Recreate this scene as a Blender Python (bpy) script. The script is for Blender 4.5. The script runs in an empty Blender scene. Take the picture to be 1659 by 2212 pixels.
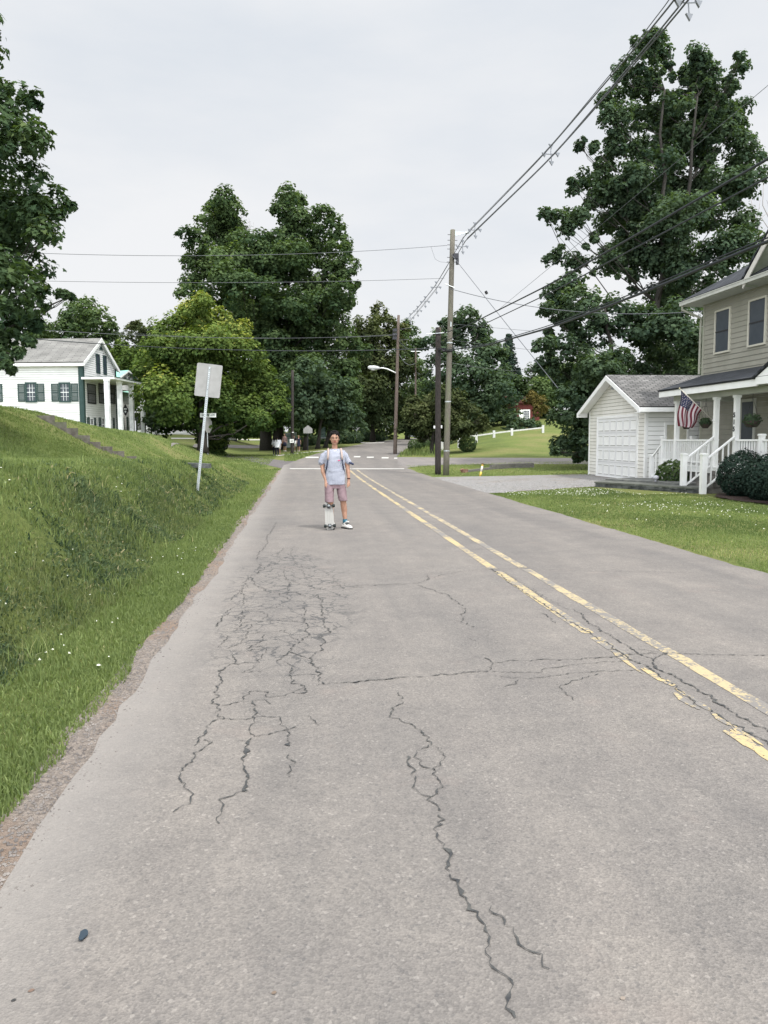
import bpy, bmesh, math, random
import numpy as np
from mathutils import Vector, Matrix
random.seed(7); RS = np.random.RandomState(7)
sc = bpy.context.scene
col = sc.collection
# ---------------------------------------------------------------- camera
F, CX, CY, CH = 1700.0, 829.5, 1106.0, 1.6          # measured on the photograph at 1659 x 2212
_p, _y, _r = math.atan(156/1700.0), math.radians(-5.86), math.radians(-0.3)
_f = np.array([0, math.cos(_p), -math.sin(_p)]); _u = np.array([0, math.sin(_p), math.cos(_p)]); _x = np.array([1., 0, 0])
_R2 = math.cos(_r)*_x + math.sin(_r)*_u; _U2 = -math.sin(_r)*_x + math.cos(_r)*_u
_Z = np.array([[math.cos(_y), -math.sin(_y), 0], [math.sin(_y), math.cos(_y), 0], [0, 0, 1]])
CR, CU, CF = _Z@_R2, _Z@_U2, _Z@_f
CO = np.array([0, 0, CH])
cd = bpy.data.cameras.new('camera'); cam = bpy.data.objects.new('camera', cd); col.objects.link(cam)
cd.sensor_fit = 'HORIZONTAL'; cd.sensor_width = 36; cd.lens = F/1659*36; cd.clip_start = .05; cd.clip_end = 3000
cam.matrix_world = Matrix(((CR[0], CU[0], -CF[0], 0), (CR[1], CU[1], -CF[1], 0), (CR[2], CU[2], -CF[2], CH), (0, 0, 0, 1)))
sc.camera = cam
# ---------------------------------------------------------------- light and sky
SUN = Vector((.30, -.29, .905)).normalized()
sd = bpy.data.lights.new('sun', 'SUN'); so = bpy.data.objects.new('sun', sd); col.objects.link(so)
sd.energy = 2.3; sd.angle = math.radians(4); sd.color = (1, .965, .90)
so.rotation_euler = SUN.to_track_quat('Z', 'Y').to_euler()
w = bpy.data.worlds.new('World'); sc.world = w; w.use_nodes = True
nt = w.node_tree; N = nt.nodes; L = nt.links; N.clear()
wo = N.new('ShaderNodeOutputWorld'); bg = N.new('ShaderNodeBackground'); sky = N.new('ShaderNodeTexSky')
sky.sky_type = 'NISHITA'; sky.sun_disc = False; sky.sun_elevation = math.asin(SUN.z); sky.sun_rotation = math.atan2(SUN.x, SUN.y)
tc = N.new('ShaderNodeTexCoord'); mp = N.new('ShaderNodeMapping'); mp.inputs['Scale'].default_value = (1, 1, 3.2)
n1 = N.new('ShaderNodeTexNoise'); n1.inputs['Scale'].default_value = 1.7; n1.inputs['Detail'].default_value = 7; n1.inputs['Roughness'].default_value = .55
cr = N.new('ShaderNodeValToRGB'); cr.color_ramp.elements[0].position = .36; cr.color_ramp.elements[0].color = (6.15, 6.5, 6.95, 1)
cr.color_ramp.elements[1].position = .66; cr.color_ramp.elements[1].color = (7.45, 7.5, 7.6, 1)
mx = N.new('ShaderNodeMixRGB'); mx.inputs['Fac'].default_value = .95
bg.inputs['Strength'].default_value = .1
L.new(tc.outputs['Generated'], mp.inputs['Vector']); L.new(mp.outputs[0], n1.inputs['Vector']); L.new(n1.outputs['Fac'], cr.inputs['Fac'])
L.new(sky.outputs[0], mx.inputs['Color1']); L.new(cr.outputs[0], mx.inputs['Color2']); sxyz = N.new('ShaderNodeSeparateXYZ'); L.new(tc.outputs['Generated'], sxyz.inputs[0])   # overcast sky: brighter overhead and behind the viewer
mz = N.new('ShaderNodeMapRange'); mz.interpolation_type = 'SMOOTHSTEP'; L.new(sxyz.outputs[2], mz.inputs['Value'])
for k_, v_ in (('From Min', .42), ('From Max', 1.), ('To Min', 1.), ('To Max', 1.5)): mz.inputs[k_].default_value = v_
my = N.new('ShaderNodeMapRange'); my.interpolation_type = 'SMOOTHSTEP'; L.new(sxyz.outputs[1], my.inputs['Value'])
for k_, v_ in (('From Min', .25), ('From Max', -.55), ('To Min', 1.), ('To Max', 3.4)): my.inputs[k_].default_value = v_
mm = N.new('ShaderNodeMath'); mm.operation = 'MULTIPLY'; L.new(mz.outputs[0], mm.inputs[0]); L.new(my.outputs[0], mm.inputs[1])
sc_ = N.new('ShaderNodeVectorMath'); sc_.operation = 'SCALE'; L.new(mx.outputs[0], sc_.inputs[0]); L.new(mm.outputs[0], sc_.inputs['Scale'])
L.new(sc_.outputs[0], bg.inputs['Color']); L.new(bg.outputs[0], wo.inputs['Surface'])
sc.view_settings.view_transform = 'Standard'; sc.view_settings.look = 'None'; sc.view_settings.exposure = 0.3; sc.view_settings.gamma = 1
sc.cycles.max_bounces = 6; sc.cycles.transparent_max_bounces = 8
# ---------------------------------------------------------------- helpers
def ray(u, v): return CF + (u-CX)/F*CR + (CY-v)/F*CU
def dep(u, v, D): return CO + D*ray(u, v)                    # a point at that distance along the view axis
def onX(u, v, X): d = ray(u, v); return CO + X/d[0]*d
def onY(u, v, Y): d = ray(u, v); return CO + Y/d[1]*d
def ss(a, b, x):
    t = np.clip((np.asarray(x, float)-a)/(b-a), 0, 1); return t*t*(3-2*t)
def sp(x, w): return w*np.logaddexp(0, np.asarray(x, float)/w)
RY = [-50, 45, 58, 70, 88, 104, 120, 140, 165, 320]; RX = [2.17, 2.17, 3.7, 5.9, 9.8, 14, 19.5, 31, 56, 250]
def roadx(y): return np.interp(y, RY, RX)
def H(x, y):
    x = np.asarray(x, float); y = np.asarray(y, float)
    s = .013+.008*ss(-4, 3, x)
    z = s*sp(np.minimum(y, 260)-35, 2.5)
    rx = roadx(y)
    hc = np.interp(y, [0, 9, 24, 37, 42.5], [1.38, 1.38, .98, .52, 0])
    z = z + hc*ss(0, 1.55, -1.98-x)
    hp = np.interp(y, [0, 28, 38, 50, 60, 72], [2.75, 2.7, 2.2, 1.85, 1.0, .35])
    z = z + np.maximum(0, hp-hc)*ss(-5.2, -9.7, x)
    z = z + .055*np.minimum(sp(y-64, 4), 26)*ss(6, 18, rx-6-x)
    z = z + .075*np.minimum(sp(y-56, 2), 45)*ss(3, 9, x-rx-3)
    return z
def hit(u, v, t0=3.0, t1=260.0):
    d = ray(u, v); t = t0; st = .25
    while t < t1:
        p = CO+t*d
        if p[2] <= H(p[0], p[1]):
            a, b = t-st, t
            for _ in range(18):
                m = (a+b)/2; p = CO+m*d
                if p[2] <= H(p[0], p[1]): b = m
                else: a = m
            return CO+b*d
        t += st
    return CO+t1*d
def setp(o, label=None, cat=None, group=None, kind=None):
    if label: o['label'] = label
    if cat: o['category'] = cat
    if group: o['group'] = group
    if kind: o['kind'] = kind
    return o
def thing(name, loc, label, cat, group=None, rz=0):
    o = bpy.data.objects.new(name, None); col.objects.link(o); o.location = loc; o.rotation_euler = (0, 0, rz); o.empty_display_size = .3
    return setp(o, label, cat, group)
def rawmesh(name, V, counts, idx, mats, parent=None, smooth=False, attr=None):
    V = np.asarray(V, np.float32).reshape(-1, 3)
    if parent is not None: V = V-np.array(wloc(parent), np.float32)
    me = bpy.data.meshes.new(name); me.vertices.add(len(V)); me.vertices.foreach_set('co', V.ravel())
    counts = np.asarray(counts, np.int32); idx = np.asarray(idx, np.int32)
    me.loops.add(len(idx)); me.loops.foreach_set('vertex_index', idx)
    me.polygons.add(len(counts)); me.polygons.foreach_set('loop_start', np.concatenate(([0], np.cumsum(counts)[:-1])).astype(np.int32))
    try: me.polygons.foreach_set('loop_total', counts)
    except Exception: pass
    me.polygons.foreach_set('use_smooth', np.full(len(counts), bool(smooth)))
    me.update(calc_edges=True)
    if attr is not None:
        a = me.attributes.new('tint', 'FLOAT', 'POINT'); a.data.foreach_set('value', np.asarray(attr, np.float32))
    for m in (mats if isinstance(mats, (list, tuple)) else [mats]): me.materials.append(m)
    o = bpy.data.objects.new(name, me); col.objects.link(o)
    if parent is not None: o.parent = parent
    return o
def wloc(o):
    p = Vector((0, 0, 0))
    while o is not None: p += Vector(o.location); o = o.parent
    return p
SPLIT = {k: k for k in ('corner_board', 'trim', 'barge_board', 'bolt', 'eye', 'eyebrow', 'soffit', 'fascia', 'yellow_sleeve', 'beam')}; SPLIT['shoes'] = 'shoe'
class MB:
    def __init__(s): s.v = []; s.f = []; s.joint = set()  # joint: faces that get the painted shadow line colour
    def quad(s, *P):
        n = len(s.v); s.v += [tuple(map(float, p)) for p in P]; s.f.append(tuple(range(n, n+len(P)))); return s
    def prism(s, poly, off):                    # closed polygon list + extrusion vector
        n = len(s.v); k = len(poly); off = np.array(off, float)
        s.v += [tuple(map(float, p)) for p in poly] + [tuple(np.array(p, float)+off) for p in poly]
        s.f.append(tuple(range(n, n+k))[::-1]); s.f.append(tuple(range(n+k, n+2*k)))
        for i in range(k): j = (i+1) % k; s.f.append((n+i, n+j, n+k+j, n+k+i))
        return s
    def box(s, c, d, ex=(1, 0, 0), ey=(0, 1, 0), ez=(0, 0, 1)):
        c, ex, ey, ez = (np.array(a, float) for a in (c, ex, ey, ez)); a, b, h = d[0]/2, d[1]/2, d[2]/2
        return s.prism([c-a*ex-b*ey-h*ez, c+a*ex-b*ey-h*ez, c+a*ex+b*ey-h*ez, c-a*ex+b*ey-h*ez], 2*h*ez)
    def bx(s, x0, x1, y0, y1, z0, z1): return s.box(((x0+x1)/2, (y0+y1)/2, (z0+z1)/2), (abs(x1-x0), abs(y1-y0), abs(z1-z0)))
    def tube(s, pts, rad, n=8, cap=True):
        pts = [np.array(p, float) for p in pts]; rad = rad if hasattr(rad, '__len__') else [rad]*len(pts)
        base = len(s.v); prev = None
        for i, p in enumerate(pts):
            t = pts[min(i+1, len(pts)-1)]-pts[max(i-1, 0)]; t = t/(np.linalg.norm(t)+1e-9)
            if prev is None: a = np.cross(t, [0, 0, 1.]) if abs(t[2]) < .9 else np.cross(t, [1., 0, 0])
            else: a = prev-t*np.dot(prev, t)
            a = a/(np.linalg.norm(a)+1e-9); b = np.cross(t, a); prev = a
            for k in range(n):
                q = 2*math.pi*k/n; s.v.append(tuple(p+rad[i]*(math.cos(q)*a+math.sin(q)*b)))
        for i in range(len(pts)-1):
            for k in range(n):
                j = (k+1) % n; s.f.append((base+i*n+k, base+i*n+j, base+(i+1)*n+j, base+(i+1)*n+k))
        if cap: s.f.append(tuple(base+k for k in range(n))[::-1]); s.f.append(tuple(base+(len(pts)-1)*n+k for k in range(n)))
        return s
    def loft(s, secs, n=16, power=2.0):         # sections (cx,cy,cz, rx, ry) horizontal superellipses, closed
        base = len(s.v)
        for (x, y, z, a, b) in secs:
            for k in range(n):
                q = 2*math.pi*k/n; c, d = math.cos(q), math.sin(q)
                s.v.append((x+a*math.copysign(abs(c)**(2/power), c), y+b*math.copysign(abs(d)**(2/power), d), z))
        for i in range(len(secs)-1):
            for k in range(n): j = (k+1) % n; s.f.append((base+i*n+k, base+i*n+j, base+(i+1)*n+j, base+(i+1)*n+k))
        s.f.append(tuple(base+k for k in range(n))[::-1]); s.f.append(tuple(base+(len(secs)-1)*n+k for k in range(n)))
        return s
    def ball(s, c, r, nu=12, nv=8):
        r = r if hasattr(r, '__len__') else (r, r, r); secs = []
        for i in range(nv+1):
            a = -math.pi/2+math.pi*i/nv; k = max(math.cos(a), .02); secs.append((c[0], c[1], c[2]+r[2]*math.sin(a), r[0]*k, r[1]*k))
        return s.loft(secs, nu)
    def cone(s, p, q, r0, r1, n=12):            # capsule-like tapered limb with round ends
        p = np.array(p, float); q = np.array(q, float); d = q-p; Ld = np.linalg.norm(d); d = d/(Ld+1e-9)
        P = []; R = []
        for a in (-80, -50, -20): P.append(p+d*r0*math.sin(math.radians(a))); R.append(r0*math.cos(math.radians(a)))
        for a in (20, 50, 80): P.append(q+d*r1*math.sin(math.radians(a))); R.append(r1*math.cos(math.radians(a)))
        return s.tube(P, R, n)
    def build(s, name, mat, parent=None, smooth=False):
        if name in SPLIT:                        # every separate piece becomes a part of its own
            par_ = list(range(len(s.v)))
            def find(a):
                while par_[a] != a: par_[a] = par_[par_[a]]; a = par_[a]
                return a
            for f in s.f:
                for q in f[1:]: par_[find(q)] = find(f[0])
            isl = {}
            for k, f in enumerate(s.f): isl.setdefault(find(f[0]), []).append(f)
            if len(isl) > 1:
                for fs in isl.values():
                    m = MB(); ids = sorted({q for f in fs for q in f}); mp_ = {q: i for i, q in enumerate(ids)}; m.v = [s.v[q] for q in ids]; m.f = [tuple(mp_[q] for q in f) for f in fs]
                    o = rawmesh(SPLIT[name], m.v, [len(f) for f in m.f], [i for f in m.f for i in f], mat, parent, smooth)
                return o
            name = SPLIT[name]
        counts = [len(f) for f in s.f]; idx = [i for f in s.f for i in f]
        o = rawmesh(name, s.v, counts, idx, mat, parent, smooth)
        if s.joint:
            o.data.materials.append(SHADELINE); o.data.polygons.foreach_set('material_index', [1 if i in s.joint else 0 for i in range(len(counts))])
        return o
def remesh(o, voxel, smooth_it=4):
    m = o.modifiers.new('r', 'REMESH'); m.mode = 'VOXEL'; m.voxel_size = voxel; m.use_smooth_shade = True
    if smooth_it: k = o.modifiers.new('s', 'SMOOTH'); k.iterations = smooth_it; k.factor = .5
    bpy.context.view_layer.update()
    me = bpy.data.meshes.new_from_object(o.evaluated_get(bpy.context.evaluated_depsgraph_get()))
    o.modifiers.clear(); o.data = me
    me.polygons.foreach_set('use_smooth', np.ones(len(me.polygons), bool)); return o
def wrinkle(o, amp, f, seed=1):
    me = o.data; n = len(me.vertices); co = np.zeros(n*3, np.float32); me.vertices.foreach_get('co', co); co = co.reshape(-1, 3); nr_ = np.zeros(n*3, np.float32); me.vertices.foreach_get('normal', nr_); nr_ = nr_.reshape(-1, 3)
    r = np.random.RandomState(seed); v = 0
    for k in range(7):
        d = r.normal(0, 1, 3)*[1, .7, .9]; q = r.normal(0, 1, 3); v = v+np.sin((co@d)*f*r.uniform(.7, 1.6)+1.5*np.sin((co@q)*f*.6)+r.uniform(0, 6))
    co += nr_*(amp*(np.abs(v/7)**.7*np.sign(v)))[:, None]; me.vertices.foreach_set('co', co.ravel()); me.update(); return o
def shade_by_angle(o, ang=40):
    o.data.polygons.foreach_set('use_smooth', np.ones(len(o.data.polygons), bool))
    try: o.data.set_sharp_from_angle(angle=math.radians(ang))
    except Exception: pass
    return o
# ---------------------------------------------------------------- materials
def M(name, c1, c2=None, scale=5., rough=.8, detail=6, spec=.3, bump=0., bscale=None, lo=.35, hi=.65, metal=0., stretch=(1, 1, 1), c3=None, s3=1., f3=.5):
    m = bpy.data.materials.new(name); m.use_nodes = True; t = m.node_tree; n = t.nodes; l = t.links
    b = n['Principled BSDF']; b.inputs['Roughness'].default_value = rough; b.inputs['Specular IOR Level'].default_value = spec; b.inputs['Metallic'].default_value = metal
    c1 = tuple(c1)+(1,)
    if c2 is None: b.inputs['Base Color'].default_value = c1
    tc = n.new('ShaderNodeTexCoord'); mp = n.new('ShaderNodeMapping'); mp.inputs['Scale'].default_value = stretch; l.new(tc.outputs['Object'], mp.inputs['Vector'])
    if c2 is not None:
        c2 = tuple(c2)+(1,)
        no = n.new('ShaderNodeTexNoise'); no.inputs['Scale'].default_value = scale; no.inputs['Detail'].default_value = detail; no.inputs['Roughness'].default_value = .6
        l.new(mp.outputs[0], no.inputs['Vector']); r = n.new('ShaderNodeValToRGB'); r.color_ramp.elements[0].position = lo; r.color_ramp.elements[1].position = hi
        r.color_ramp.elements[0].color = c1; r.color_ramp.elements[1].color = c2; l.new(no.outputs['Fac'], r.inputs['Fac']); out = r.outputs[0]
        if c3 is not None:
            n3 = n.new('ShaderNodeTexNoise'); n3.inputs['Scale'].default_value = s3; n3.inputs['Detail'].default_value = 4; l.new(mp.outputs[0], n3.inputs['Vector'])
            r3 = n.new('ShaderNodeValToRGB'); r3.color_ramp.elements[0].position = .5; r3.color_ramp.elements[1].position = .68
            r3.color_ramp.elements[0].color = (0, 0, 0, 1); r3.color_ramp.elements[1].color = (f3, f3, f3, 1); l.new(n3.outputs['Fac'], r3.inputs['Fac'])
            x = n.new('ShaderNodeMixRGB'); x.inputs['Color2'].default_value = tuple(c3)+(1,); l.new(r3.outputs[0], x.inputs['Fac']); l.new(out, x.inputs['Color1']); out = x.outputs[0]
        l.new(out, b.inputs['Base Color'])
    if bump:
        nb = n.new('ShaderNodeTexNoise'); nb.inputs['Scale'].default_value = bscale or scale*3; nb.inputs['Detail'].default_value = 5; l.new(mp.outputs[0], nb.inputs['Vector'])
        bp = n.new('ShaderNodeBump'); bp.inputs['Strength'].default_value = bump; bp.inputs['Distance'].default_value = .02; l.new(nb.outputs['Fac'], bp.inputs['Height']); l.new(bp.outputs[0], b.inputs['Normal'])
    return m
def leafmat(name, dark, light, tip=None, trans=.25):
    m = bpy.data.materials.new(name); m.use_nodes = True; t = m.node_tree; n = t.nodes; l = t.links; b = n['Principled BSDF']
    b.inputs['Roughness'].default_value = .8; b.inputs['Specular IOR Level'].default_value = .03
    a = n.new('ShaderNodeAttribute'); a.attribute_name = 'tint'
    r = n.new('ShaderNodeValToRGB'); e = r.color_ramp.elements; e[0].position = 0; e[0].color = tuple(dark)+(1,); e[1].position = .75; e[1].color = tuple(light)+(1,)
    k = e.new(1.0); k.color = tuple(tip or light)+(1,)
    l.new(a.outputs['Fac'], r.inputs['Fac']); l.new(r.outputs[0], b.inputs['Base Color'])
    tr = n.new('ShaderNodeBsdfTranslucent'); mx = n.new('ShaderNodeMixShader'); mx.inputs['Fac'].default_value = trans
    mul = n.new('ShaderNodeMixRGB'); mul.blend_type = 'MULTIPLY'; mul.inputs['Fac'].default_value = 1; mul.inputs['Color2'].default_value = (1.2, 1.35, .5, 1)
    l.new(r.outputs[0], mul.inputs['Color1']); l.new(mul.outputs[0], tr.inputs['Color'])
    l.new(b.outputs[0], mx.inputs[1]); l.new(tr.outputs[0], mx.inputs[2]); l.new(mx.outputs[0], n['Material Output'].inputs['Surface']); return m
def glassmat(name, c, rough=.06):
    m = M(name, c, rough=rough, spec=.8); return m
SHADELINE = M('painted_shadow_line', (.34, .34, .31), rough=.9)  # dark tone painted in as the shadow under board laps and door grooves
WHITE = M('white_vinyl', (.86, .86, .84), (.80, .80, .78), 1.3, rough=.5, c3=(.55, .55, .50), s3=.6, f3=.25)
WHITEP = M('white_paint', (.85, .85, .84), (.79, .79, .77), 3, rough=.45)
CLAP = M('white_clapboard', (.70, .70, .685), (.62, .62, .605), .9, rough=.6, stretch=(1, 1, 3), c3=(.5, .5, .46), s3=.7, f3=.25)
PEEL = M('weathered_white_board', (.72, .73, .73), (.42, .44, .45), 2.2, rough=.7, lo=.45, hi=.75)
BEIGE = M('beige_siding', (.30, .29, .243), (.26, .252, .21), 1.2, rough=.6, c3=(.22, .22, .17), s3=.8, f3=.5)
DGREEN = M('dark_green_paint', (.018, .045, .042), (.03, .06, .055), 6, rough=.5)
GLASS = glassmat('window_glass', (.018, .028, .04))
SCREEN = M('window_screen', (.03, .04, .055), (.045, .055, .07), 3, rough=.35, spec=.5)
CURTAIN = M('curtain_cream', (.55, .53, .43), (.45, .44, .36), 8, rough=.9)
WOODP = M('weathered_pole_wood', (.085, .077, .062), (.16, .147, .118), 9, rough=.9, bump=.6, stretch=(6, 6, .5), c3=(.13, .15, .08), s3=.6, f3=.7)
WOODD = M('creosote_pole_wood', (.018, .016, .015), (.055, .045, .04), 9, rough=.85, bump=.6, stretch=(6, 6, .5))
WOODR = M('brown_pole_wood', (.075, .055, .045), (.15, .118, .10), 9, rough=.9, bump=.6, stretch=(6, 6, .5))
BARK = M('bark', (.022, .020, .018), (.055, .050, .042), 7, rough=.95, bump=.8, stretch=(5, 5, .8))
GALV = M('galvanised_steel', (.42, .45, .46), (.55, .58, .58), 14, rough=.42, metal=.65)
ALU = M('sign_back_aluminium', (.27, .265, .255), (.315, .31, .30), 6, rough=.6, metal=.15)
CABLE = M('cable_sheath', (.025, .03, .035), rough=.5)
WIREG = M('aluminium_wire', (.10, .105, .115), rough=.5)
STONE = M('stone', (.12, .105, .095), (.22, .20, .18), 5, rough=.95, bump=.8, c3=(.10, .13, .06), s3=2., f3=.4)
SLATE = M('slate_stone', (.05, .055, .055), (.14, .145, .14), 5, rough=.9, bump=.8)
BLACK = M('black_plastic', (.012, .012, .014), rough=.5)
DARKSTEEL = M('dark_steel', (.05, .05, .055), rough=.45, metal=.6)
def shingle(name, c1, c2, rowh=.16, w=.3):
    m = bpy.data.materials.new(name); m.use_nodes = True; t = m.node_tree; n = t.nodes; l = t.links; b = n['Principled BSDF']; b.inputs['Roughness'].default_value = .9
    uv = n.new('ShaderNodeUVMap'); uv.uv_map = 'roof'
    br = n.new('ShaderNodeTexBrick'); br.inputs['Scale'].default_value = 1; br.inputs['Brick Width'].default_value = w; br.inputs['Row Height'].default_value = rowh
    br.inputs['Mortar Size'].default_value = .02; br.inputs['Mortar Smooth'].default_value = .2; br.inputs['Color1'].default_value = tuple(c1)+(1,); br.inputs['Color2'].default_value = tuple(c2)+(1,)
    br.inputs['Mortar'].default_value = tuple(x*.45 for x in c1)+(1,); l.new(uv.outputs[0], br.inputs['Vector'])
    no = n.new('ShaderNodeTexNoise'); no.inputs['Scale'].default_value = 1.1; no.inputs['Detail'].default_value = 8; l.new(uv.outputs[0], no.inputs['Vector'])
    r = n.new('ShaderNodeValToRGB'); r.color_ramp.elements[0].position = .35; r.color_ramp.elements[1].position = .7; r.color_ramp.elements[0].color = (.72, .72, .72, 1); r.color_ramp.elements[1].color = (1.15, 1.15, 1.15, 1); l.new(no.outputs['Fac'], r.inputs['Fac'])
    x = n.new('ShaderNodeMixRGB'); x.blend_type = 'MULTIPLY'; x.inputs['Fac'].default_value = 1; l.new(br.outputs['Color'], x.inputs['Color1']); l.new(r.outputs[0], x.inputs['Color2']); l.new(x.outputs[0], b.inputs['Base Color'])
    bp = n.new('ShaderNodeBump'); bp.inputs['Strength'].default_value = .7; bp.inputs['Distance'].default_value = .02; bp.invert = True; l.new(br.outputs['Fac'], bp.inputs['Height']); l.new(bp.outputs[0], b.inputs['Normal']); return m
SH_GREY = shingle('grey_shingles', (.12, .117, .113), (.215, .208, .20))
SH_BLACK = shingle('black_shingles', (.022, .027, .034), (.05, .055, .066))
SH_OLD = shingle('old_grey_shingles', (.195, .19, .178), (.235, .23, .212), .14, .9)
def roofslab(name, P, thick, mat, parent):
    """P: four corners (eave start, eave end, ridge end, ridge start); slab with its own roof uv in metres"""
    P = [np.array(p, float) for p in P]; ex = P[1]-P[0]; ex /= np.linalg.norm(ex); nrm = np.cross(P[1]-P[0], P[3]-P[0]); nrm /= np.linalg.norm(nrm)
    if nrm[2] < 0: nrm = -nrm
    ey = np.cross(nrm, ex); m = MB().prism([p for p in P], nrm*thick); o = m.build(name, mat, parent)
    uv = o.data.uv_layers.new(name='roof'); off = np.array(wloc(parent)) if parent else np.zeros(3)
    for lp in o.data.loops:
        q = np.array(o.data.vertices[lp.vertex_index].co)+off-P[0]; uv.data[lp.index].uv = (float(q@ex), float(q@ey))
    return o
def siding(mb, o, d, nrm, L_, z0, z1, course, depth=.026, lim=None):
    """overlapping horizontal boards from o along d; lim(z)->(a,b) clips a gable"""
    o = np.array(o, float); d = np.array(d, float); nrm = np.array(nrm, float); z = z0
    while z < z1-1e-4:
        zt = min(z+course, z1); a0, b0 = lim(z) if lim else (0, L_); a1, b1 = lim(zt) if lim else (0, L_)
        if b0-a0 > .02:
            if b1 < a1: a1 = b1 = (a1+b1)/2
            P = lambda t, zz, e: (o[0]+d[0]*t+nrm[0]*e, o[1]+d[1]*t+nrm[1]*e, zz)
            mb.quad(P(a0, z, depth), P(b0, z, depth), P(b1, zt, .002), P(a1, zt, .002))
            g_ = min(.014, course*.1); mb.quad(P(a0, z-g_, .003), P(b0, z-g_, .003), P(b0, z, depth), P(a0, z, depth)); mb.joint.add(len(mb.f)-1)  # lip below each board, coloured dark to paint its shadow line
        z = zt
    return mb
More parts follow.
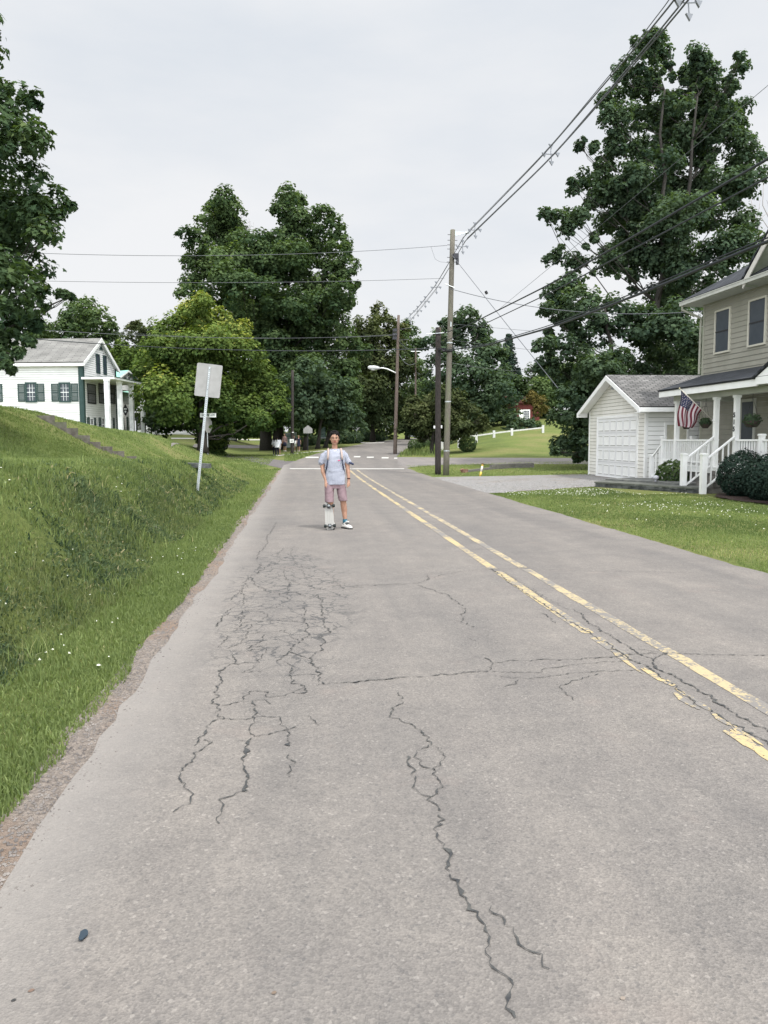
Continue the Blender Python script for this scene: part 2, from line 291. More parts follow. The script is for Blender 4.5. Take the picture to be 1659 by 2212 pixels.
# ---------------------------------------------------------------- ground
def asphalt(name, base, cracks=False, warm=0.):
    m = bpy.data.materials.new(name); m.use_nodes = True; t = m.node_tree; n = t.nodes; l = t.links; b = n['Principled BSDF']; b.inputs['Roughness'].default_value = .88; b.inputs['Specular IOR Level'].default_value = .25
    tc = n.new('ShaderNodeTexCoord'); O_ = tc.outputs['Object']
    def ramp(src, p0, c0, p1, c1):
        r = n.new('ShaderNodeValToRGB'); e = r.color_ramp.elements; e[0].position = p0; e[1].position = p1; e[0].color = c0 if len(c0) == 4 else tuple(c0)+(1,); e[1].color = tuple(c1)+(1,); l.new(src, r.inputs['Fac']); return r.outputs[0]
    def mix(kind, f, a, c):
        x = n.new('ShaderNodeMixRGB'); x.blend_type = kind
        if hasattr(f, 'links'): l.new(f, x.inputs['Fac'])
        else: x.inputs['Fac'].default_value = f
        for k, s in (('Color1', a), ('Color2', c)):
            if hasattr(s, 'links'): l.new(s, x.inputs[k])
            else: x.inputs[k].default_value = tuple(s)+(1,)
        return x.outputs[0]
    def noise(sc_, det=5, vec=O_, rough=.6):
        q = n.new('ShaderNodeTexNoise'); q.inputs['Scale'].default_value = sc_; q.inputs['Detail'].default_value = det; q.inputs['Roughness'].default_value = rough; l.new(vec, q.inputs['Vector']); return q.outputs['Fac']
    bb = np.array(base); c = ramp(noise(.55, 7), .3, bb*(.90, .90, .91), .7, bb*(1.07, 1.055, 1.04))
    c = mix('MULTIPLY', 1, c, ramp(noise(30, 6, rough=.85), .3, (.82, .82, .83), .7, (1.17, 1.16, 1.15)))
    vo = n.new('ShaderNodeTexVoronoi'); vo.inputs['Scale'].default_value = 125; l.new(O_, vo.inputs['Vector'])
    sep = n.new('ShaderNodeSeparateColor'); l.new(vo.outputs['Color'], sep.inputs[0])
    c = mix('MULTIPLY', .8, c, ramp(sep.outputs[0], .0, (.80, .80, .80), 1., (1.19, 1.18, 1.16)))
    vo2 = n.new('ShaderNodeTexVoronoi'); vo2.inputs['Scale'].default_value = 85; l.new(O_, vo2.inputs['Vector'])
    s2 = n.new('ShaderNodeSeparateColor'); l.new(vo2.outputs['Color'], s2.inputs[0])
    c = mix('MIX', ramp(s2.outputs[1], .972, (0, 0, 0), .985, (.33, .33, .33)), c, (.36, .33, .30))
    c = mix('MIX', ramp(s2.outputs[2], .95, (0, 0, 0), .97, (.4, .4, .4)), c, (.09, .088, .088))
    stm = n.new('ShaderNodeMapping'); stm.inputs['Scale'].default_value = (1.6, .10, 1); l.new(O_, stm.inputs['Vector'])
    c = mix('MULTIPLY', 1, c, ramp(noise(1., 5, stm.outputs[0]), .3, (.86, .87, .88), .72, (1.10, 1.09, 1.07)))
    c = mix('MULTIPLY', 1, c, ramp(noise(2.4, 8, rough=.7), .38, (.90, .90, .91), .64, (1.06, 1.055, 1.05)))
    # rusty / pinkish stain patches
    c = mix('MIX', ramp(noise(1.6, 6), .60, (0, 0, 0), .78, (.3, .3, .3)), c, (.27, .215, .185))
    if cracks:
        sx = n.new('ShaderNodeSeparateXYZ'); l.new(O_, sx.inputs[0])
        def math_(op, a, c_=None, d=None):
            q = n.new('ShaderNodeMath'); q.operation = op
            for i, s in enumerate((a, c_, d)):
                if s is None: continue
                if hasattr(s, 'links'): l.new(s, q.inputs[i])
                else: q.inputs[i].default_value = s
            return q.outputs[0]
        ex = math_('POWER', math_('DIVIDE', math_('SUBTRACT', sx.outputs[0], -.20), .78), 2); ey = math_('POWER', math_('DIVIDE', math_('SUBTRACT', sx.outputs[1], 8.1), 3.6), 2)
        d = math_('ADD', math_('ADD', ex, ey), math_('MULTIPLY', math_('SUBTRACT', noise(1.3, 4), .5), 1.8))
        mask = ramp(d, .45, (1, 1, 1), 1.0, (0, 0, 0))
        wn = n.new('ShaderNodeTexNoise'); wn.inputs['Scale'].default_value = 5; wn.inputs['Detail'].default_value = 8; wn.inputs['Roughness'].default_value = .75; l.new(O_, wn.inputs['Vector'])
        va = n.new('ShaderNodeVectorMath'); va.operation = 'MULTIPLY_ADD'; l.new(wn.outputs['Color'], va.inputs[0]); va.inputs[1].default_value = (.26, .26, 0); l.new(O_, va.inputs[2])
        vc = n.new('ShaderNodeTexVoronoi'); vc.feature = 'DISTANCE_TO_EDGE'; vc.inputs['Scale'].default_value = 5.6; l.new(va.outputs[0], vc.inputs['Vector'])
        th = math_('MULTIPLY', ramp(noise(2.7, 3), .30, (.1, .1, .1), .62, (1, 1, 1)), .045)
        ln = math_('LESS_THAN', vc.outputs['Distance'], th)
        f = math_('MULTIPLY', math_('MULTIPLY', ln, mask), .68)
        c = mix('MIX', f, c, (.05, .052, .055))
        # pale worn edge strip and dust along the left border
        c = mix('MIX', ramp(math_('ADD', math_('ADD', sx.outputs[0], 1.0), math_('MULTIPLY', noise(3, 6), .35)), .12, (.6, .6, .6), .55, (0, 0, 0)), c, (.255, .236, .218))
    l.new(c, b.inputs['Base Color'])
    bp = n.new('ShaderNodeBump'); bp.inputs['Strength'].default_value = .35; bp.inputs['Distance'].default_value = .006; l.new(vo.outputs['Distance'], bp.inputs['Height']); l.new(bp.outputs[0], b.inputs['Normal'])
    return m
ROAD = asphalt('road_asphalt', (.186, .173, .1605), True)
SIDE = asphalt('side_road_asphalt', (.215, .20, .19))
DARKASPH = asphalt('dark_asphalt', (.135, .125, .125))
GRAVEL = M('gravel', (.13, .125, .12), (.36, .345, .33), 38, rough=.95, lo=.3, hi=.7, bump=.8, c3=(.20, .165, .13), s3=.9, f3=.6)
SHOULD = M('shoulder_gravel', (.125, .105, .09), (.34, .29, .25), 45, rough=.95, lo=.3, hi=.72, bump=.9, c3=(.24, .16, .11), s3=1.2, f3=.7)
WALK = M('concrete_walk', (.42, .40, .37), (.50, .48, .44), 3, rough=.9)
MULCH = M('bark_mulch', (.022, .015, .012), (.085, .055, .045), 40, rough=1, bump=1.)
def grassmat():
    m = bpy.data.materials.new('lawn_soil_and_thatch'); m.use_nodes = True; t = m.node_tree; n = t.nodes; l = t.links; b = n['Principled BSDF']; b.inputs['Roughness'].default_value = .95; b.inputs['Specular IOR Level'].default_value = .1
    tc = n.new('ShaderNodeTexCoord')
    def no(s, d, r=.6):
        q = n.new('ShaderNodeTexNoise'); q.inputs['Scale'].default_value = s; q.inputs['Detail'].default_value = d; q.inputs['Roughness'].default_value = r; l.new(tc.outputs['Object'], q.inputs['Vector']); return q.outputs['Fac']
    def ra(src, *e):
        r = n.new('ShaderNodeValToRGB'); E = r.color_ramp.elements; E[0].position = e[0][0]; E[0].color = tuple(e[0][1])+(1,); E[1].position = e[1][0]; E[1].color = tuple(e[1][1])+(1,)
        for p, c in e[2:]: k = E.new(p); k.color = tuple(c)+(1,)
        l.new(src, r.inputs['Fac']); return r.outputs[0]
    c = ra(no(.22, 8), (.33, (.10, .13, .045)), (.66, (.185, .18, .08)), (.5, (.135, .165, .055)))
    c2 = ra(no(9, 9, .8), (.3, (.55, .6, .5)), (.7, (1.4, 1.35, 1.25)))
    x = n.new('ShaderNodeMixRGB'); x.blend_type = 'MULTIPLY'; x.inputs['Fac'].default_value = 1; l.new(c, x.inputs['Color1']); l.new(c2, x.inputs['Color2'])
    y = n.new('ShaderNodeMixRGB'); l.new(ra(no(.9, 6), (.60, (0, 0, 0)), (.74, (.6, .6, .6))), y.inputs['Fac']); l.new(x.outputs[0], y.inputs['Color1']); y.inputs['Color2'].default_value = (.20, .165, .085, 1)
    l.new(y.outputs[0], b.inputs['Base Color'])
    bp = n.new('ShaderNodeBump'); bp.inputs['Strength'].default_value = .9; bp.inputs['Distance'].default_value = .05; l.new(no(14, 8, .8), bp.inputs['Height']); l.new(bp.outputs[0], b.inputs['Normal']); return m
LAWN = grassmat()
def nonuni(a, b, fine0, fine1, step, grow=1.12):
    v = list(np.arange(fine0, fine1+1e-6, step)); s = step; p = fine0
    while p > a: s *= grow; p -= s; v.insert(0, p)
    s = step; p = fine1
    while p < b: s *= grow; p += s; v.append(p)
    return np.array(v)
gx = nonuni(-260, 330, -13, 14, .2); gy = nonuni(-14, 520, 1, 72, .3, 1.1)
X, Y = np.meshgrid(gx, gy); Z = H(X, Y)
mt_ = (X < -1.3) & (X > -14) & (Y < 60)
rough = RS.normal(0, 1, X.shape); rough = (rough+np.roll(rough, 1, 0)+np.roll(rough, 1, 1)+np.roll(rough, -1, 0)+np.roll(rough, -1, 1))/5
Z = Z + np.where(mt_, rough*.035*ss(-1.9, -2.8, X), 0)
V = np.stack([X, Y, Z], -1).reshape(-1, 3); nx = len(gx); ny = len(gy)
i = (np.arange(ny-1)[:, None]*nx+np.arange(nx-1)[None, :]).ravel()
Q = np.stack([i, i+1, i+nx+1, i+nx], -1).ravel()
ground = rawmesh('ground', V, np.full(len(i), 4), Q, LAWN, smooth=True); setp(ground, kind='structure')
def strip(A, B, dz, m=3, seg=.4, jit=0., name='road', mat=None, parent=None, jitB=0.):
    """sheet draped on the ground between two polylines A and B (same number of points)"""
    A = np.array(A, float)[:, :2]; B = np.array(B, float)[:, :2]; PA = []; PB = []
    for k in range(len(A)-1):
        n = max(1, int(max(np.linalg.norm(A[k+1]-A[k]), np.linalg.norm(B[k+1]-B[k]))/seg))
        for j in range(n): PA.append(A[k]+(A[k+1]-A[k])*j/n); PB.append(B[k]+(B[k+1]-B[k])*j/n)
    PA.append(A[-1]); PB.append(B[-1]); PA = np.array(PA); PB = np.array(PB); n = len(PA); dr = (PB-PA)/np.linalg.norm(PB-PA, axis=1)[:, None]
    def jn(a):
        j = RS.normal(0, 1, n); k = RS.normal(0, 1, n//5+2); return a*(.5*j+.9*np.interp(np.arange(n)/5., np.arange(len(k)), k))
    if jit: PA = PA+dr*jn(jit)[:, None]
    if jitB: PB = PB+dr*jn(jitB)[:, None]
    T = np.linspace(0, 1, m+1); G = PA[:, None]*(1-T[None, :, None])+PB[:, None]*T[None, :, None]
    z = H(G[..., 0], G[..., 1])+dz; V = np.concatenate([G, z[..., None]], -1).reshape(-1, 3)
    i = (np.arange(n-1)[:, None]*(m+1)+np.arange(m)[None, :]).ravel(); Q = np.stack([i, i+1, i+m+2, i+m+1], -1)
    nrm = np.cross(V[Q[0, 1]]-V[Q[0, 0]], V[Q[0, 3]]-V[Q[0, 0]])
    if nrm[2] < 0: Q = Q[:, ::-1]
    return rawmesh(name, V, np.full(len(Q), 4), Q.ravel(), mat, parent, smooth=True)
def HX(*q): return [hit(u, v)[:2] for u, v in q]
# main road, straight to y = 45 then bending right and rising
ys = list(np.arange(-12, 45, 3))+[45, 48, 52, 56, 60, 65, 70, 76, 82, 88, 96, 104, 112, 120, 130, 140, 152, 165, 190]
def offs(y, o):
    dxy = (roadx(y+2)-roadx(y-2))/4; t = np.array([dxy, 1]); t /= np.linalg.norm(t); return np.array([roadx(y), y])+o*np.array([t[1], -t[0]])
road = strip([offs(y, -3.27) for y in ys], [offs(y, 3.24) for y in ys], .014, 8, .25, .03, 'road', ROAD, jitB=.025); setp(road, kind='structure')
sh = strip([(-1.30, y) for y in np.arange(-12, 42, 2.)], [(-.98, y) for y in np.arange(-12, 42, 2.)], .010, 2, .12, .02, 'gravel_shoulder', SHOULD, jitB=.04); setp(sh, kind='structure')
dv = strip([(5.3, 22.6), (6.5, 23.4), (8.2, 24.6), (9.9, 25.7), (11.4, 26.7), (12.6, 27.3)], [(5.3, 32.6), (6.6, 32.9), (8.4, 33.1), (10, 33.4), (11.5, 33.7), (12.6, 33.8)], .008, 10, .25, .12, 'gravel_driveway', GRAVEL, jitB=.1); setp(dv, kind='structure')
# cross street to the right
A = HX((880, 1012.5), (905, 1007.5), (960, 1004.5), (1060, 1003), (1270, 1003), (1659, 1003.5)); B = HX((858, 987), (900, 988), (960, 989), (1060, 989), (1270, 990), (1659, 990))
A[0] = np.array([5.0, A[0][1]]); B[0] = np.array([B[0][0]-1.2, B[0][1]])
cs = strip(A, B, .011, 4, .4, .02, 'cross_street', SIDE); setp(cs, kind='structure')
# side road to the left
A = HX((618, 1016), (600, 1010), (560, 1001), (520, 992), (480, 986)); B = HX((660, 996), (625, 996.5), (585, 992), (540, 986.5), (495, 982.5))
A[0] = np.array([-.7, A[0][1]]); B[0] = np.array([B[0][0]+.6, B[0][1]])
lr = strip(A, B, .012, 4, .4, .05, 'side_road', DARKASPH, jitB=.05); setp(lr, kind='structure')
lane = strip(HX((566, 968), (500, 968), (420, 967), (370, 966)), HX((566, 961.5), (500, 961.5), (420, 960), (370, 959)), .03, 3, .6, name='back_lane', mat=SIDE); setp(lane, kind='structure')
fw = strip(HX((570, 951), (500, 950), (420, 949), (370, 948.5)), HX((570, 948.8), (500, 947.8), (420, 946.8), (370, 946.3)), .03, 1, .6, name='far_footpath', mat=WALK); setp(fw, kind='structure')
pth = strip(HX((600, 985.5), (640, 980.5), (680, 976.5), (720, 973.5)), HX((600, 984), (640, 979), (680, 975.2), (720, 972.2)), .02, 1, .4, name='footpath', mat=WALK); setp(pth, kind='structure')
ptr = strip(HX((760, 957.5), (800, 958.5), (830, 957.5)), HX((757, 955.6), (800, 956.5), (830, 955.5)), .04, 1, .4, name='far_pavement', mat=WALK); setp(ptr, kind='structure')
# mulch bed
mb_ = strip([(11.75, 21.3), (11.2, 20.3), (10.9, 19), (10.9, 17.4), (11.1, 15.5)], [(14.3, 21.3), (14.3, 20.3), (14.3, 19), (14.3, 17.4), (14.3, 15.5)], .03, 8, .2, .08, 'mulch_bed', MULCH); setp(mb_, kind='structure')
# painted lines, with wear eaten through the paint by a procedural mask
def paint(name, c, wear, sc_=9.):
    m = bpy.data.materials.new(name); m.use_nodes = True; t = m.node_tree; n = t.nodes; l = t.links; b = n['Principled BSDF']; b.inputs['Roughness'].default_value = .7
    tc = n.new('ShaderNodeTexCoord'); q = n.new('ShaderNodeTexNoise'); q.inputs['Scale'].default_value = sc_; q.inputs['Detail'].default_value = 9; q.inputs['Roughness'].default_value = .75
    q2 = n.new('ShaderNodeTexNoise'); q2.inputs['Scale'].default_value = 1.1; q2.inputs['Detail'].default_value = 3; l.new(tc.outputs['Object'], q2.inputs['Vector'])
    l.new(tc.outputs['Object'], q.inputs['Vector']); ad = n.new('ShaderNodeMath'); ad.operation = 'MULTIPLY_ADD'; l.new(q2.outputs['Fac'], ad.inputs[0]); ad.inputs[1].default_value = .7; l.new(q.outputs['Fac'], ad.inputs[2])
    r = n.new('ShaderNodeValToRGB'); r.color_ramp.elements[0].position = wear; r.color_ramp.elements[1].position = wear+.08; r.color_ramp.elements[0].color = tuple(c)+(1,); r.color_ramp.elements[1].color = (.186, .172, .158, 1)
    l.new(ad.outputs[0], r.inputs['Fac']); l.new(r.outputs[0], b.inputs['Base Color']); return m
YP3 = paint('nearly_gone_yellow_paint', (.50, .38, .18), .66, 16.)
YP = paint('yellow_road_paint', (.44, .345, .18), .83, 26.); YP2 = paint('worn_yellow_road_paint', (.43, .345, .20), .80, 26.); WP = paint('white_road_paint', (.56, .55, .51), .97)
def line(name, x0, x1, spans, mat, parent=road, jit=.006):
    for a, b in spans:
        strip([(x0, a), (x0, (a+b)/2), (x0, b)], [(x1, a), (x1, (a+b)/2), (x1, b)], .0165, 1, .12, jit, name, mat, parent, jitB=jit)
line('yellow_line', 2.255, 2.365, [(5.62, 5.98), (6.12, 9.2), (9.36, 39.5)], YP)
wl = MB()
for k in range(150):
    y = RS.uniform(-3, 5.55); x = RS.uniform(2.262, 2.352); a, b = RS.uniform(.03, .16), RS.uniform(.008, .03); wl.prism([(x+b*math.cos(q)*(1+.3*math.sin(3*q+k)), y+a*math.sin(q)*(1+.2*math.cos(2*q+k)), .0165+.00001*k) for q in np.linspace(0, 2*math.pi, 9)[:-1]], (0, 0, .0003))
wl.build('worn_yellow_line', YP, road)
line('yellow_line', 2.64, 2.745, [(-5, 9.3), (9.42, 39.5)], YP2)
sl = HX((626, 1013.6), (700, 1013.9), (780, 1014), (873, 1013.8)); sl2 = HX((626, 1012.4), (700, 1012.7), (780, 1012.8), (873, 1012.6))
strip(sl, sl2, .019, 1, .3, 0, 'stop_line', WP, road)
for u0, u1, v in ((660, 688, 988.2), (764, 778, 986.7), (792, 807, 987.9), (824, 839, 989.2), (851, 858, 990)):
    a = HX((u0, v+1.5), (u1, v+1.6)); b = HX((u0+1, v-.9), (u1+.5, v-.8)); strip(a, b, .02, 1, .3, 0, 'crosswalk_bar', WP, road)
# ---------------------------------------------------------------- cracks: ragged ribbons 3 mm above the asphalt
CRACK = M('crack_dirt', (.035, .037, .04), (.085, .085, .08), 25, rough=1)
def C6(x, y): return 331.8+.32*x, 1128+.32*y
def C7(x, y): return 763+.5401*x, 1161.4+.5401*y
def C8(x, y): return 796.3+.3398*x, 1460+.3398*y
CRK = [
 (C6, 8, [(830,0),(800,60),(765,110),(770,150),(740,190),(705,215),(695,260)]),(C6, 8, [(720,285),(705,320),(712,355)]),(C6, 6, [(880,180),(850,210),(825,235),(860,250),(835,285),(755,310),(720,345),(655,370)]),
 (C6, 6, [(950,170),(925,210),(935,240),(960,290),(1000,310),(1070,325)]),(C6, 8, [(650,375),(690,440),(760,465)]),(C6, 6, [(850,490),(880,515),(920,530)]),
 (C6, 7, [(640,380),(600,460),(610,520),(600,570),(520,600),(460,660),(430,720)]),(C6, 6, [(600,610),(580,690),(555,750)]),(C6, 5, [(770,325),(840,318),(960,315)]),
 (C6, 7, [(880,330),(890,380),(920,440),(900,500)]),(C6, 7, [(660,700),(640,760),(590,830),(500,865)]),(C6, 7, [(755,770),(720,820),(700,830),(620,870)]),(C6, 6, [(530,880),(580,885),(760,865),(735,930),(715,965),(480,970)]),
 (C6, 9, [(530,900),(555,955),(480,1000),(440,1040),(470,1090),(430,1150),(400,1215),(440,1250),(435,1330),(480,1345)]),(C6, 6, [(480,1345),(600,1348),(840,1335)]),
 (C6, 9, [(480,1345),(440,1340),(390,1370),(350,1440),(300,1500),(275,1530)]),(C6, 9, [(340,1490),(400,1505),(320,1560),(240,1650),(185,1720),(190,1780),(230,1830),(270,1860),(250,1900),(200,1940),(130,1985)]),
 (C6, 6, [(680,1150),(650,1160),(600,1200),(605,1220)]),(C6, 6, [(460,1255),(560,1235),(640,1225),(750,1215),(790,1245)]),(C6, 9, [(670,1225),(685,1290),(685,1340),(655,1390),(650,1440),(680,1470)]),
 (C6, 14, [(660,1480),(640,1500),(620,1580),(610,1640),(618,1700),(625,1780),(615,1840)]),(C6, 7, [(640,1850),(560,1850),(500,1880),(465,1920),(455,2000),(445,2060)]),(C6, 6, [(680,1465),(770,1458),(860,1430),(960,1400)]),(C6, 5, [(555,1500),(645,1505)]),
 (C6, 8, [(845,1330),(890,1400),(915,1440),(900,1490),(920,1530)]),(C6, 5, [(915,1590),(960,1640),(930,1700),(900,1750)]),(C6, 8, [(880,950),(930,1000),(920,1050),(930,1105),(1020,1120),(1015,1170),(940,1165)]),
 (C6, 8, [(1020,580),(1010,640),(1040,700),(1045,780),(1000,815),(940,850),(910,890),(860,940),(830,950)]),(C6, 10, [(1045,780),(1140,800),(1180,740),(1150,690),(1130,600),(1140,540),(1110,500)]),
 (C6, 10, [(1140,800),(1130,860),(1090,900),(1070,950),(1095,1010),(1110,1080),(1150,1110)]),(C6, 8, [(910,890),(980,910),(1065,945)]),(C6, 6, [(1110,1112),(1280,1100),(1450,1085),(1659,1070)]),
 (C6, 5, [(1010,1135),(860,1190),(790,1200),(755,1185),(740,1160),(690,1155)]),(C6, 7, [(890,740),(920,780),(940,800),(1000,815)]),(C6, 6, [(580,695),(720,680),(860,675),(1010,690)]),
 (C6, 6, [(910,395),(1000,430),(1090,460),(1220,440),(1300,440),(1450,430),(1659,425)]),(C6, 5, [(1215,370),(1220,410),(1290,460)]),(C6, 5, [(850,830),(760,845),(620,870)]),(C6, 6, [(1110,500),(1040,520),(950,480),(850,490),(740,470)]),
 (C6, 5, [(520,540),(580,480),(650,420)]),(C6, 7, [(700,610),(770,640),(730,670)]),(C6, 5, [(590,610),(700,600),(800,590),(850,580)]),(C6, 4, [(640,770),(760,755),(900,740)]),(C6, 4, [(1040,1325),(1080,1355),(1115,1390)]),(C6, 5, [(500,780),(460,830),(430,860)]),
 (C6, 5, [(1000,330),(1020,370),(1080,400)]),(C6, 5, [(1090,460),(1160,470),(1220,460),(1420,450)]),(C6, 4, [(940,1050),(1100,1045)]),(C6, 4, [(590,1030),(660,1025),(740,1020)]),(C6, 5, [(680,980),(650,1010),(610,1030)]),(C6, 5, [(460,660),(420,720)]),(C6, 6, [(1180,690),(1220,710),(1215,740)]),
 (C7, 6, [(0,200),(130,195),(260,188),(350,155),(430,140),(560,130),(680,128),(900,138),(1150,142),(1400,147)]),(C7, 6, [(300,180),(295,155)]),(C7, 8, [(260,195),(290,208),(380,235),(420,265),(450,300),(430,345),(485,365)]),(C7, 5, [(455,410),(490,422)]),
 (C7, 5, [(155,142),(300,148),(430,138)]),(C7, 10, [(0,590),(80,580),(200,568),(400,555),(540,545)]),(C7, 10, [(525,490),(560,510),(640,500),(900,495),(1050,485),(1120,475),(1260,470),(1380,475),(1520,478),(1659,478)]),(C7, 8, [(960,492),(1060,484),(1120,475)]),
 (C7, 6, [(560,510),(545,540),(440,550)]),(C7, 6, [(550,545),(740,550),(790,530),(1000,505),(1110,500)]),(C7, 7, [(590,565),(700,575),(900,550),(1060,540),(1200,540)]),(C7, 7, [(660,578),(650,595),(600,610)]),(C7, 7, [(980,555),(880,580),(830,600),(850,635),(880,660)]),
 (C7, 14, [(550,130),(600,165),(650,200),(740,260),(830,320),(960,400),(1080,475),(1200,545),(1330,640),(1480,735),(1659,830),(1760,890)]),(C7, 5, [(600,140),(720,220),(850,290)]),(C7, 12, [(850,290),(920,315),(940,345),(1060,420),(1130,465)]),(C7, 14, [(1130,465),(1200,500),(1215,535),(1350,600),(1500,700),(1659,785),(1760,840)]),
 (C7, 8, [(1260,470),(1200,495)]),(C7, 7, [(760,310),(790,330),(810,350)]),(C7, 6, [(1140,455),(1260,470)]),(C7, 6, [(720,210),(760,250)]),
 (C8, 6, [(190,120),(220,160),(190,200),(150,240),(135,270)]),(C8, 8, [(135,270),(200,300),(260,320),(350,385)]),(C8, 7, [(350,385),(400,440),(440,490),(490,535),(460,590),(420,620)]),(C8, 9, [(420,620),(455,690),(440,740),(400,790)]),
 (C8, 8, [(250,530),(255,590),(300,660),(325,770),(395,790)]),(C8, 15, [(400,790),(430,840),(450,880)]),(C8, 9, [(440,910),(465,970),(435,1040),(470,1120),(525,1160),(515,1270)]),(C8, 14, [(515,1290),(570,1330),(590,1400),(620,1440)]),(C8, 9, [(620,1440),(690,1560),(740,1650),(770,1690)]),
 (C8, 6, [(770,1690),(740,1770),(790,1890),(880,1945)]),(C8, 9, [(880,1945),(920,2000),(885,2080),(930,2212)]),(C8, 6, [(780,1490),(850,1560),(920,1630),(945,1700),(1000,1770),(1100,1850),(1150,1900)]),(C8, 5, [(380,460),(310,510),(340,560),(350,600),(420,620)])]
cm = MB()
for tf, wmm, pts in CRK:
    G = []
    for q in pts:
        d = ray(*tf(*q)); G.append((CO+(-CH/d[2])*d)[:2])
    G = np.array(G); P = [G[0]]
    for a, b in zip(G[:-1], G[1:]):
        n = max(2, int(np.linalg.norm(b-a)/.02)); n = min(n, 110); pr = np.array([-(b-a)[1], (b-a)[0]])/(np.linalg.norm(b-a)+1e-9); off = 0
        for j in range(1, n):
            off = off*.62+RS.normal(0, .0115); P.append(a+(b-a)*j/n+pr*off*math.sin(math.pi*j/n)**.5)
        P.append(b)
    P = np.array(P); t = np.gradient(P, axis=0); t /= np.linalg.norm(t, axis=1)[:, None]+1e-9; nn = np.stack([-t[:, 1], t[:, 0]], 1)
    wv = np.abs(RS.normal(.22, .36, len(P)))*wmm*.001*np.where(RS.uniform(0, 1, len(P)) < .12, .15, 1)+.0006; k0 = len(cm.v)
    for a, b_, ww in zip(P, nn, wv):
        cm.v.append((a[0]+b_[0]*ww, a[1]+b_[1]*ww, .0190)); cm.v.append((a[0]-b_[0]*ww*.8, a[1]-b_[1]*ww*.8, .0190))
    for j in range(len(P)-1): cm.f.append((k0+2*j, k0+2*j+1, k0+2*j+3, k0+2*j+2))
ck = cm.build('crack_network', CRACK, road); setp(ck, kind='stuff')
d = ray(180, 2033); p = CO-CH/d[2]*d
tar = MB().prism([(p[0]+.013*math.cos(a)*(1+.25*math.sin(3*a+1)), p[1]+.028*math.sin(a), .02) for a in np.linspace(0, 2*math.pi, 11)[:-1]], (0, 0, .004)).build('tar_spot', M('tar', (.03, .045, .06), rough=.6), road)
for (u, v, r_, c_) in ((68, 2151, .010, (.16, .11, .085)), (30, 2172, .008, (.04, .04, .04)), (592, 2156, .009, (.16, .12, .09)), (1345, 2168, .010, (.24, .20, .165))):
    d = ray(u, v); p = CO-CH/d[2]*d
    MB().prism([(p[0]+.8*r_*math.cos(a)*(1+.3*math.sin(2*a)), p[1]+.7*r_*math.sin(a), .0165) for a in np.linspace(0, 2*math.pi, 9)[:-1]], (0, 0, .001)).build('stain_spot', M('stain', c_), road)
# pebbles on the shoulder
def scatter_stones(name, pts, mat, r0, r1):
    base = np.array([(1, 0, 0), (-1, 0, 0), (0, 1, 0), (0, -1, 0), (0, 0, .8), (0, 0, -.3)]); fc = np.array([(0, 2, 4), (2, 1, 4), (1, 3, 4), (3, 0, 4)])
    n = len(pts); s = RS.uniform(r0, r1, n); a = RS.uniform(0, 6.3, n); c_, s_ = np.cos(a), np.sin(a); B = base[None]*(1+RS.normal(0, .2, (n, 6, 1)))*s[:, None, None]
    Vx = B[..., 0]*c_[:, None]-B[..., 1]*s_[:, None]+pts[:, None, 0]; Vy = B[..., 0]*s_[:, None]+B[..., 1]*c_[:, None]+pts[:, None, 1]; Vz = B[..., 2]+pts[:, None, 2]
    V = np.stack([Vx, Vy, Vz], -1).reshape(-1, 3); I = (np.arange(n)[:, None, None]*6+fc[None]).reshape(-1)
    return setp(rawmesh(name, V, np.full(n*4, 3), I, mat), kind='stuff')
n = 7000; yy = 1.5+RS.uniform(0, 1, n)**2*26; xx = np.clip(-1.17+RS.normal(0, .08, n), -1.29, -.95); kk = np.ones(n, bool); zz = np.where(xx > -1.3, .012, 0)
scatter_stones('gravel_pebbles', np.stack([xx, yy, zz], 1), M('pebble', (.09, .08, .075), (.25, .225, .205), 6), .003, .010)
n = 9000; yy = RS.uniform(22.8, 33.5, n); xx = RS.uniform(5.4, 12.3, n); k = (yy > 22.9+(xx-5.3)*.68)
o = scatter_stones('driveway_pebbles', np.stack([xx[k], yy[k], 0*yy[k]+.01], 1), M('driveway_stone', (.10, .10, .10), (.38, .37, .36), 6), .008, .022)
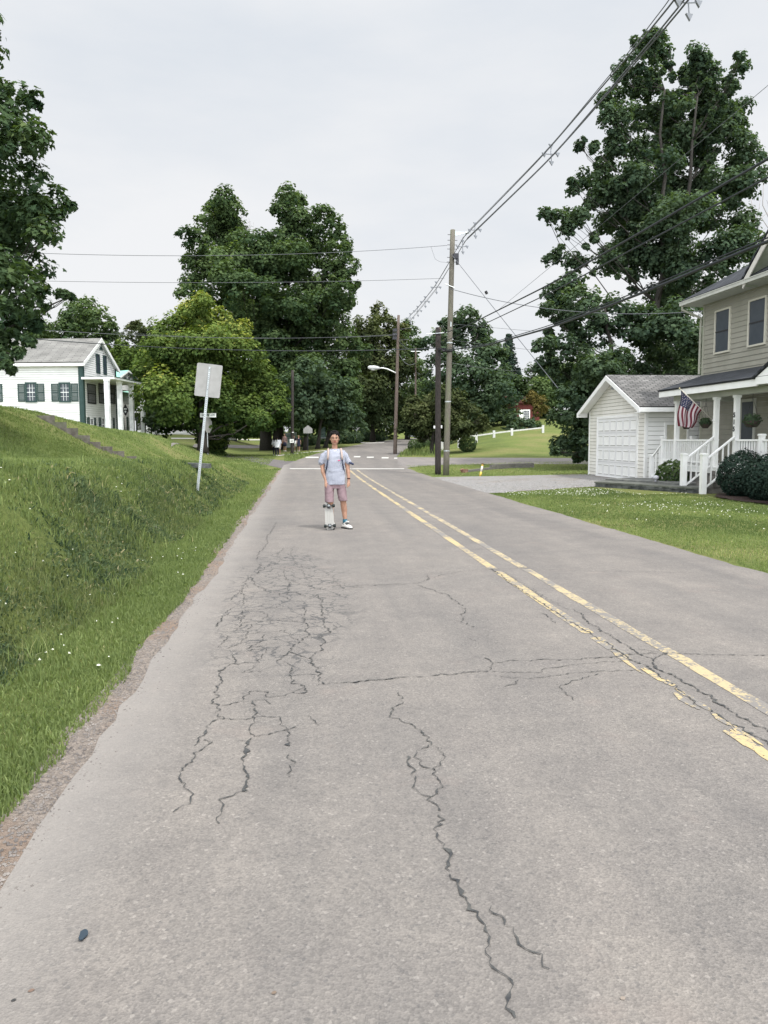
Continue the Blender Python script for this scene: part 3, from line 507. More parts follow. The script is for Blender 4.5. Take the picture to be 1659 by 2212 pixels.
# ---------------------------------------------------------------- grass
GR_B = leafmat('grass_bright', (.105, .145, .058), (.245, .295, .118), (.42, .38, .21), .38)
GR_D = leafmat('grass_dark', (.09, .115, .048), (.21, .235, .105), (.38, .31, .20), .4)
def wnoise(x, y, s, seed):
    r = np.random.RandomState(seed); v = 0
    for k in range(5):
        a = r.uniform(0, 6.3); f = s*r.uniform(.6, 1.8); v = v+np.sin((x*math.cos(a)+y*math.sin(a))*f+r.uniform(0, 6.3)+1.3*np.sin((y*math.cos(a)-x*math.sin(a))*f*.7))
    return v/5
def blades(name, x, y, h, wd, mat, tint, lean=.45):
    n = len(x); z = H(x, y)-.01; a = RS.uniform(0, 6.283, n); ln = np.abs(RS.normal(0, lean, n))*h; fx, fy = np.cos(a), np.sin(a)
    b = RS.uniform(0, 6.283, n); lx, ly = np.cos(b)*ln, np.sin(b)*ln
    P = np.zeros((n, 5, 3)); w2 = wd/2
    P[:, 0] = np.stack([x-fx*w2, y-fy*w2, z], 1); P[:, 1] = np.stack([x+fx*w2, y+fy*w2, z], 1)
    P[:, 2] = np.stack([x+fx*w2*.8+lx*.35, y+fy*w2*.8+ly*.35, z+h*.6], 1); P[:, 3] = np.stack([x-fx*w2*.8+lx*.35, y-fy*w2*.8+ly*.35, z+h*.6], 1)
    P[:, 4] = np.stack([x+lx, y+ly, z+h*np.sqrt(np.maximum(.15, 1-(ln/np.maximum(h, 1e-3))**2*.6))], 1)
    base = (np.arange(n)*5)[:, None]; I = np.concatenate([base+np.array([[0, 1, 2, 3]]), base+np.array([[3, 2, 4]])], 1).ravel()
    return setp(rawmesh(name, P.reshape(-1, 3), np.tile([4, 3], n), I, mat, attr=np.repeat(tint, 5)), kind='stuff')
def sample(n, x0, x1, y0, y1, keep=None):
    x = RS.uniform(x0, x1, n); y = RS.uniform(y0, y1, n)
    if keep is not None: k = keep(x, y); x, y = x[k], y[k]
    return x, y
def edge(x, y): return x < -1.255+.045*ss(5, 9, y)+.05*wnoise(x*0, y, 3.0, 5)+.04*wnoise(x*0, y, 11.0, 6)
xs, ysl = [], []; sc_l = []
for n, x0, x1, y0, y1, s in ((95000, -4.3, -1.2, 1.8, 8, 1.), (14000, -1.5, -1.2, 1.8, 11, 1.1), (95000, -7.5, -1.2, 8, 15, 1.35), (60000, -9, -1.1, 15, 24, 2.1), (42000, -13, -1.0, 24, 42, 3.0), (30000, -22, -2.0, 42, 66, 4.4)):
    x, y = sample(n, x0, x1, y0, y1, edge); xs.append(x); ysl.append(y); sc_l.append(np.full(len(x), s))
x = np.concatenate(xs); y = np.concatenate(ysl); s_ = np.concatenate(sc_l); hb = H(x, y)
# mid bank is coarse and dark; verge and crest are short and bright
xj = x+.30*wnoise(x, y, 1.3, 61)+.12*wnoise(x, y, 4.7, 62); mid = ss(-1.8, -2.3, xj)*(1-ss(-2.55, -3.05, xj)); mid = np.clip(mid+.25*wnoise(x, y, 1.6, 9)*mid, 0, 1)*ss(36, 15, y)
pick = RS.uniform(0, 1, len(x)) < mid; keep_ = ~pick | (RS.uniform(0, 1, len(x)) < .45); x, y, s_, pick = x[keep_], y[keep_], s_[keep_], pick[keep_]
t = np.clip(.38+.2*wnoise(x, y, 1.1, 11)+.12*wnoise(x, y, 4., 12)+RS.normal(0, .17, len(x)), 0, 1)
hh = (.05+.03*wnoise(x, y, 2.2, 14)+.015*RS.normal(0, 1, len(x))).clip(.02, .2)
for nm, k, mt, mulh in (('verge_grass', ~pick, GR_B, 1.), ('bank_grass', pick, GR_D, 1.7)):
    blades(nm, x[k], y[k], hh[k]*mulh*(1+.12*(s_[k]-1)), (.005+.0035*RS.uniform(0, 1, k.sum()))*s_[k]*1.25, mt, t[k])
cx_, cy_ = [], []
for _ in range(150):
    a, b = RS.uniform(-3.4, -1.7), 2.5+RS.uniform(0, 1)**1.4*20; m_ = RS.randint(14, 40); cx_.append(a+RS.normal(0, .05, m_)); cy_.append(b+RS.normal(0, .06, m_))
cx_, cy_ = np.concatenate(cx_), np.concatenate(cy_); blades('tall_grass_tufts', cx_, cy_, RS.uniform(.09, .21, len(cx_)), RS.uniform(.006, .010, len(cx_))*np.clip(cy_/7, 1, 2.5), GR_B, np.clip(RS.normal(.35, .25, len(cx_)), 0, 1), .5)
# broad clover and plantain leaves in the verge and bank
x, y = sample(26000, -5, -1.2, 2, 16, edge); k = wnoise(x, y, 1.5, 21)+RS.normal(0, .25, len(x)) > .05; x, y = x[k], y[k]
GR_W = leafmat('bank_weed_leaves', (.032, .056, .034), (.140, .185, .090), (.40, .34, .21), .3)
def patch(x, y, sc, sd, t): return wnoise(x, y, sc, sd) > t
for nm, n_, x0, x1, y0, y1, s in (('bank_weeds', 42000, -3.6, -1.95, 2.2, 8, 1.), ('bank_weeds', 42000, -3.7, -1.95, 8, 16, 1.5), ('bank_weeds', 26000, -3.8, -1.95, 16, 30, 2.4)):
    a_, b_ = sample(n_, x0, x1, y0, y1); aj_ = a_+.30*wnoise(a_, b_, 1.3, 61)+.12*wnoise(a_, b_, 4.7, 62); k_ = RS.uniform(0, 1, n_) < ss(-1.8, -2.3, aj_)*(1-.93*ss(-2.5, -3.1, aj_))*.95*ss(38, 14, b_); a_, b_ = a_[k_], b_[k_]; m_ = len(a_)
    tt = np.clip(.40+.30*wnoise(a_, b_, 2.3, 51)+.22*wnoise(a_, b_, 7., 52)+RS.normal(0, .24, m_)+.5*(wnoise(a_, b_, 1.3, 53) > .55), 0, 1)
    hh2 = np.clip(.045+.05*wnoise(a_, b_, 3.1, 54)+RS.normal(0, .015, m_), .015, .14)*(1+.25*(s-1)); blades(nm, a_, b_, hh2, RS.uniform(.008, .020, m_)*s, GR_W, tt, 1.1)
a_, b_ = sample(50000, -6, -1.25, 2, 18, edge); k_ = (a_ > -2.1) | (a_ < -2.6); a_, b_ = a_[k_], b_[k_]; m_ = len(a_)
blades('verge_weeds', a_, b_, RS.uniform(.015, .05, m_), RS.uniform(.006, .015, m_)*np.clip(b_/7, 1, 2.4), GR_B, np.clip(.35+.35*wnoise(a_, b_, 3.3, 57)+RS.normal(0, .25, m_), 0, 1), 1.0)
blades('broad_leaf_weeds', x, y, RS.uniform(.03, .075, len(x)), RS.uniform(.014, .03, len(x)), GR_B, np.clip(RS.normal(.25, .15, len(x)), 0, 1), 1.0)
def rl(x, y): return (x > 5.46+.06*wnoise(x*0, y, 2.5, 31)) & ((y < 22.5+(np.clip(x, 5.3, 12.5)-5.3)*.62) | ((y > 33.2+.1*np.sin(x*3)) & (y < 45.5))) & ~((x > 9.5) & (y > 21.5) & (y < 33)) & ~((x > 10.9) & (y < 21.5))
x, y = sample(170000, 5.4, 13, 7.5, 27, rl); k = RS.uniform(0, 1, len(x)) < np.where(y < 16, 1, .6); x, y = x[k], y[k]; ds = np.hypot(x, y)/12
t = np.clip(.22+.34*wnoise(x, y, .8, 33)+.18*wnoise(x, y, 3., 34)+RS.normal(0, .17, len(x))+.55*(wnoise(x, y, 1.1, 36) > .42)*RS.uniform(0, 1, len(x)), 0, 1)
blades('lawn_grass', x, y, (.035+.012*RS.normal(0, 1, len(x))).clip(.015, .07), (.006+.004*RS.uniform(0, 1, len(x)))*ds*1.4, GR_B, t)
x, y = sample(16000, 5.4, 18, 33.2, 46, lambda x, y: (x > 5.6) & (y < 43.0+(x-5.4)*.4)); t = np.clip(RS.normal(.5, .2, len(x)), 0, 1)
blades('far_lawn_grass', x, y, RS.uniform(.03, .06, len(x)), RS.uniform(.02, .035, len(x)), GR_B, t)
# white clover heads
FLW = M('clover_flower', (.72, .72, .62), (.60, .60, .48), 9)
def flowers(name, x, y, r):
    z = H(x, y)+RS.uniform(.03, .055, len(x)); return scatter_stones(name, np.stack([x, y, z], 1), FLW, r*.8, r*1.25)
x, y = sample(5200, 5.6, 13, 9, 25, rl); k = wnoise(x, y, 1.0, 41)*.9+.5*wnoise(x, y, 3.4, 42)+.05*(y-15)+RS.normal(0, .2, len(x)) > .52; flowers('clover_flowers', x[k], y[k], .013)
x, y = sample(170, -4.5, -1.4, 2, 14, edge); k = wnoise(x, y, 1.3, 43) > .0; flowers('verge_clover_flowers', x[k], y[k], .011)
# ---------------------------------------------------------------- trees
LM_DEEP = leafmat('maple_leaves_deep', (.036, .060, .040), (.095, .136, .074), (.16, .20, .09), .32)
LM_MID = leafmat('maple_leaves', (.034, .060, .030), (.108, .152, .062), (.20, .235, .08), .32)
LM_YEL = leafmat('maple_leaves_yellow_green', (.036, .066, .022), (.135, .185, .048), (.33, .33, .08), .3)
LM_OLV = leafmat('olive_leaves', (.028, .042, .020), (.085, .10, .042), (.15, .15, .07), .22)
LM_SPR = leafmat('spruce_needles', (.014, .028, .022), (.040, .060, .045), (.055, .08, .05), .05)
LM_NEAR = leafmat('near_maple_leaves', (.028, .052, .030), (.076, .114, .050), (.12, .155, .06), .27)
LM_RUST = leafmat('rusty_leaves', (.06, .06, .02), (.20, .16, .055), (.26, .18, .07), .22)
def leaf_template(kind):
    if kind == 'maple':
        p = [(0, 0), (.42, -.06), (.30, .16), (.50, .34), (.26, .40), (.20, .52), (0, .98), (-.20, .52), (-.26, .40), (-.50, .34), (-.30, .16), (-.42, -.06)]
        return np.array([(x, y-.4, -.10*abs(x)) for x, y in p])
    if kind == 'tri': return np.array([(-.5, -.3, 0), (.5, -.3, 0), (0, .6, 0)])
    return np.array([(-.5, 0, -.08), (0, -.55, 0), (.5, 0, -.08), (0, .6, .0)])
def leaves(name, Pn, Nn, size, mat, parent, tint, kind='quad'):
    T = leaf_template(kind); n = len(Pn); k = len(T)
    Nn = Nn/(np.linalg.norm(Nn, axis=1)[:, None]+1e-9); a = RS.normal(0, 1, (n, 3)); a -= Nn*(a*Nn).sum(1)[:, None]; a /= np.linalg.norm(a, axis=1)[:, None]+1e-9; b = np.cross(Nn, a)
    s = size*RS.uniform(.65, 1.3, n)
    V = Pn[:, None]+s[:, None, None]*(T[None, :, 0:1]*a[:, None]+T[None, :, 1:2]*b[:, None]+T[None, :, 2:3]*Nn[:, None])
    return rawmesh(name, V.reshape(-1, 3), np.full(n, k), np.arange(n*k), mat, parent, attr=np.repeat(np.clip(tint, 0, 1), k))
def crown_points(lobes, density, size, K=15, hollow=.55, flat=.75):
    """leaf positions in small boughs spread over the shell of every lobe"""
    P = []; Nn = []; T = []
    for (c, r) in lobes:
        c = np.array(c, float); kk = max(8, int(K*1.9*RS.uniform(.8, 1.2))); lobe_t = RS.normal(0, .10)
        for j in range(kk):
            d = RS.normal(0, 1, 3); d[2] = d[2]*.9+.22; d /= np.linalg.norm(d)
            cc = c+d*r*RS.uniform(hollow, .98)*np.array([1, 1, .9]); rr = r*RS.uniform(.20, .50)
            n = max(6, int(density*4*math.pi*rr*rr/(size*size)*.62)); q = RS.normal(0, 1, (n, 3)); q /= np.linalg.norm(q, axis=1)[:, None]; rad = RS.uniform(.2, 1, n)**.5*(1+.45*(RS.uniform(0, 1, n) < .18)*RS.uniform(0, 1, n))
            q2 = q*rad[:, None]*rr; q2[:, 2] *= flat; q2[:, 2] -= .25*(q2[:, 0]**2+q2[:, 1]**2)/rr
            P.append(cc+q2); up = np.array([0, 0, 1.]); nn = q*.7+up*.75+d*.5+RS.normal(0, .45, (n, 3)); Nn.append(nn)
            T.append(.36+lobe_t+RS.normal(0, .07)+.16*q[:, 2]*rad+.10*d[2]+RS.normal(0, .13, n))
    return np.concatenate(P), np.concatenate(Nn), np.concatenate(T)
def limb(mb, p, q, r0, r1, wig=.06, n=5):
    p = np.array(p, float); q = np.array(q, float); L_ = np.linalg.norm(q-p); pts = []; rr = []
    for i in range(n+1):
        t = i/n; s = p+(q-p)*t; s = s+RS.normal(0, 1, 3)*wig*L_*math.sin(math.pi*t)*.5; s[2] -= .10*L_*math.sin(math.pi*t)*(1 if q[2] > p[2] else 0)*.5
        pts.append(s); rr.append(r0+(r1-r0)*t**.8)
    mb.tube(pts, rr, 7); return pts
def tree(name, label, base, lobes, r0, leafsize, mat, density=1., stems=1, kind='quad', K=15, group=None, fork=.28, extra=None, cat='tree', limbfrac=1., flat=.75, tintup=0., hollow=.55, leans=None, fill=.8):
    lobes = list(lobes)+[(np.array(c)+RS.normal(0, .55, 3)*r*np.array([1, 1.4, .8]), r*RS.uniform(.65, .9)) for _ in range(2) for c, r in lobes if RS.uniform() < fill-_]; limbfrac = limbfrac*.4
    base = np.array(base, float); base[2] = H(base[0], base[1])-.05 if len(base) < 4 else base[3]; base = base[:3]
    t = thing(name, base, label, cat, group); mb = MB(); cen = np.mean([l[0] for l in lobes], axis=0); top = max(l[0][2]+l[1]*.3 for l in lobes); hgt = top-base[2]
    tops = []
    for s in range(stems):
        if leans: tx, ty = leans[s]
        else: tx, ty = (cen[0]-base[0])*.8, (cen[1]-base[1])*.8
        b0 = base+np.array([(s-(stems-1)/2)*r0*1.5, RS.normal(0, .1), 0]); e = np.array([b0[0]+tx, b0[1]+ty, base[2]+hgt*.84])
        pts = []; n = 9
        for i in range(n+1):
            f_ = i/n; pts.append(b0+(e-b0)*np.array([f_**1.2, f_**1.2, f_])+np.array([RS.normal(0, .012*hgt)*f_, RS.normal(0, .012*hgt)*f_, 0]))
        mb.tube(pts, [r0*(1.35 if i == 0 else 1)*(1-.9*(i/n)**.9)+.02 for i in range(n+1)], 10); tops.append(pts)
    twl = []
    for (c, r) in lobes:
        if RS.uniform() > limbfrac: continue
        c = np.array(c); best = min(tops, key=lambda P_: min(np.linalg.norm(q[:2]-c[:2])+max(0, q[2]-c[2])*2 for q in P_[2:]))
        hz = np.linalg.norm(c[:2]-best[4][:2]); zt = max(base[2]+hgt*fork*.7, c[2]-.75*hz-r*.6); p = min(best[1:], key=lambda q: abs(q[2]-zt)); fr = 1-(p[2]-base[2])/hgt
        pp = limb(mb, p, c, max(.02, r0*.18*fr+.012), .012+.002*r)
        twl.append((pp[3], r*.42)); twl.append((pp[4], r*.5)); twl.append((pp[2]+RS.normal(0, .2, 3)*r, r*.34))
        for j in range(2):
            d = RS.normal(0, 1, 3); d[2] = abs(d[2])*.6; d /= np.linalg.norm(d); limb(mb, pp[3], c+d*r*.8, .014+.005*r, .007, n=3)
    mb.build('trunk', BARK, t, True)
    P, Nn, T = crown_points(lobes+twl, density, leafsize, K, hollow=hollow, flat=flat)
    P[:, 2] = np.maximum(P[:, 2], H(P[:, 0], P[:, 1])+.1)
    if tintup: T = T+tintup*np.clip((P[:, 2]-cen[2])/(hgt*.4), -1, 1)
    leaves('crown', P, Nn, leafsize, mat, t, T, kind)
    if extra: extra(t)
    return t
def LB(D, *q, spread=0):
    out = []
    for a in q:
        u, v, r = a[:3]; dd = a[3] if len(a) > 3 else RS.uniform(-1, 1)*spread
        out.append((dep(u, v, D+dd), r*D/F))
    return out
# near maple, upper left
D = 17.5
lob = LB(D, (-28, 108, 40), (-60, 40, 60), (22, 232, 52), (75, 215, 22), (-50, 300, 110), (66, 300, 40), (72, 380, 34), (118, 432, 38), (150, 444, 15), (45, 470, 75), (-70, 500, 130), (98, 505, 38), (62, 570, 50), (0, 620, 85), (85, 625, 25), (62, 668, 50), (134, 634, 13), (152, 640, 8), (28, 725, 42), (80, 700, 20), (-40, 740, 70), (0, 770, 25), (40, 760, 14), (12, 790, 12), (-120, 250, 130), (-150, 420, 150), (-150, 600, 150), (-120, 750, 90), (62, 735, 14), (-20, 190, 40), spread=1.6)
back = [(np.array(c)+np.array([RS.uniform(-3.0, -.8), RS.uniform(1, 4.0), RS.uniform(-.5, .6)]), r*1.0) for c, r in lob if r > .55]
tree('maple_tree', 'large dark maple hanging in from the left edge above the grassy hillside', dep(-120, 900, D+1.5), lob+back, .32, .125, LM_NEAR, .9, kind='maple', K=14, limbfrac=.8, fill=.25)
# tall maple behind the garage
D = 44
q = [(1416,83,25),(1394,106,22),(1371,134,24),(1429,115,24),(1358,154,19),(1371,192,28),(1339,205,20),(1303,224,25),(1316,262,25),(1352,243,26),(1405,179,25),(1506,128,24),(1490,160,28),(1538,154,26),(1595,148,20),(1578,182,20),(1528,198,35),(1606,226,24),(1580,256,30),(1512,243,35),(1448,224,26),(1432,275,32),(1480,288,32),(1550,288,30),(1256,308,14),(1282,318,12),(1333,314,26),(1384,320,32),(1307,358,22),(1448,336,35),(1528,346,35),(1602,346,28),(1262,384,26),(1240,410,18),(1307,416,32),(1368,384,35),(1432,400,38),(1512,410,38),(1592,400,35),(1205,466,20),(1240,474,25),(1224,497,18),(1304,480,34),(1368,464,38),(1448,480,42),(1528,474,40),(1608,474,36),(1270,452,16),
     (1200,552,20),(1236,560,26),(1320,555,40),(1400,560,46),(1480,560,48),(1560,560,45),(1630,535,34),(1350,520,30),(1655,600,30),(1400,250,45),(1420,350,50),(1415,440,55),(1500,300,45),(1500,400,55),(1340,430,45),(1570,400,50),(1400,520,60),(1480,210,32),(1550,240,32),(1600,320,40),(1440,500,60),(1340,300,30),(1440,640,50),(1530,640,50),(1620,640,40)]
lob = LB(D, *q, spread=3.2)
tree('maple_tree', 'tallest maple with two leaders and gaps of sky, behind the white garage', dep(1425, 985, D), lob, .27, .165, LM_DEEP, .95, stems=2, K=13, flat=.8, hollow=.45, fill=1.7, leans=[(-.2, 0), (1.6, .5)], fork=.2)
D = 40
q = [(1195,632,28),(1235,610,30),(1180,668,20),(1215,680,36),(1262,650,40),(1182,740,20),(1218,745,34),(1175,780,16),(1215,800,34),(1270,720,50),(1320,680,55),(1390,700,55),(1460,700,55),(1515,730,40),(1235,860,36),(1205,900,22),(1235,915,34),(1222,958,30),(1262,960,36),(1200,975,12),(1300,780,55),(1380,775,50),(1460,770,45),(1270,860,48),(1275,920,45),(1330,850,50),(1560,690,50),(1185,720,14),(1250,985,16),(1400,850,60),(1480,850,60)]
tree('maple_tree', 'dense dark maple whose low boughs reach the ground left of the garage', dep(1340, 985, D), LB(D, *q, spread=2.2), .3, .165, LM_DEEP, 1.0, K=14, fork=.15)
# yellow-green maple
D = 60
b = hit(438, 978); lob = LB(D, (430,672,38),(400,690,36),(462,690,34),(370,722,46),(500,720,44),(345,745,34),(440,740,60),(530,760,42),(330,790,42),(400,800,60),(480,800,64),(556,812,42),(350,850,50),(430,860,64),(520,860,55),(590,850,36),(600,880,26),(312,858,22),(322,900,24),(380,900,36),(450,905,46),(520,905,36),(566,905,26),(350,880,32),(410,882,34),(470,905,34),(530,915,34),(590,900,28),(300,800,16),(300,830,16), spread=3.2)
tree('maple_tree', 'round yellow-green maple left of centre, behind the leaning road sign', b, lob, .33, .20, LM_YEL, 1.05, K=18, tintup=.3, fork=.18, limbfrac=.6)
# the pair of tall old maples
D = 76
b1 = hit(576, 973); b2 = hit(599, 972)
lob = LB(D, (482,425,28),(462,455,30),(500,450,28),(445,480,34),(490,490,40),(428,515,30),(470,530,42),(515,515,26),(425,560,28),(455,585,36),(415,605,26),(500,570,50),(550,545,50),(530,600,50),(480,635,46),(430,640,32),(408,625,20),(560,650,50),(520,690,50),(560,720,40),(575,530,34),(600,525,26),(585,570,42),(592,620,48),(572,670,48),(605,690,46),(590,790,50),(560,850,60),(590,730,30),(600,880,60),(530,820,50), spread=3.5)
tree('maple_tree', 'tall old maple with a high left tower of leaves, its trunk left of its twin', b1, lob, .55, .26, LM_MID, .9, K=14, leans=[(-1.5, .5)], fork=.25)
lob = LB(D+1.5, (622,422,26),(640,435,24),(612,455,26),(650,470,34),(628,500,34),(700,462,26),(720,490,30),(700,520,36),(728,540,32),(672,540,30),(718,580,30),(640,550,40),(600,560,40),(650,600,45),(700,610,40),(738,600,22),(742,625,26),(762,622,12),(730,650,36),(690,660,50),(640,670,55),(720,700,46),(740,740,38),(670,730,60),(620,740,50),(700,800,60),(740,800,36),(640,810,60),(680,860,60),(740,860,40),(755,835,26),(640,880,50),(700,895,46), spread=3.5)
tree('maple_tree', 'tall old maple with twin leafy towers, its trunk beside the walkers', b2, lob, .50, .26, LM_MID, .95, K=14, leans=[(2.0, .5)], fork=.25)
# further trees behind
def simple(label, D, q, base=None, mat=LM_MID, size=.32, dens=.9, r0=.3, spread=4, K=12, cat='tree', group=None, name='maple_tree', **kw):
    b = hit(*base) if base else None
    p = dep((base or (q[0][0], 950))[0], 960, D); return tree(name, label, p, LB(D, *q, spread=spread), r0, size, mat, dens, K=K, group=group, cat=cat, **kw)
simple('light green topped tree beyond the old maples, left of the brown pole', 98, [(812,682,30),(790,710,34),(838,700,24),(785,760,44),(835,750,40),(812,790,50),(770,800,36),(850,800,36),(800,850,50),(840,860,44),(760,860,36),(810,900,40),(860,880,30)], (805, 955), LM_OLV, tintup=.25)
simple('dark tree with a ragged top right behind the brown pole', 112, [(880,715,26),(862,740,26),(897,745,22),(870,790,40),(890,800,30),(905,850,24),(880,860,40),(858,900,34),(900,900,30),(840,930,24)], (880, 950), LM_MID, spread=5)
simple('broad dark tree right of the tall pale pole', 84, [(1000,690,28),(975,705,28),(1030,700,26),(952,735,26),(945,720,14),(990,750,46),(1045,735,34),(1070,770,32),(960,790,40),(1020,800,50),(1078,815,34),(1060,850,46),(1000,860,50),(950,850,36),(1095,860,26),(1085,895,36),(1030,905,44),(970,905,36),(1110,905,24),(1130,915,18)], (1010, 940), LM_DEEP, size=.28, spread=4)
simple('low spreading olive tree behind the two foreground poles', 60, [(925,868,26),(955,850,24),(985,868,28),(900,895,28),(880,920,22),(935,905,36),(975,905,34),(1015,890,26),(1030,920,20),(1000,925,24),(955,930,26),(915,930,24),(1045,905,12),(895,870,18),(875,895,14)], (932, 962), LM_OLV, size=.17, dens=.8, r0=.16, spread=2.2, K=16)
simple('green tree rising behind the left end of the white house', 92, [(190,660,26),(165,690,32),(215,690,28),(235,705,20),(190,715,40),(140,715,36),(240,725,16),(120,740,30),(100,720,30),(205,745,34),(255,742,8)], (180, 800), LM_MID, size=.3, spread=4, tintup=.15)
simple('pale hazy tree far behind the white house gable', 125, [(285,712,18),(300,706,16),(262,730,18),(320,716,20),(300,745,28),(265,765,26),(335,740,20),(330,780,34),(290,790,34)], (300, 850), LM_OLV, size=.32, spread=5)
simple('bright green bush-like tree behind the white house roof', 80, [(225,750,10),(245,765,14),(262,750,18),(285,770,22),(305,760,22),(270,790,30),(310,800,34),(290,830,26),(300,860,26)], (280, 880), LM_YEL, size=.26, dens=.9, r0=.15, spread=3)
simple('young tree growing beside the columned porch', 56, [(322,868,9),(330,890,14),(316,905,10),(338,905,12),(326,922,14),(345,893,7)], (326, 950), LM_DEEP, size=.12, dens=.7, r0=.06, spread=.8)
simple('yellow-tinged small tree in front of the brick house', 84, [(1150,856,14),(1168,866,14),(1140,868,10),(1175,882,12),(1158,880,12)], (1152, 925), LM_RUST, size=.16, dens=.8, r0=.08, spread=1.5)
simple('mid green tree between the spruce and the dark maple', 96, [(1150,800,22),(1128,825,22),(1165,835,28),(1140,860,26),(1178,800,20),(1120,880,26),(1190,860,26),(1180,900,24)], (1150, 925), LM_MID, size=.26, spread=3)
# wood that closes the view, each tree of its own
bgq = [(0,0,1.0),(-.45,.15,.62),(.45,.12,.62),(-.2,.6,.55),(.25,.55,.55),(0,-.5,.7),(-.5,-.4,.55),(.5,-.4,.55),(0,.95,.38)]
proto = None
spots = [(340,120,150),(120,118,160),(20,110,150),(230,130,150),(560,150,120),(640,160,120),(700,155,130),(760,165,120),(820,170,120),(920,165,120),(600,130,90),(680,132,90),(745,130,90),(500,130,90),(1060,130,110),(1120,140,110),(1000,150,120),(1190,120,120),(1250,110,130),(1500,110,150),(1620,105,150),(430,128,110),(1330,120,140),(870,150,90),(-60,115,150),(960,185,110),(585,112,70),(625,118,66),(660,112,60),(705,116,66),(745,112,56),(560,125,80),(785,125,56),(640,104,44),(720,104,40),(600,104,40)]
for i, (u, D, rp) in enumerate(spots):
    R_ = 5.2
    if proto is None:
        lobs = [(np.array([a*R_, RS.uniform(-.4, .4)*R_, 6+b_*R_]), c*R_*.62) for a, b_, c in bgq]
        proto = tree('woodland_tree', 'dark green tree in the wood that closes the far view', (0, 0, 0), lobs, .3, .38, LM_MID, .85, K=14, group='trees of the far wood', fork=.2)
        o = proto; kids = list(proto.children)
    else:
        o = proto.copy(); col.objects.link(o)
        for c in kids: k = c.copy(); col.objects.link(k); k.parent = o
    o['label'] = 'dark green tree in the wood behind the white house, left side' if u < 330 else 'dark woodland tree closing the view behind the round yellow-green maple' if u < 570 else 'dark woodland tree behind the walkers and the lone dark pole' if u < 700 else 'dark woodland tree in the background behind the street lamp' if u < 860 else 'dark woodland tree behind the foreground poles and the olive tree' if u < 1100 else 'dark woodland tree behind the brick house and the low-boughed maple' if u < 1400 else 'dark woodland tree behind the roof of the beige house'
    p = dep(u, 950, D); p[2] = H(p[0], p[1]); s = rp/F*D/9.5*.92; o.location = p; o.rotation_euler = (0, 0, i*1.7); o.scale = (s, s, s*RS.uniform(.75, .95))
# spruces
def spruce(label, u, vtop, vbase, D, halfw):
    p = dep(u, vbase, D); top = dep(u, vtop, D); hgt = top[2]-p[2]; R_ = halfw/F*D; t = thing('spruce_tree', p, label, 'tree')
    MB().tube([p, p+np.array([0, 0, hgt*.97])], [.2, .02], 8).build('trunk', BARK, t, True); P = []; Nn = []; T = []
    for i in range(46):
        f = i/46; z = p[2]+hgt*(.06+.92*f); rr = R_*(1-f)**.85+.15
        for k in range(9):
            a = RS.uniform(0, 6.28); ln = rr*RS.uniform(.65, 1.1); n = int(16+ln*34); s = RS.uniform(.05, 1, n); dz = -.28*ln*s+.22*ln*s**2.5
            x = p[0]+np.cos(a)*ln*s+RS.normal(0, .10, n); y = p[1]+np.sin(a)*ln*s+RS.normal(0, .10, n); P.append(np.stack([x, y, z+dz-np.abs(RS.normal(0, .14, n))], 1)); Nn.append(RS.normal(0, .6, (n, 3))+[math.cos(a), math.sin(a), .6]); T.append(RS.normal(.4, .2, n)+.2*s)
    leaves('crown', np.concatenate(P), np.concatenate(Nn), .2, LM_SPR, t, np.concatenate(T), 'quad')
spruce('dark pointed spruce to the right of the broad dark tree', 1097, 716, 935, 98, 44)
spruce('small distant spruce peeping over the wood beside the dark maple', 1118, 790, 935, 112, 22)
# dead twigs above the maple and leafless tree behind the big maple
def bare(label, u, v0, D, specs):
    p = dep(u, v0, D); t = thing('bare_tree', p, label, 'tree'); mb = MB()
    for (u1, v1, r) in specs:
        q = dep(u1, v1, D); pts = limb(mb, p, q, r, r*.2, .05, 6)
        for j in range(9):
            k = RS.randint(2, 6); d = RS.normal(0, 1, 3); d[2] = abs(d[2])+.6; d[1] *= .5; d /= np.linalg.norm(d); limb(mb, pts[k], pts[k]+d*np.linalg.norm(q-p)*RS.uniform(.12, .3), r*.35, r*.12, .05, 3)
    mb.build('trunk', M('dead_wood', (.30, .28, .27)), t, True)
bare('leafless grey tree showing behind the right flank of the tallest maple', 1690, 700, 52, [(1622,430,.10),(1650,380,.09),(1600,500,.07),(1680,330,.1),(1640,540,.06)])
bare('dead grey twigs standing between the two maple towers', 535, 600, 78, [(538,472,.05),(520,440,.05),(548,480,.05),(528,500,.05)])
# shrubs
def shrub(name, label, c, r, mat, size, dens=1., group=None, flatz=1., K=30, cat='shrub', stemh=.15):
    c = np.array(c, float); base = np.array([c[0], c[1], H(c[0], c[1])]); t = thing(name, base, label, cat, group); P, Nn, T = [], [], []
    n = int(dens*4*math.pi*r*r/(size*size)*2.8); q = RS.normal(0, 1, (n, 3)); q /= np.linalg.norm(q, axis=1)[:, None]
    bump_ = 1+.10*wnoise(q[:, 0]*3+c[0], q[:, 1]*3+q[:, 2]*2, 2.2, 77); rad = RS.uniform(.55, 1, n)**.35*bump_+np.abs(RS.normal(0, .03, n)); p = q*rad[:, None]*r; p[:, 2] *= flatz; p += [c[0], c[1], base[2]+r*flatz*.92]; p[:, 2] = np.maximum(p[:, 2], base[2]+.03)
    MB().tube([base, base+np.array([0, 0, r*flatz])], [.05, .03], 6).build('stem', BARK, t)
    leaves('foliage', p, q+[0, 0, .5]+RS.normal(0, .4, (n, 3)), size, mat, t, .35+.25*q[:, 2]+RS.normal(0, .15, n)); return t
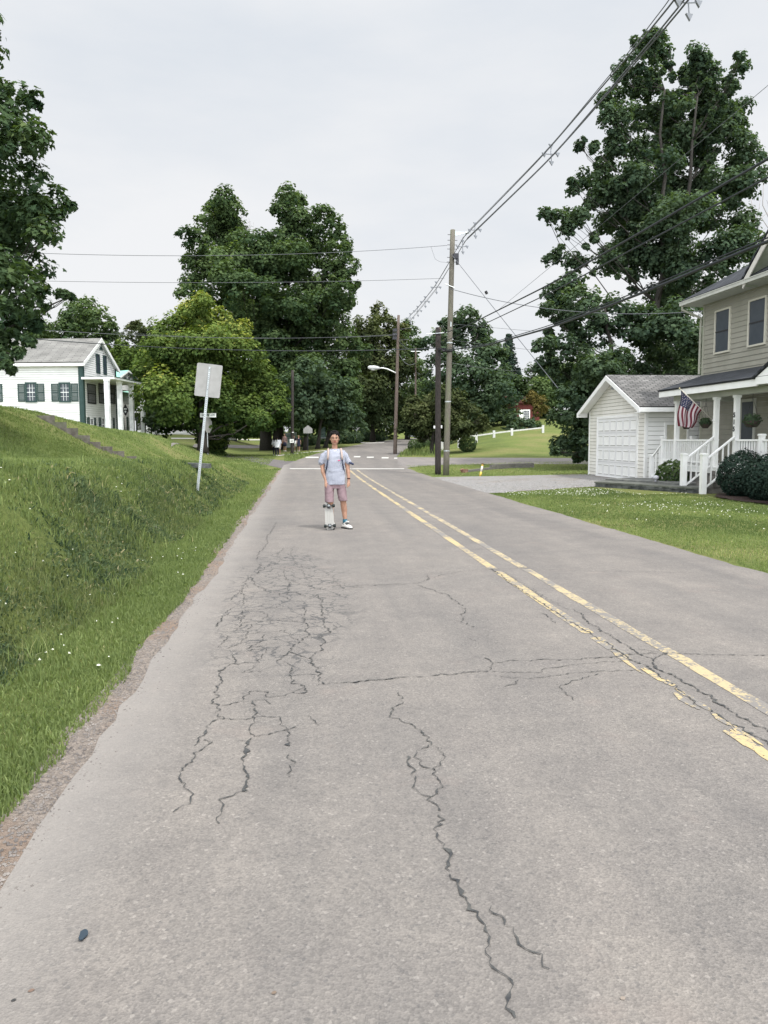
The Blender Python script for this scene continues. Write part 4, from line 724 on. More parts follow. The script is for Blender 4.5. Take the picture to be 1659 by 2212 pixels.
p = hit(466, 978.5); D = float((p-CO)@CF); shrub('evergreen_shrub', 'round dark evergreen shrub beside the trunk of the yellow-green maple', p, 28*D/F, LM_SPR, .12, 1.)
p = hit(322, 946, 45); shrub('evergreen_shrub', 'low clipped bush at the foot of the last porch column', dep(322, 940, 58), 9*58/F, LM_DEEP, .08)
for (u, v, r, lb) in ((1010, 958, 20, 'leafy flowering bush in the far corner lawn right of the pale pole'), (896, 962, 15, 'weedy bush at the road bend beside the brown pole'), (915, 955, 16, 'dark bush under the olive tree')):
    p = hit(u, v+r*.9); D = float((p-CO)@CF); shrub('garden_shrub', lb, p, r*D/F, LM_MID, .13, .9, flatz=.95)
for i, (u, v, r) in enumerate(((1125, 918, 7), (1138, 917, 7), (1162, 918, 8), (1100, 920, 7))):
    D = 82; c = dep(u, v, D); shrub('garden_shrub', ['small bush left below the brick house window', 'bush directly under the brick house window', 'bush right of the brick house window', 'leftmost small bush before the brick house'][i], c, r*D/F, LM_MID if i else LM_OLV, .12, .9)
hd = thing('hedge', hit(520, 945), 'long pale-topped hedge at the back of the lawn behind the round evergreen shrub', 'hedge'); D = 88; P = []; 
n = 16000; us = RS.uniform(476, 586, n); hh_ = RS.uniform(0, 1, n)**.6; vs = 946-(24+6*np.sin(us*.13)+3*np.sin(us*.41))*hh_; dd = D+RS.uniform(-.7, .7, n)
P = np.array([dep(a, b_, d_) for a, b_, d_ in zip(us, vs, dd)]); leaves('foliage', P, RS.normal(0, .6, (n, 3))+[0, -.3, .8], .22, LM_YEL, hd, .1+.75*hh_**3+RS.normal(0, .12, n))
for i, (x0, y0, r) in enumerate(((11.95, 20.35, .66), (11.75, 18.9, .62), (11.55, 17.6, .6))):
    shrub('yew_bush', ['yew bush nearest the porch steps, on the mulch bed', 'middle yew bush of the mulch bed in front of the porch', 'yew bush nearest the right edge on the mulch bed'][i], (x0, y0, 0), r, LM_SPR, .06, 1.1, group='yew bushes before the porch')
shrub('hosta_shrub', 'leafy shrub in the corner between the garage and the porch', (12.0, 24.6, 0), .5, LM_MID, .10, .9, flatz=.95)
# tall weeds beside the far road edge
x, y = [], []
for _ in range(900):
    p = hit(RS.uniform(862, 960), RS.uniform(966, 986)); x.append(p[0]); y.append(p[1])
x = np.array(x); y = np.array(y); k = x > roadx(y)+3.5; blades('roadside_weeds', x[k], y[k], RS.uniform(.15, .5, k.sum()), RS.uniform(.03, .07, k.sum()), GR_B, RS.uniform(0, .6, k.sum()))
x, y = [], []
for _ in range(1500):
    p = hit(RS.uniform(615, 690), RS.uniform(978, 997)); x.append(p[0]); y.append(p[1])
x = np.array(x); y = np.array(y); k = x < roadx(y)-3.4; blades('kerbside_clover', x[k], y[k], RS.uniform(.06, .22, k.sum()), RS.uniform(.03, .06, k.sum()), GR_B, RS.uniform(0, .7, k.sum()))
# ---------------------------------------------------------------- buildings
def window(par, name, o, d, nrm, t0, t1, z0, z1, fr, frw=.08, pane=GLASS, muntins=(0, 0), proud=.07, sash=True, sill=False, sashm=None):
    """window on a wall: o + t*d along, nrm outward"""
    o, d, nrm = (np.array(a, float) for a in (o, d, nrm)); up = np.array([0, 0, 1.])
    def bar(mb, a0, a1, b0, b1, e0, e1): mb.box(o+d*(a0+a1)/2+nrm*(e0+e1)/2+up*((b0+b1)/2), (a1-a0, e1-e0, b1-b0), d, nrm, up)
    m = MB(); bar(m, t0, t1, z1-frw, z1, 0, proud); bar(m, t0, t1, z0, z0+frw, 0, proud+(.03 if sill else 0)); bar(m, t0, t0+frw, z0+frw, z1-frw, 0, proud); bar(m, t1-frw, t1, z0+frw, z1-frw, 0, proud)
    w_ = m.build(name, fr, par); off = w_
    g = MB(); bar(g, t0+frw, t1-frw, z0+frw, z1-frw, -.02, .034); g.build('pane', pane, w_)
    if sash or muntins != (0, 0):
        k = MB(); zm = (z0+z1)/2
        if sash: bar(k, t0+frw, t1-frw, zm-.022, zm+.022, .034, .050)
        nh, nv = muntins
        for i in range(1, nh+1): a = t0+frw+(t1-t0-2*frw)*i/(nh+1); bar(k, a-.011, a+.011, z0+frw, z1-frw, .034, .046)
        for i in range(1, nv+1):
            b = z0+frw+(z1-z0-2*frw)*i/(nv+1)
            if sash and abs(b-zm) < .03: continue
            bar(k, t0+frw, t1-frw, b-.011, b+.011, .034, .046)
        k.build('sash', sashm or fr, w_)
    return w_
def shutter(par, o, d, nrm, t0, t1, z0, z1, mat=DGREEN):
    o, d, nrm = (np.array(a, float) for a in (o, d, nrm)); up = np.array([0, 0, 1.]); m = MB()
    def bar(a0, a1, b0, b1, e0, e1): m.box(o+d*(a0+a1)/2+nrm*(e0+e1)/2+up*((b0+b1)/2), (a1-a0, e1-e0, b1-b0), d, nrm, up)
    f = .05; bar(t0, t0+f, z0, z1, .02, .055); bar(t1-f, t1, z0, z1, .02, .055)
    for b in (z0, (z0+z1)/2-f/2, z1-f): bar(t0+f, t1-f, b, b+f, .02, .055)
    n = int((z1-z0)/.055)
    for i in range(n): b = z0+f+(z1-z0-2*f)*i/n; bar(t0+f, t1-f, b, b+.03, .02, .042)
    return m.build('shutter', mat, par)
EX, EY, UP = np.array([1., 0, 0]), np.array([0, 1., 0]), np.array([0, 0, 1.])
# ---- garage: gable end with the door faces the road (-x)
GX, GY0, GY1, GXB = 12.5, 27.8, 33.5, 19.5; GYM = (GY0+GY1)/2
g = thing('garage', (GX, GYM, 0), 'white vinyl sided one-car garage with grey shingled roof beside the porch', 'garage')
ez, pk = 2.80, 4.02; slope = (pk-ez)/(GYM-GY0)
lim = lambda z: (0, GY1-GY0) if z <= ez else ((z-ez)/slope, (GY1-GY0)-(z-ez)/slope)
core = MB(); core.prism([(GX+.004, GY0+.004, .02), (GX+.004, GY1-.004, .02), (GX+.004, GY1-.004, ez), (GX+.004, GYM, pk-.004), (GX+.004, GY0+.004, ez)], (GXB-GX, 0, 0))
core.build('core', WHITE, g)
m = MB(); siding(m, (GX, GY0, 0), EY, -EX, GY1-GY0, .06, pk, .142, lim=lim); m.build('front_wall', M('aged_cream_vinyl', (.74, .725, .68), (.64, .62, .56), 1.1, rough=.55), g)
m = MB(); siding(m, (GX, GY0, 0), EX, -EY, GXB-GX, .06, ez, .165); m.build('side_wall', WHITE, g)
m = MB(); siding(m, (GX, GY1, 0), EX, EY, GXB-GX, .06, ez, .165); m.build('rear_side_wall', WHITE, g)
m = MB(); m.bx(GX-.03, GX+.07, GY0-.03, GY0+.09, .03, ez-.02); m.bx(GX-.03, GX+.07, GY1-.09, GY1+.03, .03, ez-.02); m.build('corner_board', WHITEP, g)
m = MB(); m.bx(GX-.01, GXB, GY0-.01, GY1+.01, -.1, .058); m.build('footing', M('concrete', (.28, .27, .26), (.38, .37, .35), 5, rough=.9), g)
OVX, OVY = .42, .34; rz = lambda y: pk-abs(y-GYM)*slope
ye0, ye1 = GY0-OVY, GY1+OVY; th = .05
rf = roofslab('roof', [(GX-OVX, ye0, rz(ye0)+.06), (GXB+.3, ye0, rz(ye0)+.06), (GXB+.3, GYM, pk+.06), (GX-OVX, GYM, pk+.06)], th, SH_GREY, g)
roofslab('roof', [(GX-OVX, ye1, rz(ye1)+.06), (GXB+.3, ye1, rz(ye1)+.06), (GXB+.3, GYM+.001, pk+.06), (GX-OVX, GYM+.001, pk+.06)], th, SH_GREY, g)
def rake(mb, x, y0, z0, y1, z1, w_, t_): mb.prism([(x, y0, z0), (x, y1, z1), (x, y1, z1-w_), (x, y0, z0-w_)], (t_, 0, 0))
m = MB(); rake(m, GX-OVX-.03, ye0, rz(ye0)+.08, GYM, pk+.08, .19, .03); rake(m, GX-OVX-.03, ye1, rz(ye1)+.08, GYM, pk+.08, .19, .03)
m.bx(GX-OVX-.03, GX-.01, ye0+.002, GY0-.004, rz(ye0)-.13, rz(ye0)-.11); m.bx(GX-OVX-.035, GX-.03, ye0-.06, ye0+.12, rz(ye0)-.13, rz(ye0)+.06)
m.bx(GX-OVX-.035, GX-.03, ye1-.12, ye1+.06, rz(ye1)-.13, rz(ye1)+.06)
m.build('barge_board', WHITEP, g)
m = MB(); m.prism([(GX-OVX, ye0, rz(ye0)+.03), (GX-OVX, GYM, pk+.03), (GX-OVX, GYM, pk-.0), (GX-OVX, ye0, rz(ye0))], (OVX-.02, 0, 0)); m.prism([(GX-OVX, ye1, rz(ye1)+.03), (GX-OVX, GYM, pk+.03), (GX-OVX, GYM, pk-.0), (GX-OVX, ye1, rz(ye1))], (OVX-.02, 0, 0))
m.bx(GX, GXB, ye0+.01, GY0-.02, rz(ye0)-.09, rz(ye0)-.07); m.build('soffit', WHITEP, g)
m = MB(); m.bx(GX-OVX, GXB, ye0-.10, ye0, rz(ye0)-.10, rz(ye0)+.055); m.build('gutter', WHITEP, g)
# door
dy0, dy1, dz0, dz1 = 28.5, 32.45, .05, 2.42
m = MB(); m.bx(GX-.055, GX+.0, dy0-.10, dy0, .05, dz1+.10); m.bx(GX-.055, GX+.0, dy1, dy1+.10, .05, dz1+.10); m.bx(GX-.055, GX+.0, dy0, dy1, dz1, dz1+.10); m.bx(GX-.07, GX+.02, dy0-.1, dy1+.1, .03, .052)
dr = m.build('door_frame', WHITEP, g)
door = MB().bx(GX-.028, GX+.01, dy0, dy1, dz0, dz1).build('garage_door', M('door_white', (.74, .74, .74), (.70, .70, .70), 2, rough=.5), g)
pn = MB(); nr, nc = 4, 6; ph = (dz1-dz0)/nr; pw = (dy1-dy0)/nc
for i in range(nr):
    for j in range(nc):
        a, b = dy0+j*pw+.09, dy0+(j+1)*pw-.09; z0, z1 = dz0+i*ph+.10, dz0+(i+1)*ph-.10
        pn.prism([(GX-.030, a, z0), (GX-.030, b, z0), (GX-.030, b, z1), (GX-.030, a, z1)], (.001, 0, 0))
        for (ya, yb, za, zb) in ((a, b, z1-.030, z1), (a, b, z0, z0+.024)): pn.bx(GX-.046, GX-.029, ya, yb, za, zb); (pn.bx(GX-.0405, GX-.0285, ya+.02, yb-.02, za-.016, za), pn.joint.update(range(len(pn.f)-6, len(pn.f))))  # dark strips paint in the shadow lines of the panel grooves
        pn.bx(GX-.036, GX-.029, a, a+.012, z0+.018, z1-.022); pn.bx(GX-.036, GX-.029, b-.012, b, z0+.018, z1-.022)
pn.build('raised_panel', WHITEP, door);
sg = MB()
for i in range(1, nr): sg.bx(GX-.0295, GX-.028, dy0, dy1, dz0+i*ph-.004, dz0+i*ph+.004)
sg.build('section_joint', M('joint_grey', (.30, .30, .31)), door)
fl = MB(); fl.bx(GX-.08, GX, GYM-.20, GYM-.08, 3.62, 3.70); fl.ball((GX-.16, GYM-.26, 3.60), (.07, .06, .06)); fl.ball((GX-.16, GYM-.02, 3.60), (.07, .06, .06)); fl.build('flood_light', M('grey_metal', (.25, .26, .27), rough=.4), g)
a = onY(1435, 919.6, GY0); b_ = onY(1481, 919.6, GY0); wx0, wx1 = a[0]-GX, b_[0]-GX+.1
window(g, 'window', (GX, GY0, 0), EX, -EY, wx0, wx1, 1.05, a[2]+.1, WHITEP, .07, CURTAIN, sash=False, sill=True)
# ---- house with porch
HXF, HY1, HY0, HXB = 14.4, 27.42, 16.4, 21.5; EZ = 6.36
h = thing('house', (HXF, HY1, 0), 'two storey beige sided house with a white porch at the right edge', 'house')
MB().bx(HXF+.004, HXB, HY0, HY1-.004, .0, EZ+.02).build('core', BEIGE, h)
m = MB(); siding(m, (HXF, HY0, 0), EY, -EX, HY1-HY0, .72, EZ, .168); m.build('front_wall', BEIGE, h)
m = MB(); siding(m, (HXF, HY0, 0), EX, -EY, HXB-HXF, .3, EZ, .168); m.build('side_wall', BEIGE, h)
m = MB(); siding(m, (HXF, HY1, 0), EX, EY, HXB-HXF, .3, EZ, .168); m.build('side_wall', BEIGE, h)
TRIM = M('beige_trim', (.33, .33, .27), rough=.6)
m = MB(); m.bx(HXF-.035, HXF+.06, HY1-.07, HY1+.035, .72, EZ-.01); m.build('corner_board', TRIM, h)
XO = 13.78; m = MB(); m.bx(XO, HXF, HY0-.4, HY1+.45, EZ-.012, EZ+.012); m.bx(HXF, HXB, HY1+.03, HY1+.45, EZ-.012, EZ+.012); m.build('soffit', M('soffit_grey', (.52, .54, .51), (.46, .48, .45), 1.5), h)
GUT = M('gutter_grey', (.50, .50, .46), (.42, .43, .39), 3, rough=.45)
m = MB(); m.bx(XO-.11, XO, HY0-.4, HY1+.45, EZ+.0, EZ+.13); m.bx(XO-.125, XO-.11, HY0-.4, HY1+.46, EZ+.105, EZ+.135); m.build('gutter', GUT, h)
m = MB(); m.tube([(XO-.05, HY1+.33, EZ), (XO-.05, HY1+.33, EZ-.14), (HXF-.08, HY1+.08, EZ-.46), (HXF-.08, HY1+.08, EZ-.62), (HXF-.08, HY1+.10, 3.9)], .042, 8); m.build('downpipe', TRIM, h)
rp = .62; xr = (XO+HXB+.6)/2; zr = EZ+.1+rp*(xr-XO)
ridge_in = 3.9
m = roofslab('roof', [(XO-.03, HY0-.4, EZ+.13), (XO-.03, HY1+.47, EZ+.13), (xr, HY1-ridge_in, zr), (xr, HY0-.4, zr)], .06, SH_BLACK, h)
MB().prism([(XO, HY1+.45, EZ+.12), (HXB+.6, HY1+.45, EZ+.12), (xr, HY1-ridge_in, zr-.01)], (0, -.02, .05)).build('roof', SH_BLACK, h)
# front gable over the facade
gy1, gz = 23.55, EZ+.30; pky, pkz = 20.9, EZ+2.55
m = MB(); lim = lambda z: ((z-gz)/(pkz-gz)*(gy1-pky), 2*(gy1-pky)-(z-gz)/(pkz-gz)*(gy1-pky)); siding(m, (XO+.42, gy1, 0), -EY, -EX, 5, gz-.05, pkz, .168, lim=lim); MB_ = m.build('gable_wall', M('stained_siding', (.42, .40, .33), (.30, .29, .25), 1.5), h)
m = MB()
for s in (1, -1):
    y0_ = pky+s*(gy1-pky+.25); z0_ = gz-.22
    m.prism([(XO-.08, y0_, z0_), (XO-.08, pky, pkz+.08), (XO-.08, pky, pkz-.14), (XO-.08, y0_-s*.03, z0_-.22)], (.035, 0, 0))
m.build('barge_board', M('aged_white_trim', (.60, .58, .54), (.50, .48, .44), 4), h)
m = MB()
for s in (1, -1):
    y0_ = pky+s*(gy1-pky+.25); z0_ = gz-.22; m.prism([(XO-.045, y0_, z0_-.12), (XO-.045, pky, pkz-.02), (XO-.045, pky, pkz-.05), (XO-.045, y0_, z0_-.15)], (.47, 0, 0))
m.build('soffit', M('mildew_soffit', (.34, .37, .30), (.24, .27, .20), 2), h)
for s in (1, -1):
    y0_ = pky+s*(gy1-pky+.3); z0_ = gz-.2; roofslab('roof', [(XO-.1, y0_, z0_), (XO+3, y0_, z0_), (XO+3, pky, pkz+.1), (XO-.1, pky, pkz+.1)], .05, SH_BLACK, h)
def fy(y): return y-HY0
for (ya, yb) in ((25.58, 26.58), (23.50, 24.50), (20.4, 21.4)):
    w_ = window(h, 'window', (HXF, HY0, 0), EY, -EX, fy(ya), fy(yb), 4.50, 6.0, M('beige_window_trim', (.52, .50, .42), rough=.5), .06, SCREEN, sash=True, sashm=DARKSTEEL, proud=.07)
# porch
PX, FZ = 12.4, .74; PY1 = 26.15; PY0 = 15.5
m = MB(); m.bx(PX-.12, HXF, PY0, PY1+.05, FZ-.04, FZ); m.bx(PX-.10, PX-.07, PY0, PY1, FZ-.20, FZ-.042); m.bx(PX-.1, HXF, PY1-.0, PY1+.03, FZ-.20, FZ-.042); m.build('porch_floor', WHITEP, h)
m = MB(); m.bx(PX+.02, HXF, PY0, PY1-.1, 0, FZ-.04); m.build('porch_base', M('stone_base', (.08, .08, .08), (.24, .23, .21), 3.2, rough=.9, bump=1), h)
BZ = 2.82; m = MB(); m.bx(PX-.07, PX+.07, PY0, 25.35, BZ, BZ+.17); m.bx(PX+.07, HXF, 25.2, 25.34, BZ, BZ+.17); m.build('porch_beam', M('beam_grey', (.42, .43, .38), (.36, .37, .33), 2), h)
m = MB(); m.bx(PX-.25, HXF, PY0, 25.6, BZ+.175, BZ+.20); m.build('porch_ceiling', M('porch_ceiling_paint', (.45, .47, .44)), h)
fx = 12.02; fz = 3.0
m = MB(); m.bx(fx-.03, fx, 19.9, 25.72, fz-.03, fz+.155); m.prism([(fx-.03, 25.72, fz-.03), (fx-.03, 25.72, fz+.155), (HXF, 27.3, fz+.8), (HXF, 27.3, fz+.65)], (0.02, .03, 0)); m.build('fascia', WHITEP, h)
roofslab('porch_roof', [(fx-.06, PY0, fz+.16), (fx-.06, 25.75, fz+.16), (HXF, 27.38, fz+.80), (HXF, PY0, fz+.80)], .05, SH_BLACK, h)
# small entry gable of the porch
m = MB(); m.prism([(fx-.07, 19.95, fz+.0), (fx-.07, 19.95, fz+.18), (fx-.07, 18.2, fz+.95), (fx-.07, 16.5, fz+.18), (fx-.07, 16.5, fz)], (.05, 0, 0)); m.build('porch_gable', WHITEP, h)
for s in (1, -1): roofslab('porch_roof', [(fx-.12, 18.2+s*1.85, fz+.15), (HXF, 18.2+s*1.85, fz+.15), (HXF, 18.2, fz+1.05), (fx-.12, 18.2, fz+1.05)], .05, SH_BLACK, h)
for y in (25.2, 22.7, 21.58, 18.6, 16.2):
    p_ = MB(); p_.bx(PX-.065, PX+.065, y-.065, y+.065, FZ, BZ); q = p_.build('porch_post', WHITEP, h)
    MB().bx(PX-.09, PX+.09, y-.09, y+.09, FZ, FZ+.07).bx(PX-.09, PX+.09, y-.09, y+.09, BZ-.07, BZ-.0).build('trim', WHITEP, q)
def newel(x, y, z0, z1, s=.065):
    n_ = MB().bx(x-s, x+s, y-s, y+s, z0, z1).build('newel_post', WHITEP, h); MB().bx(x-s-.02, x+s+.02, y-s-.02, y+s+.02, z1, z1+.03).bx(x-s-.004, x+s+.004, y-s-.004, y+s+.004, z1+.03, z1+.05).build('post_cap', WHITEP, n_)
def railing(p, q, ht=.82, low=.09, step=.125, sk=None):
    p = np.array(p, float); q = np.array(q, float); L_ = np.linalg.norm((q-p)[:2]); t = (q-p)/L_; side = np.array([-t[1], t[0], 0]); side /= np.linalg.norm(side)
    m = MB(); c = lambda a, b, z, w_, hh: m.prism([a+side*w_/2+UP*z, a-side*w_/2+UP*z, a-side*w_/2+UP*(z-hh), a+side*w_/2+UP*(z-hh)], b-a)
    c(p, q, ht, .09, .05); c(p, q, low+.05, .06, .05); rl_ = m.build('railing', WHITEP, h)
    b = MB(); n = max(2, int(L_/step))
    for i in range(1, n): s = p+(q-p)*i/n; b.bx(s[0]-.018, s[0]+.018, s[1]-.018, s[1]+.018, s[2]+low+.05, s[2]+ht-.05)
    b.build('baluster', WHITEP, rl_)
newel(PX, PY1, FZ-.1, 1.62); newel(13.45, PY1, FZ, 1.62); newel(PX, 20.28, FZ, 1.66)
railing((PX, 22.63+2.5, FZ), (PX, 22.77, FZ)); railing((PX, PY1-.07, FZ), (PX, 25.27, FZ)); railing((PX+.07, PY1, FZ), (13.38, PY1, FZ)); railing((13.52, PY1, FZ), (HXF, PY1, FZ)); railing((PX, 21.51, FZ), (PX, 20.35, FZ)); railing((PX, 20.2, FZ), (PX, 18.67, FZ)); railing((PX, 18.5, FZ), (PX, 16.27, FZ))
# steps down to the terrace
SX = 11.42
newel(SX, 22.7, .12, 1.10, .075); newel(SX, 21.52, 0, 1.12, .075)
railing((SX+.06, 22.7, .10), (PX-.06, 22.7, FZ+.02), ht=.90, low=.05, step=.15); railing((SX+.06, 21.52, .10), (PX-.06, 21.55, FZ+.02), ht=.90, low=.05, step=.15)
newel(12.2, 26.6, .0, 1.0); railing((12.2, 26.55, .12), (PX, PY1, FZ-.1), ht=.86, low=.08)
m = MB()
for i in range(4): m.bx(SX+.12+i*.24, PX, 21.62, 22.62, .0 if i == 0 else .02+i*.155, .155*(i+1))
m.build('steps', M('dark_deck_board', (.10, .095, .085), (.19, .18, .165), 6), h)
# doors and things in the porch wall
def wallbox(name, y0, y1, z0, z1, e0, e1, mat, par=h): return MB().bx(HXF-e1, HXF-e0, y0, y1, z0, z1).build(name, mat, par)
W2 = M('porch_white', (.62, .64, .62))
fr_ = wallbox('storm_door', 23.9, 24.75, FZ, 2.86, .02, .06, M('door_trim', (.5, .5, .46))); wallbox('pane', 24.0, 24.65, FZ+.35, 2.76, .061, .066, SCREEN, fr_)
fd = wallbox('front_door', 20.35, 21.25, FZ, 2.8, .02, .07, W2); wallbox('door_panel', 20.5, 21.1, FZ+.2, 1.7, .071, .085, W2, fd); MB().ball((HXF-.10, 21.18, 1.72), .035).build('handle', BLACK, fd)
window(h, 'sidelight', (HXF, HY0, 0), EY, -EX, fy(21.33), fy(21.68), 1.35, 2.7, W2, .05, GLASS, muntins=(0, 2), sash=False)
window(h, 'window', (HXF, HY0, 0), EY, -EX, fy(18.4), fy(19.6), 1.6, 2.7, W2, .06, GLASS)
MB().bx(HXF-.25, HXF-.03, 22.3, 22.62, 1.72, 2.0).prism([(HXF-.25, 22.25, 2.0), (HXF-.25, 22.67, 2.0), (HXF-.14, 22.46, 2.14)], (.2, 0, 0)).build('mailbox', M('mailbox_dark', (.05, .06, .06)), h)
# house number down post three
def text(name, s, size, loc, ex, up, mat, par=None, ext=.004, bold=0.):
    c = bpy.data.curves.new(name, 'FONT'); c.body = s; c.size = size; c.extrude = ext; c.align_x = 'CENTER'; c.align_y = 'CENTER'; c.offset = bold
    o = bpy.data.objects.new(name, c); col.objects.link(o); bpy.context.view_layer.update()
    me = bpy.data.meshes.new_from_object(o.evaluated_get(bpy.context.evaluated_depsgraph_get())); bpy.data.objects.remove(o); o = bpy.data.objects.new(name, me); col.objects.link(o); me.materials.clear(); me.materials.append(mat)
    ex = Vector(ex).normalized(); up = Vector(up).normalized(); n_ = ex.cross(up); loc = Vector(loc); R = Matrix((ex, up, n_)).transposed()
    me.transform(Matrix.Translation(loc-(wloc(par) if par else Vector((0, 0, 0)))) @ R.to_4x4())
    if par: o.parent = par
    return o
for i, ch in enumerate('515'): text('house_number', ch, .19, (PX-.073, 21.58, 2.25-.2*i), (0, -1, 0), (0, 0, 1), BLACK, h, .006, .006)
# ---- stacked slate terrace in front of the garage and the steps
te = thing('stone_terrace', (10.6, 24, 0), 'low dry-stacked slate terrace in front of the porch steps', 'terrace')
m = MB(); poly = [(9.65, 25.3), (10.3, 23.9), (11.28, 21.75), (12.3, 21.68), (12.35, 26.0), (11.5, 26.9), (10.4, 26.3)]
def slab(mb, poly, z0, z1, j=.02): mb.prism([(x+RS.normal(0, j), y+RS.normal(0, j), z0) for x, y in poly], (0, 0, z1-z0))
slab(m, poly, .13, .175); m.build('capstone', M('slate_cap', (.075, .08, .07), (.15, .155, .135), 4, rough=.85, bump=.6), te)
m = MB()
e = [(9.65, 25.3), (10.3, 23.9), (11.28, 21.75), (12.3, 21.68)]
for a, b_ in zip(e[:-1], e[1:]):
    a, b_ = np.array(a), np.array(b_); L_ = np.linalg.norm(b_-a); t = (b_-a)/L_; nn = np.array([-t[1], t[0]])
    for zz in (0, .045, .09):
        s = 0
        while s < L_-.05:
            w_ = min(RS.uniform(.12, .4), L_-s); c = a+t*(s+w_/2)+nn*(.12+RS.normal(0, .015)); m.box((c[0], c[1], zz+.02), (w_-.01, .2, .038), (t[0], t[1], 0), (nn[0], nn[1], 0)); s += w_
m.build('stone_course', SLATE, te)
m = MB(); slab(m, [(10.3, 26.1), (11.1, 24.3), (11.35, 22.95), (12.3, 22.9), (12.3, 26.3), (11.4, 26.8)], .177, .225); m.build('upper_slab', M('slate_upper', (.10, .105, .10), (.19, .19, .175), 4, rough=.85, bump=.5), te)
m = MB(); m.loft([(11.15, 24.0, .22, .035, .035), (11.15, 24.0, .34, .03, .03)], 10); m.ball((11.15, 24.0, .36), (.10, .10, .075)); setp(m.build('garden_mushroom', M('pale_stone', (.50, .50, .52), (.38, .38, .42), 20), None, True), 'small pale stone mushroom ornament on the slate terrace', 'garden ornament')
# ---- hanging baskets, lanterns, string lights, flag
def basket(label, y, z, r, x=PX-.02, spiky=True):
    t = thing('hanging_basket', (x, y, z), label, 'hanging basket', 'hanging baskets of the porch')
    m = MB(); m.loft([(x, y, z-.16, r*.45, r*.45), (x, y, z-.08, r*.8, r*.8), (x, y, z+.02, r, r)], 14); m.build('pot', M('basket_coir', (.03, .025, .02), (.07, .05, .04), 20), t, True)
    m = MB(); [m.tube([(x+r*.9*math.cos(a), y+r*.9*math.sin(a), z), (x, y, BZ-.12)], .004, 4) for a in (0, 2.1, 4.2)]; m.tube([(x, y, BZ-.14), (x, y, BZ+.02)], .006, 4); m.build('hanger', BLACK, t)
    n = 420; q = RS.normal(0, 1, (n, 3)); q /= np.linalg.norm(q, axis=1)[:, None]; p = q*np.array([r*1.2, r*1.2, r*.9])*RS.uniform(.5, 1, n)[:, None]+[x, y, z+.03]; leaves('foliage', p, q, .055, LM_DEEP, t, .3+.2*q[:, 2]+RS.normal(0, .1, n))
basket('hanging basket behind the flag, first bay of the porch', 24.5, 2.05, .17); basket('hanging basket between the flag pole bracket and the storm door', 23.3, 2.06, .17); 
basket('largest dark hanging basket with spiky leaves before the front door', 20.75, 2.05, .24)
la = thing('wind_chime', (PX, 19.6, 2.3), 'dark bell-shaped hanging feeder at the extreme right of the porch', 'hanging feeder'); MB().loft([(PX, 19.75, 2.12, .16, .16), (PX, 19.75, 2.16, .15, .15), (PX, 19.75, 2.28, .03, .03), (PX, 19.75, 2.75, .008, .008)], 12).build('shade', BLACK, la)
BULB = bpy.data.materials.new('fairy_bulb'); BULB.use_nodes = True; BULB.node_tree.nodes['Principled BSDF'].inputs['Base Color'].default_value = (.85, .85, .85, 1); BULB.node_tree.nodes['Principled BSDF'].inputs['Roughness'].default_value = .2
sl_ = thing('string_lights', (PX-.06, 24, 1.4), 'white bulbs of a string light draped along the porch railing', 'string lights'); m = MB()
for k in range(14): y = 25.05-k*.165; m.ball((PX-.07, y, 1.12+.32*abs(math.sin(k*.45))), .02, 6, 5)
m.build('bulb', BULB, sl_); MB().tube([(PX-.07, 25.05-k*.165, 1.12+.32*abs(math.sin(k*.45))) for k in range(14)], .004, 4).build('cord', WHITEP, sl_)
# flag on its slanting pole
fa = thing('flag', (PX-.07, 22.72, 1.80), 'stars and stripes flag hanging on a slanting pole from the porch post', 'flag')
P0 = onX(1543, 911, PX-.07); P1 = onY(1468, 839, 22.55); dirp = (P1-P0)/np.linalg.norm(P1-P0)
MB().tube([P0, P1], .014, 8).build('pole', M('pole_wood', (.45, .42, .36), rough=.4), fa, True); MB().ball(P1, .025).build('finial', M('brass', (.5, .45, .3), rough=.3, metal=.8), fa, True); MB().box(P0-dirp*.02, (.09, .05, .07)).tube([P0-dirp*.03, P0+dirp*.09], .022, 8).build('bracket', WHITEP, fa)
Lp = np.linalg.norm(P1-P0); A0 = P0+dirp*Lp*.36; A1 = P0+dirp*Lp*.965
nu, nv = 26, 39; GR = np.zeros((nu+1, nv+1, 3))
for i in range(nu+1):
    for j in range(nv+1):
        s = i/nu; t_ = j/nv            # s along the hoist (0 = canton end at pole tip), t along the fly
        hoist = A1+(A0-A1)*s; L_ = 1.22; fold = .075*math.sin(s*13+t_*2.2)*t_**.7
        # the cloth hangs down; the lower (pole-root) side is gathered toward the tip side
        drop = np.array([0, 0, -1.])*L_*t_*(.62+.30*(1-s)) ; drift = (A1-A0)*(.15+.62*s)*t_*.62
        GR[i, j] = hoist+drop+drift*.75+np.array([.03*math.sin(7*t_+3*s), fold, 0])
V = GR.reshape(-1, 3); I = []; mi = []
for i in range(nu):
    for j in range(nv):
        a = i*(nv+1)+j; I += [a, a+1, a+nv+2, a+nv+1]; st = int(i*13/nu); mi.append(2 if (st < 7 and j < nv*.4) else (0 if st % 2 == 0 else 1))
RED = M('flag_red', (.085, .009, .018), rough=.8); FWH = M('flag_white', (.33, .29, .30), rough=.8); FBL = M('flag_blue', (.015, .02, .05), rough=.8)
fc = rawmesh('cloth', V, np.full(nu*nv, 4), I, [RED, FWH, FBL], fa, True); fc.data.polygons.foreach_set('material_index', mi)
st = MB()
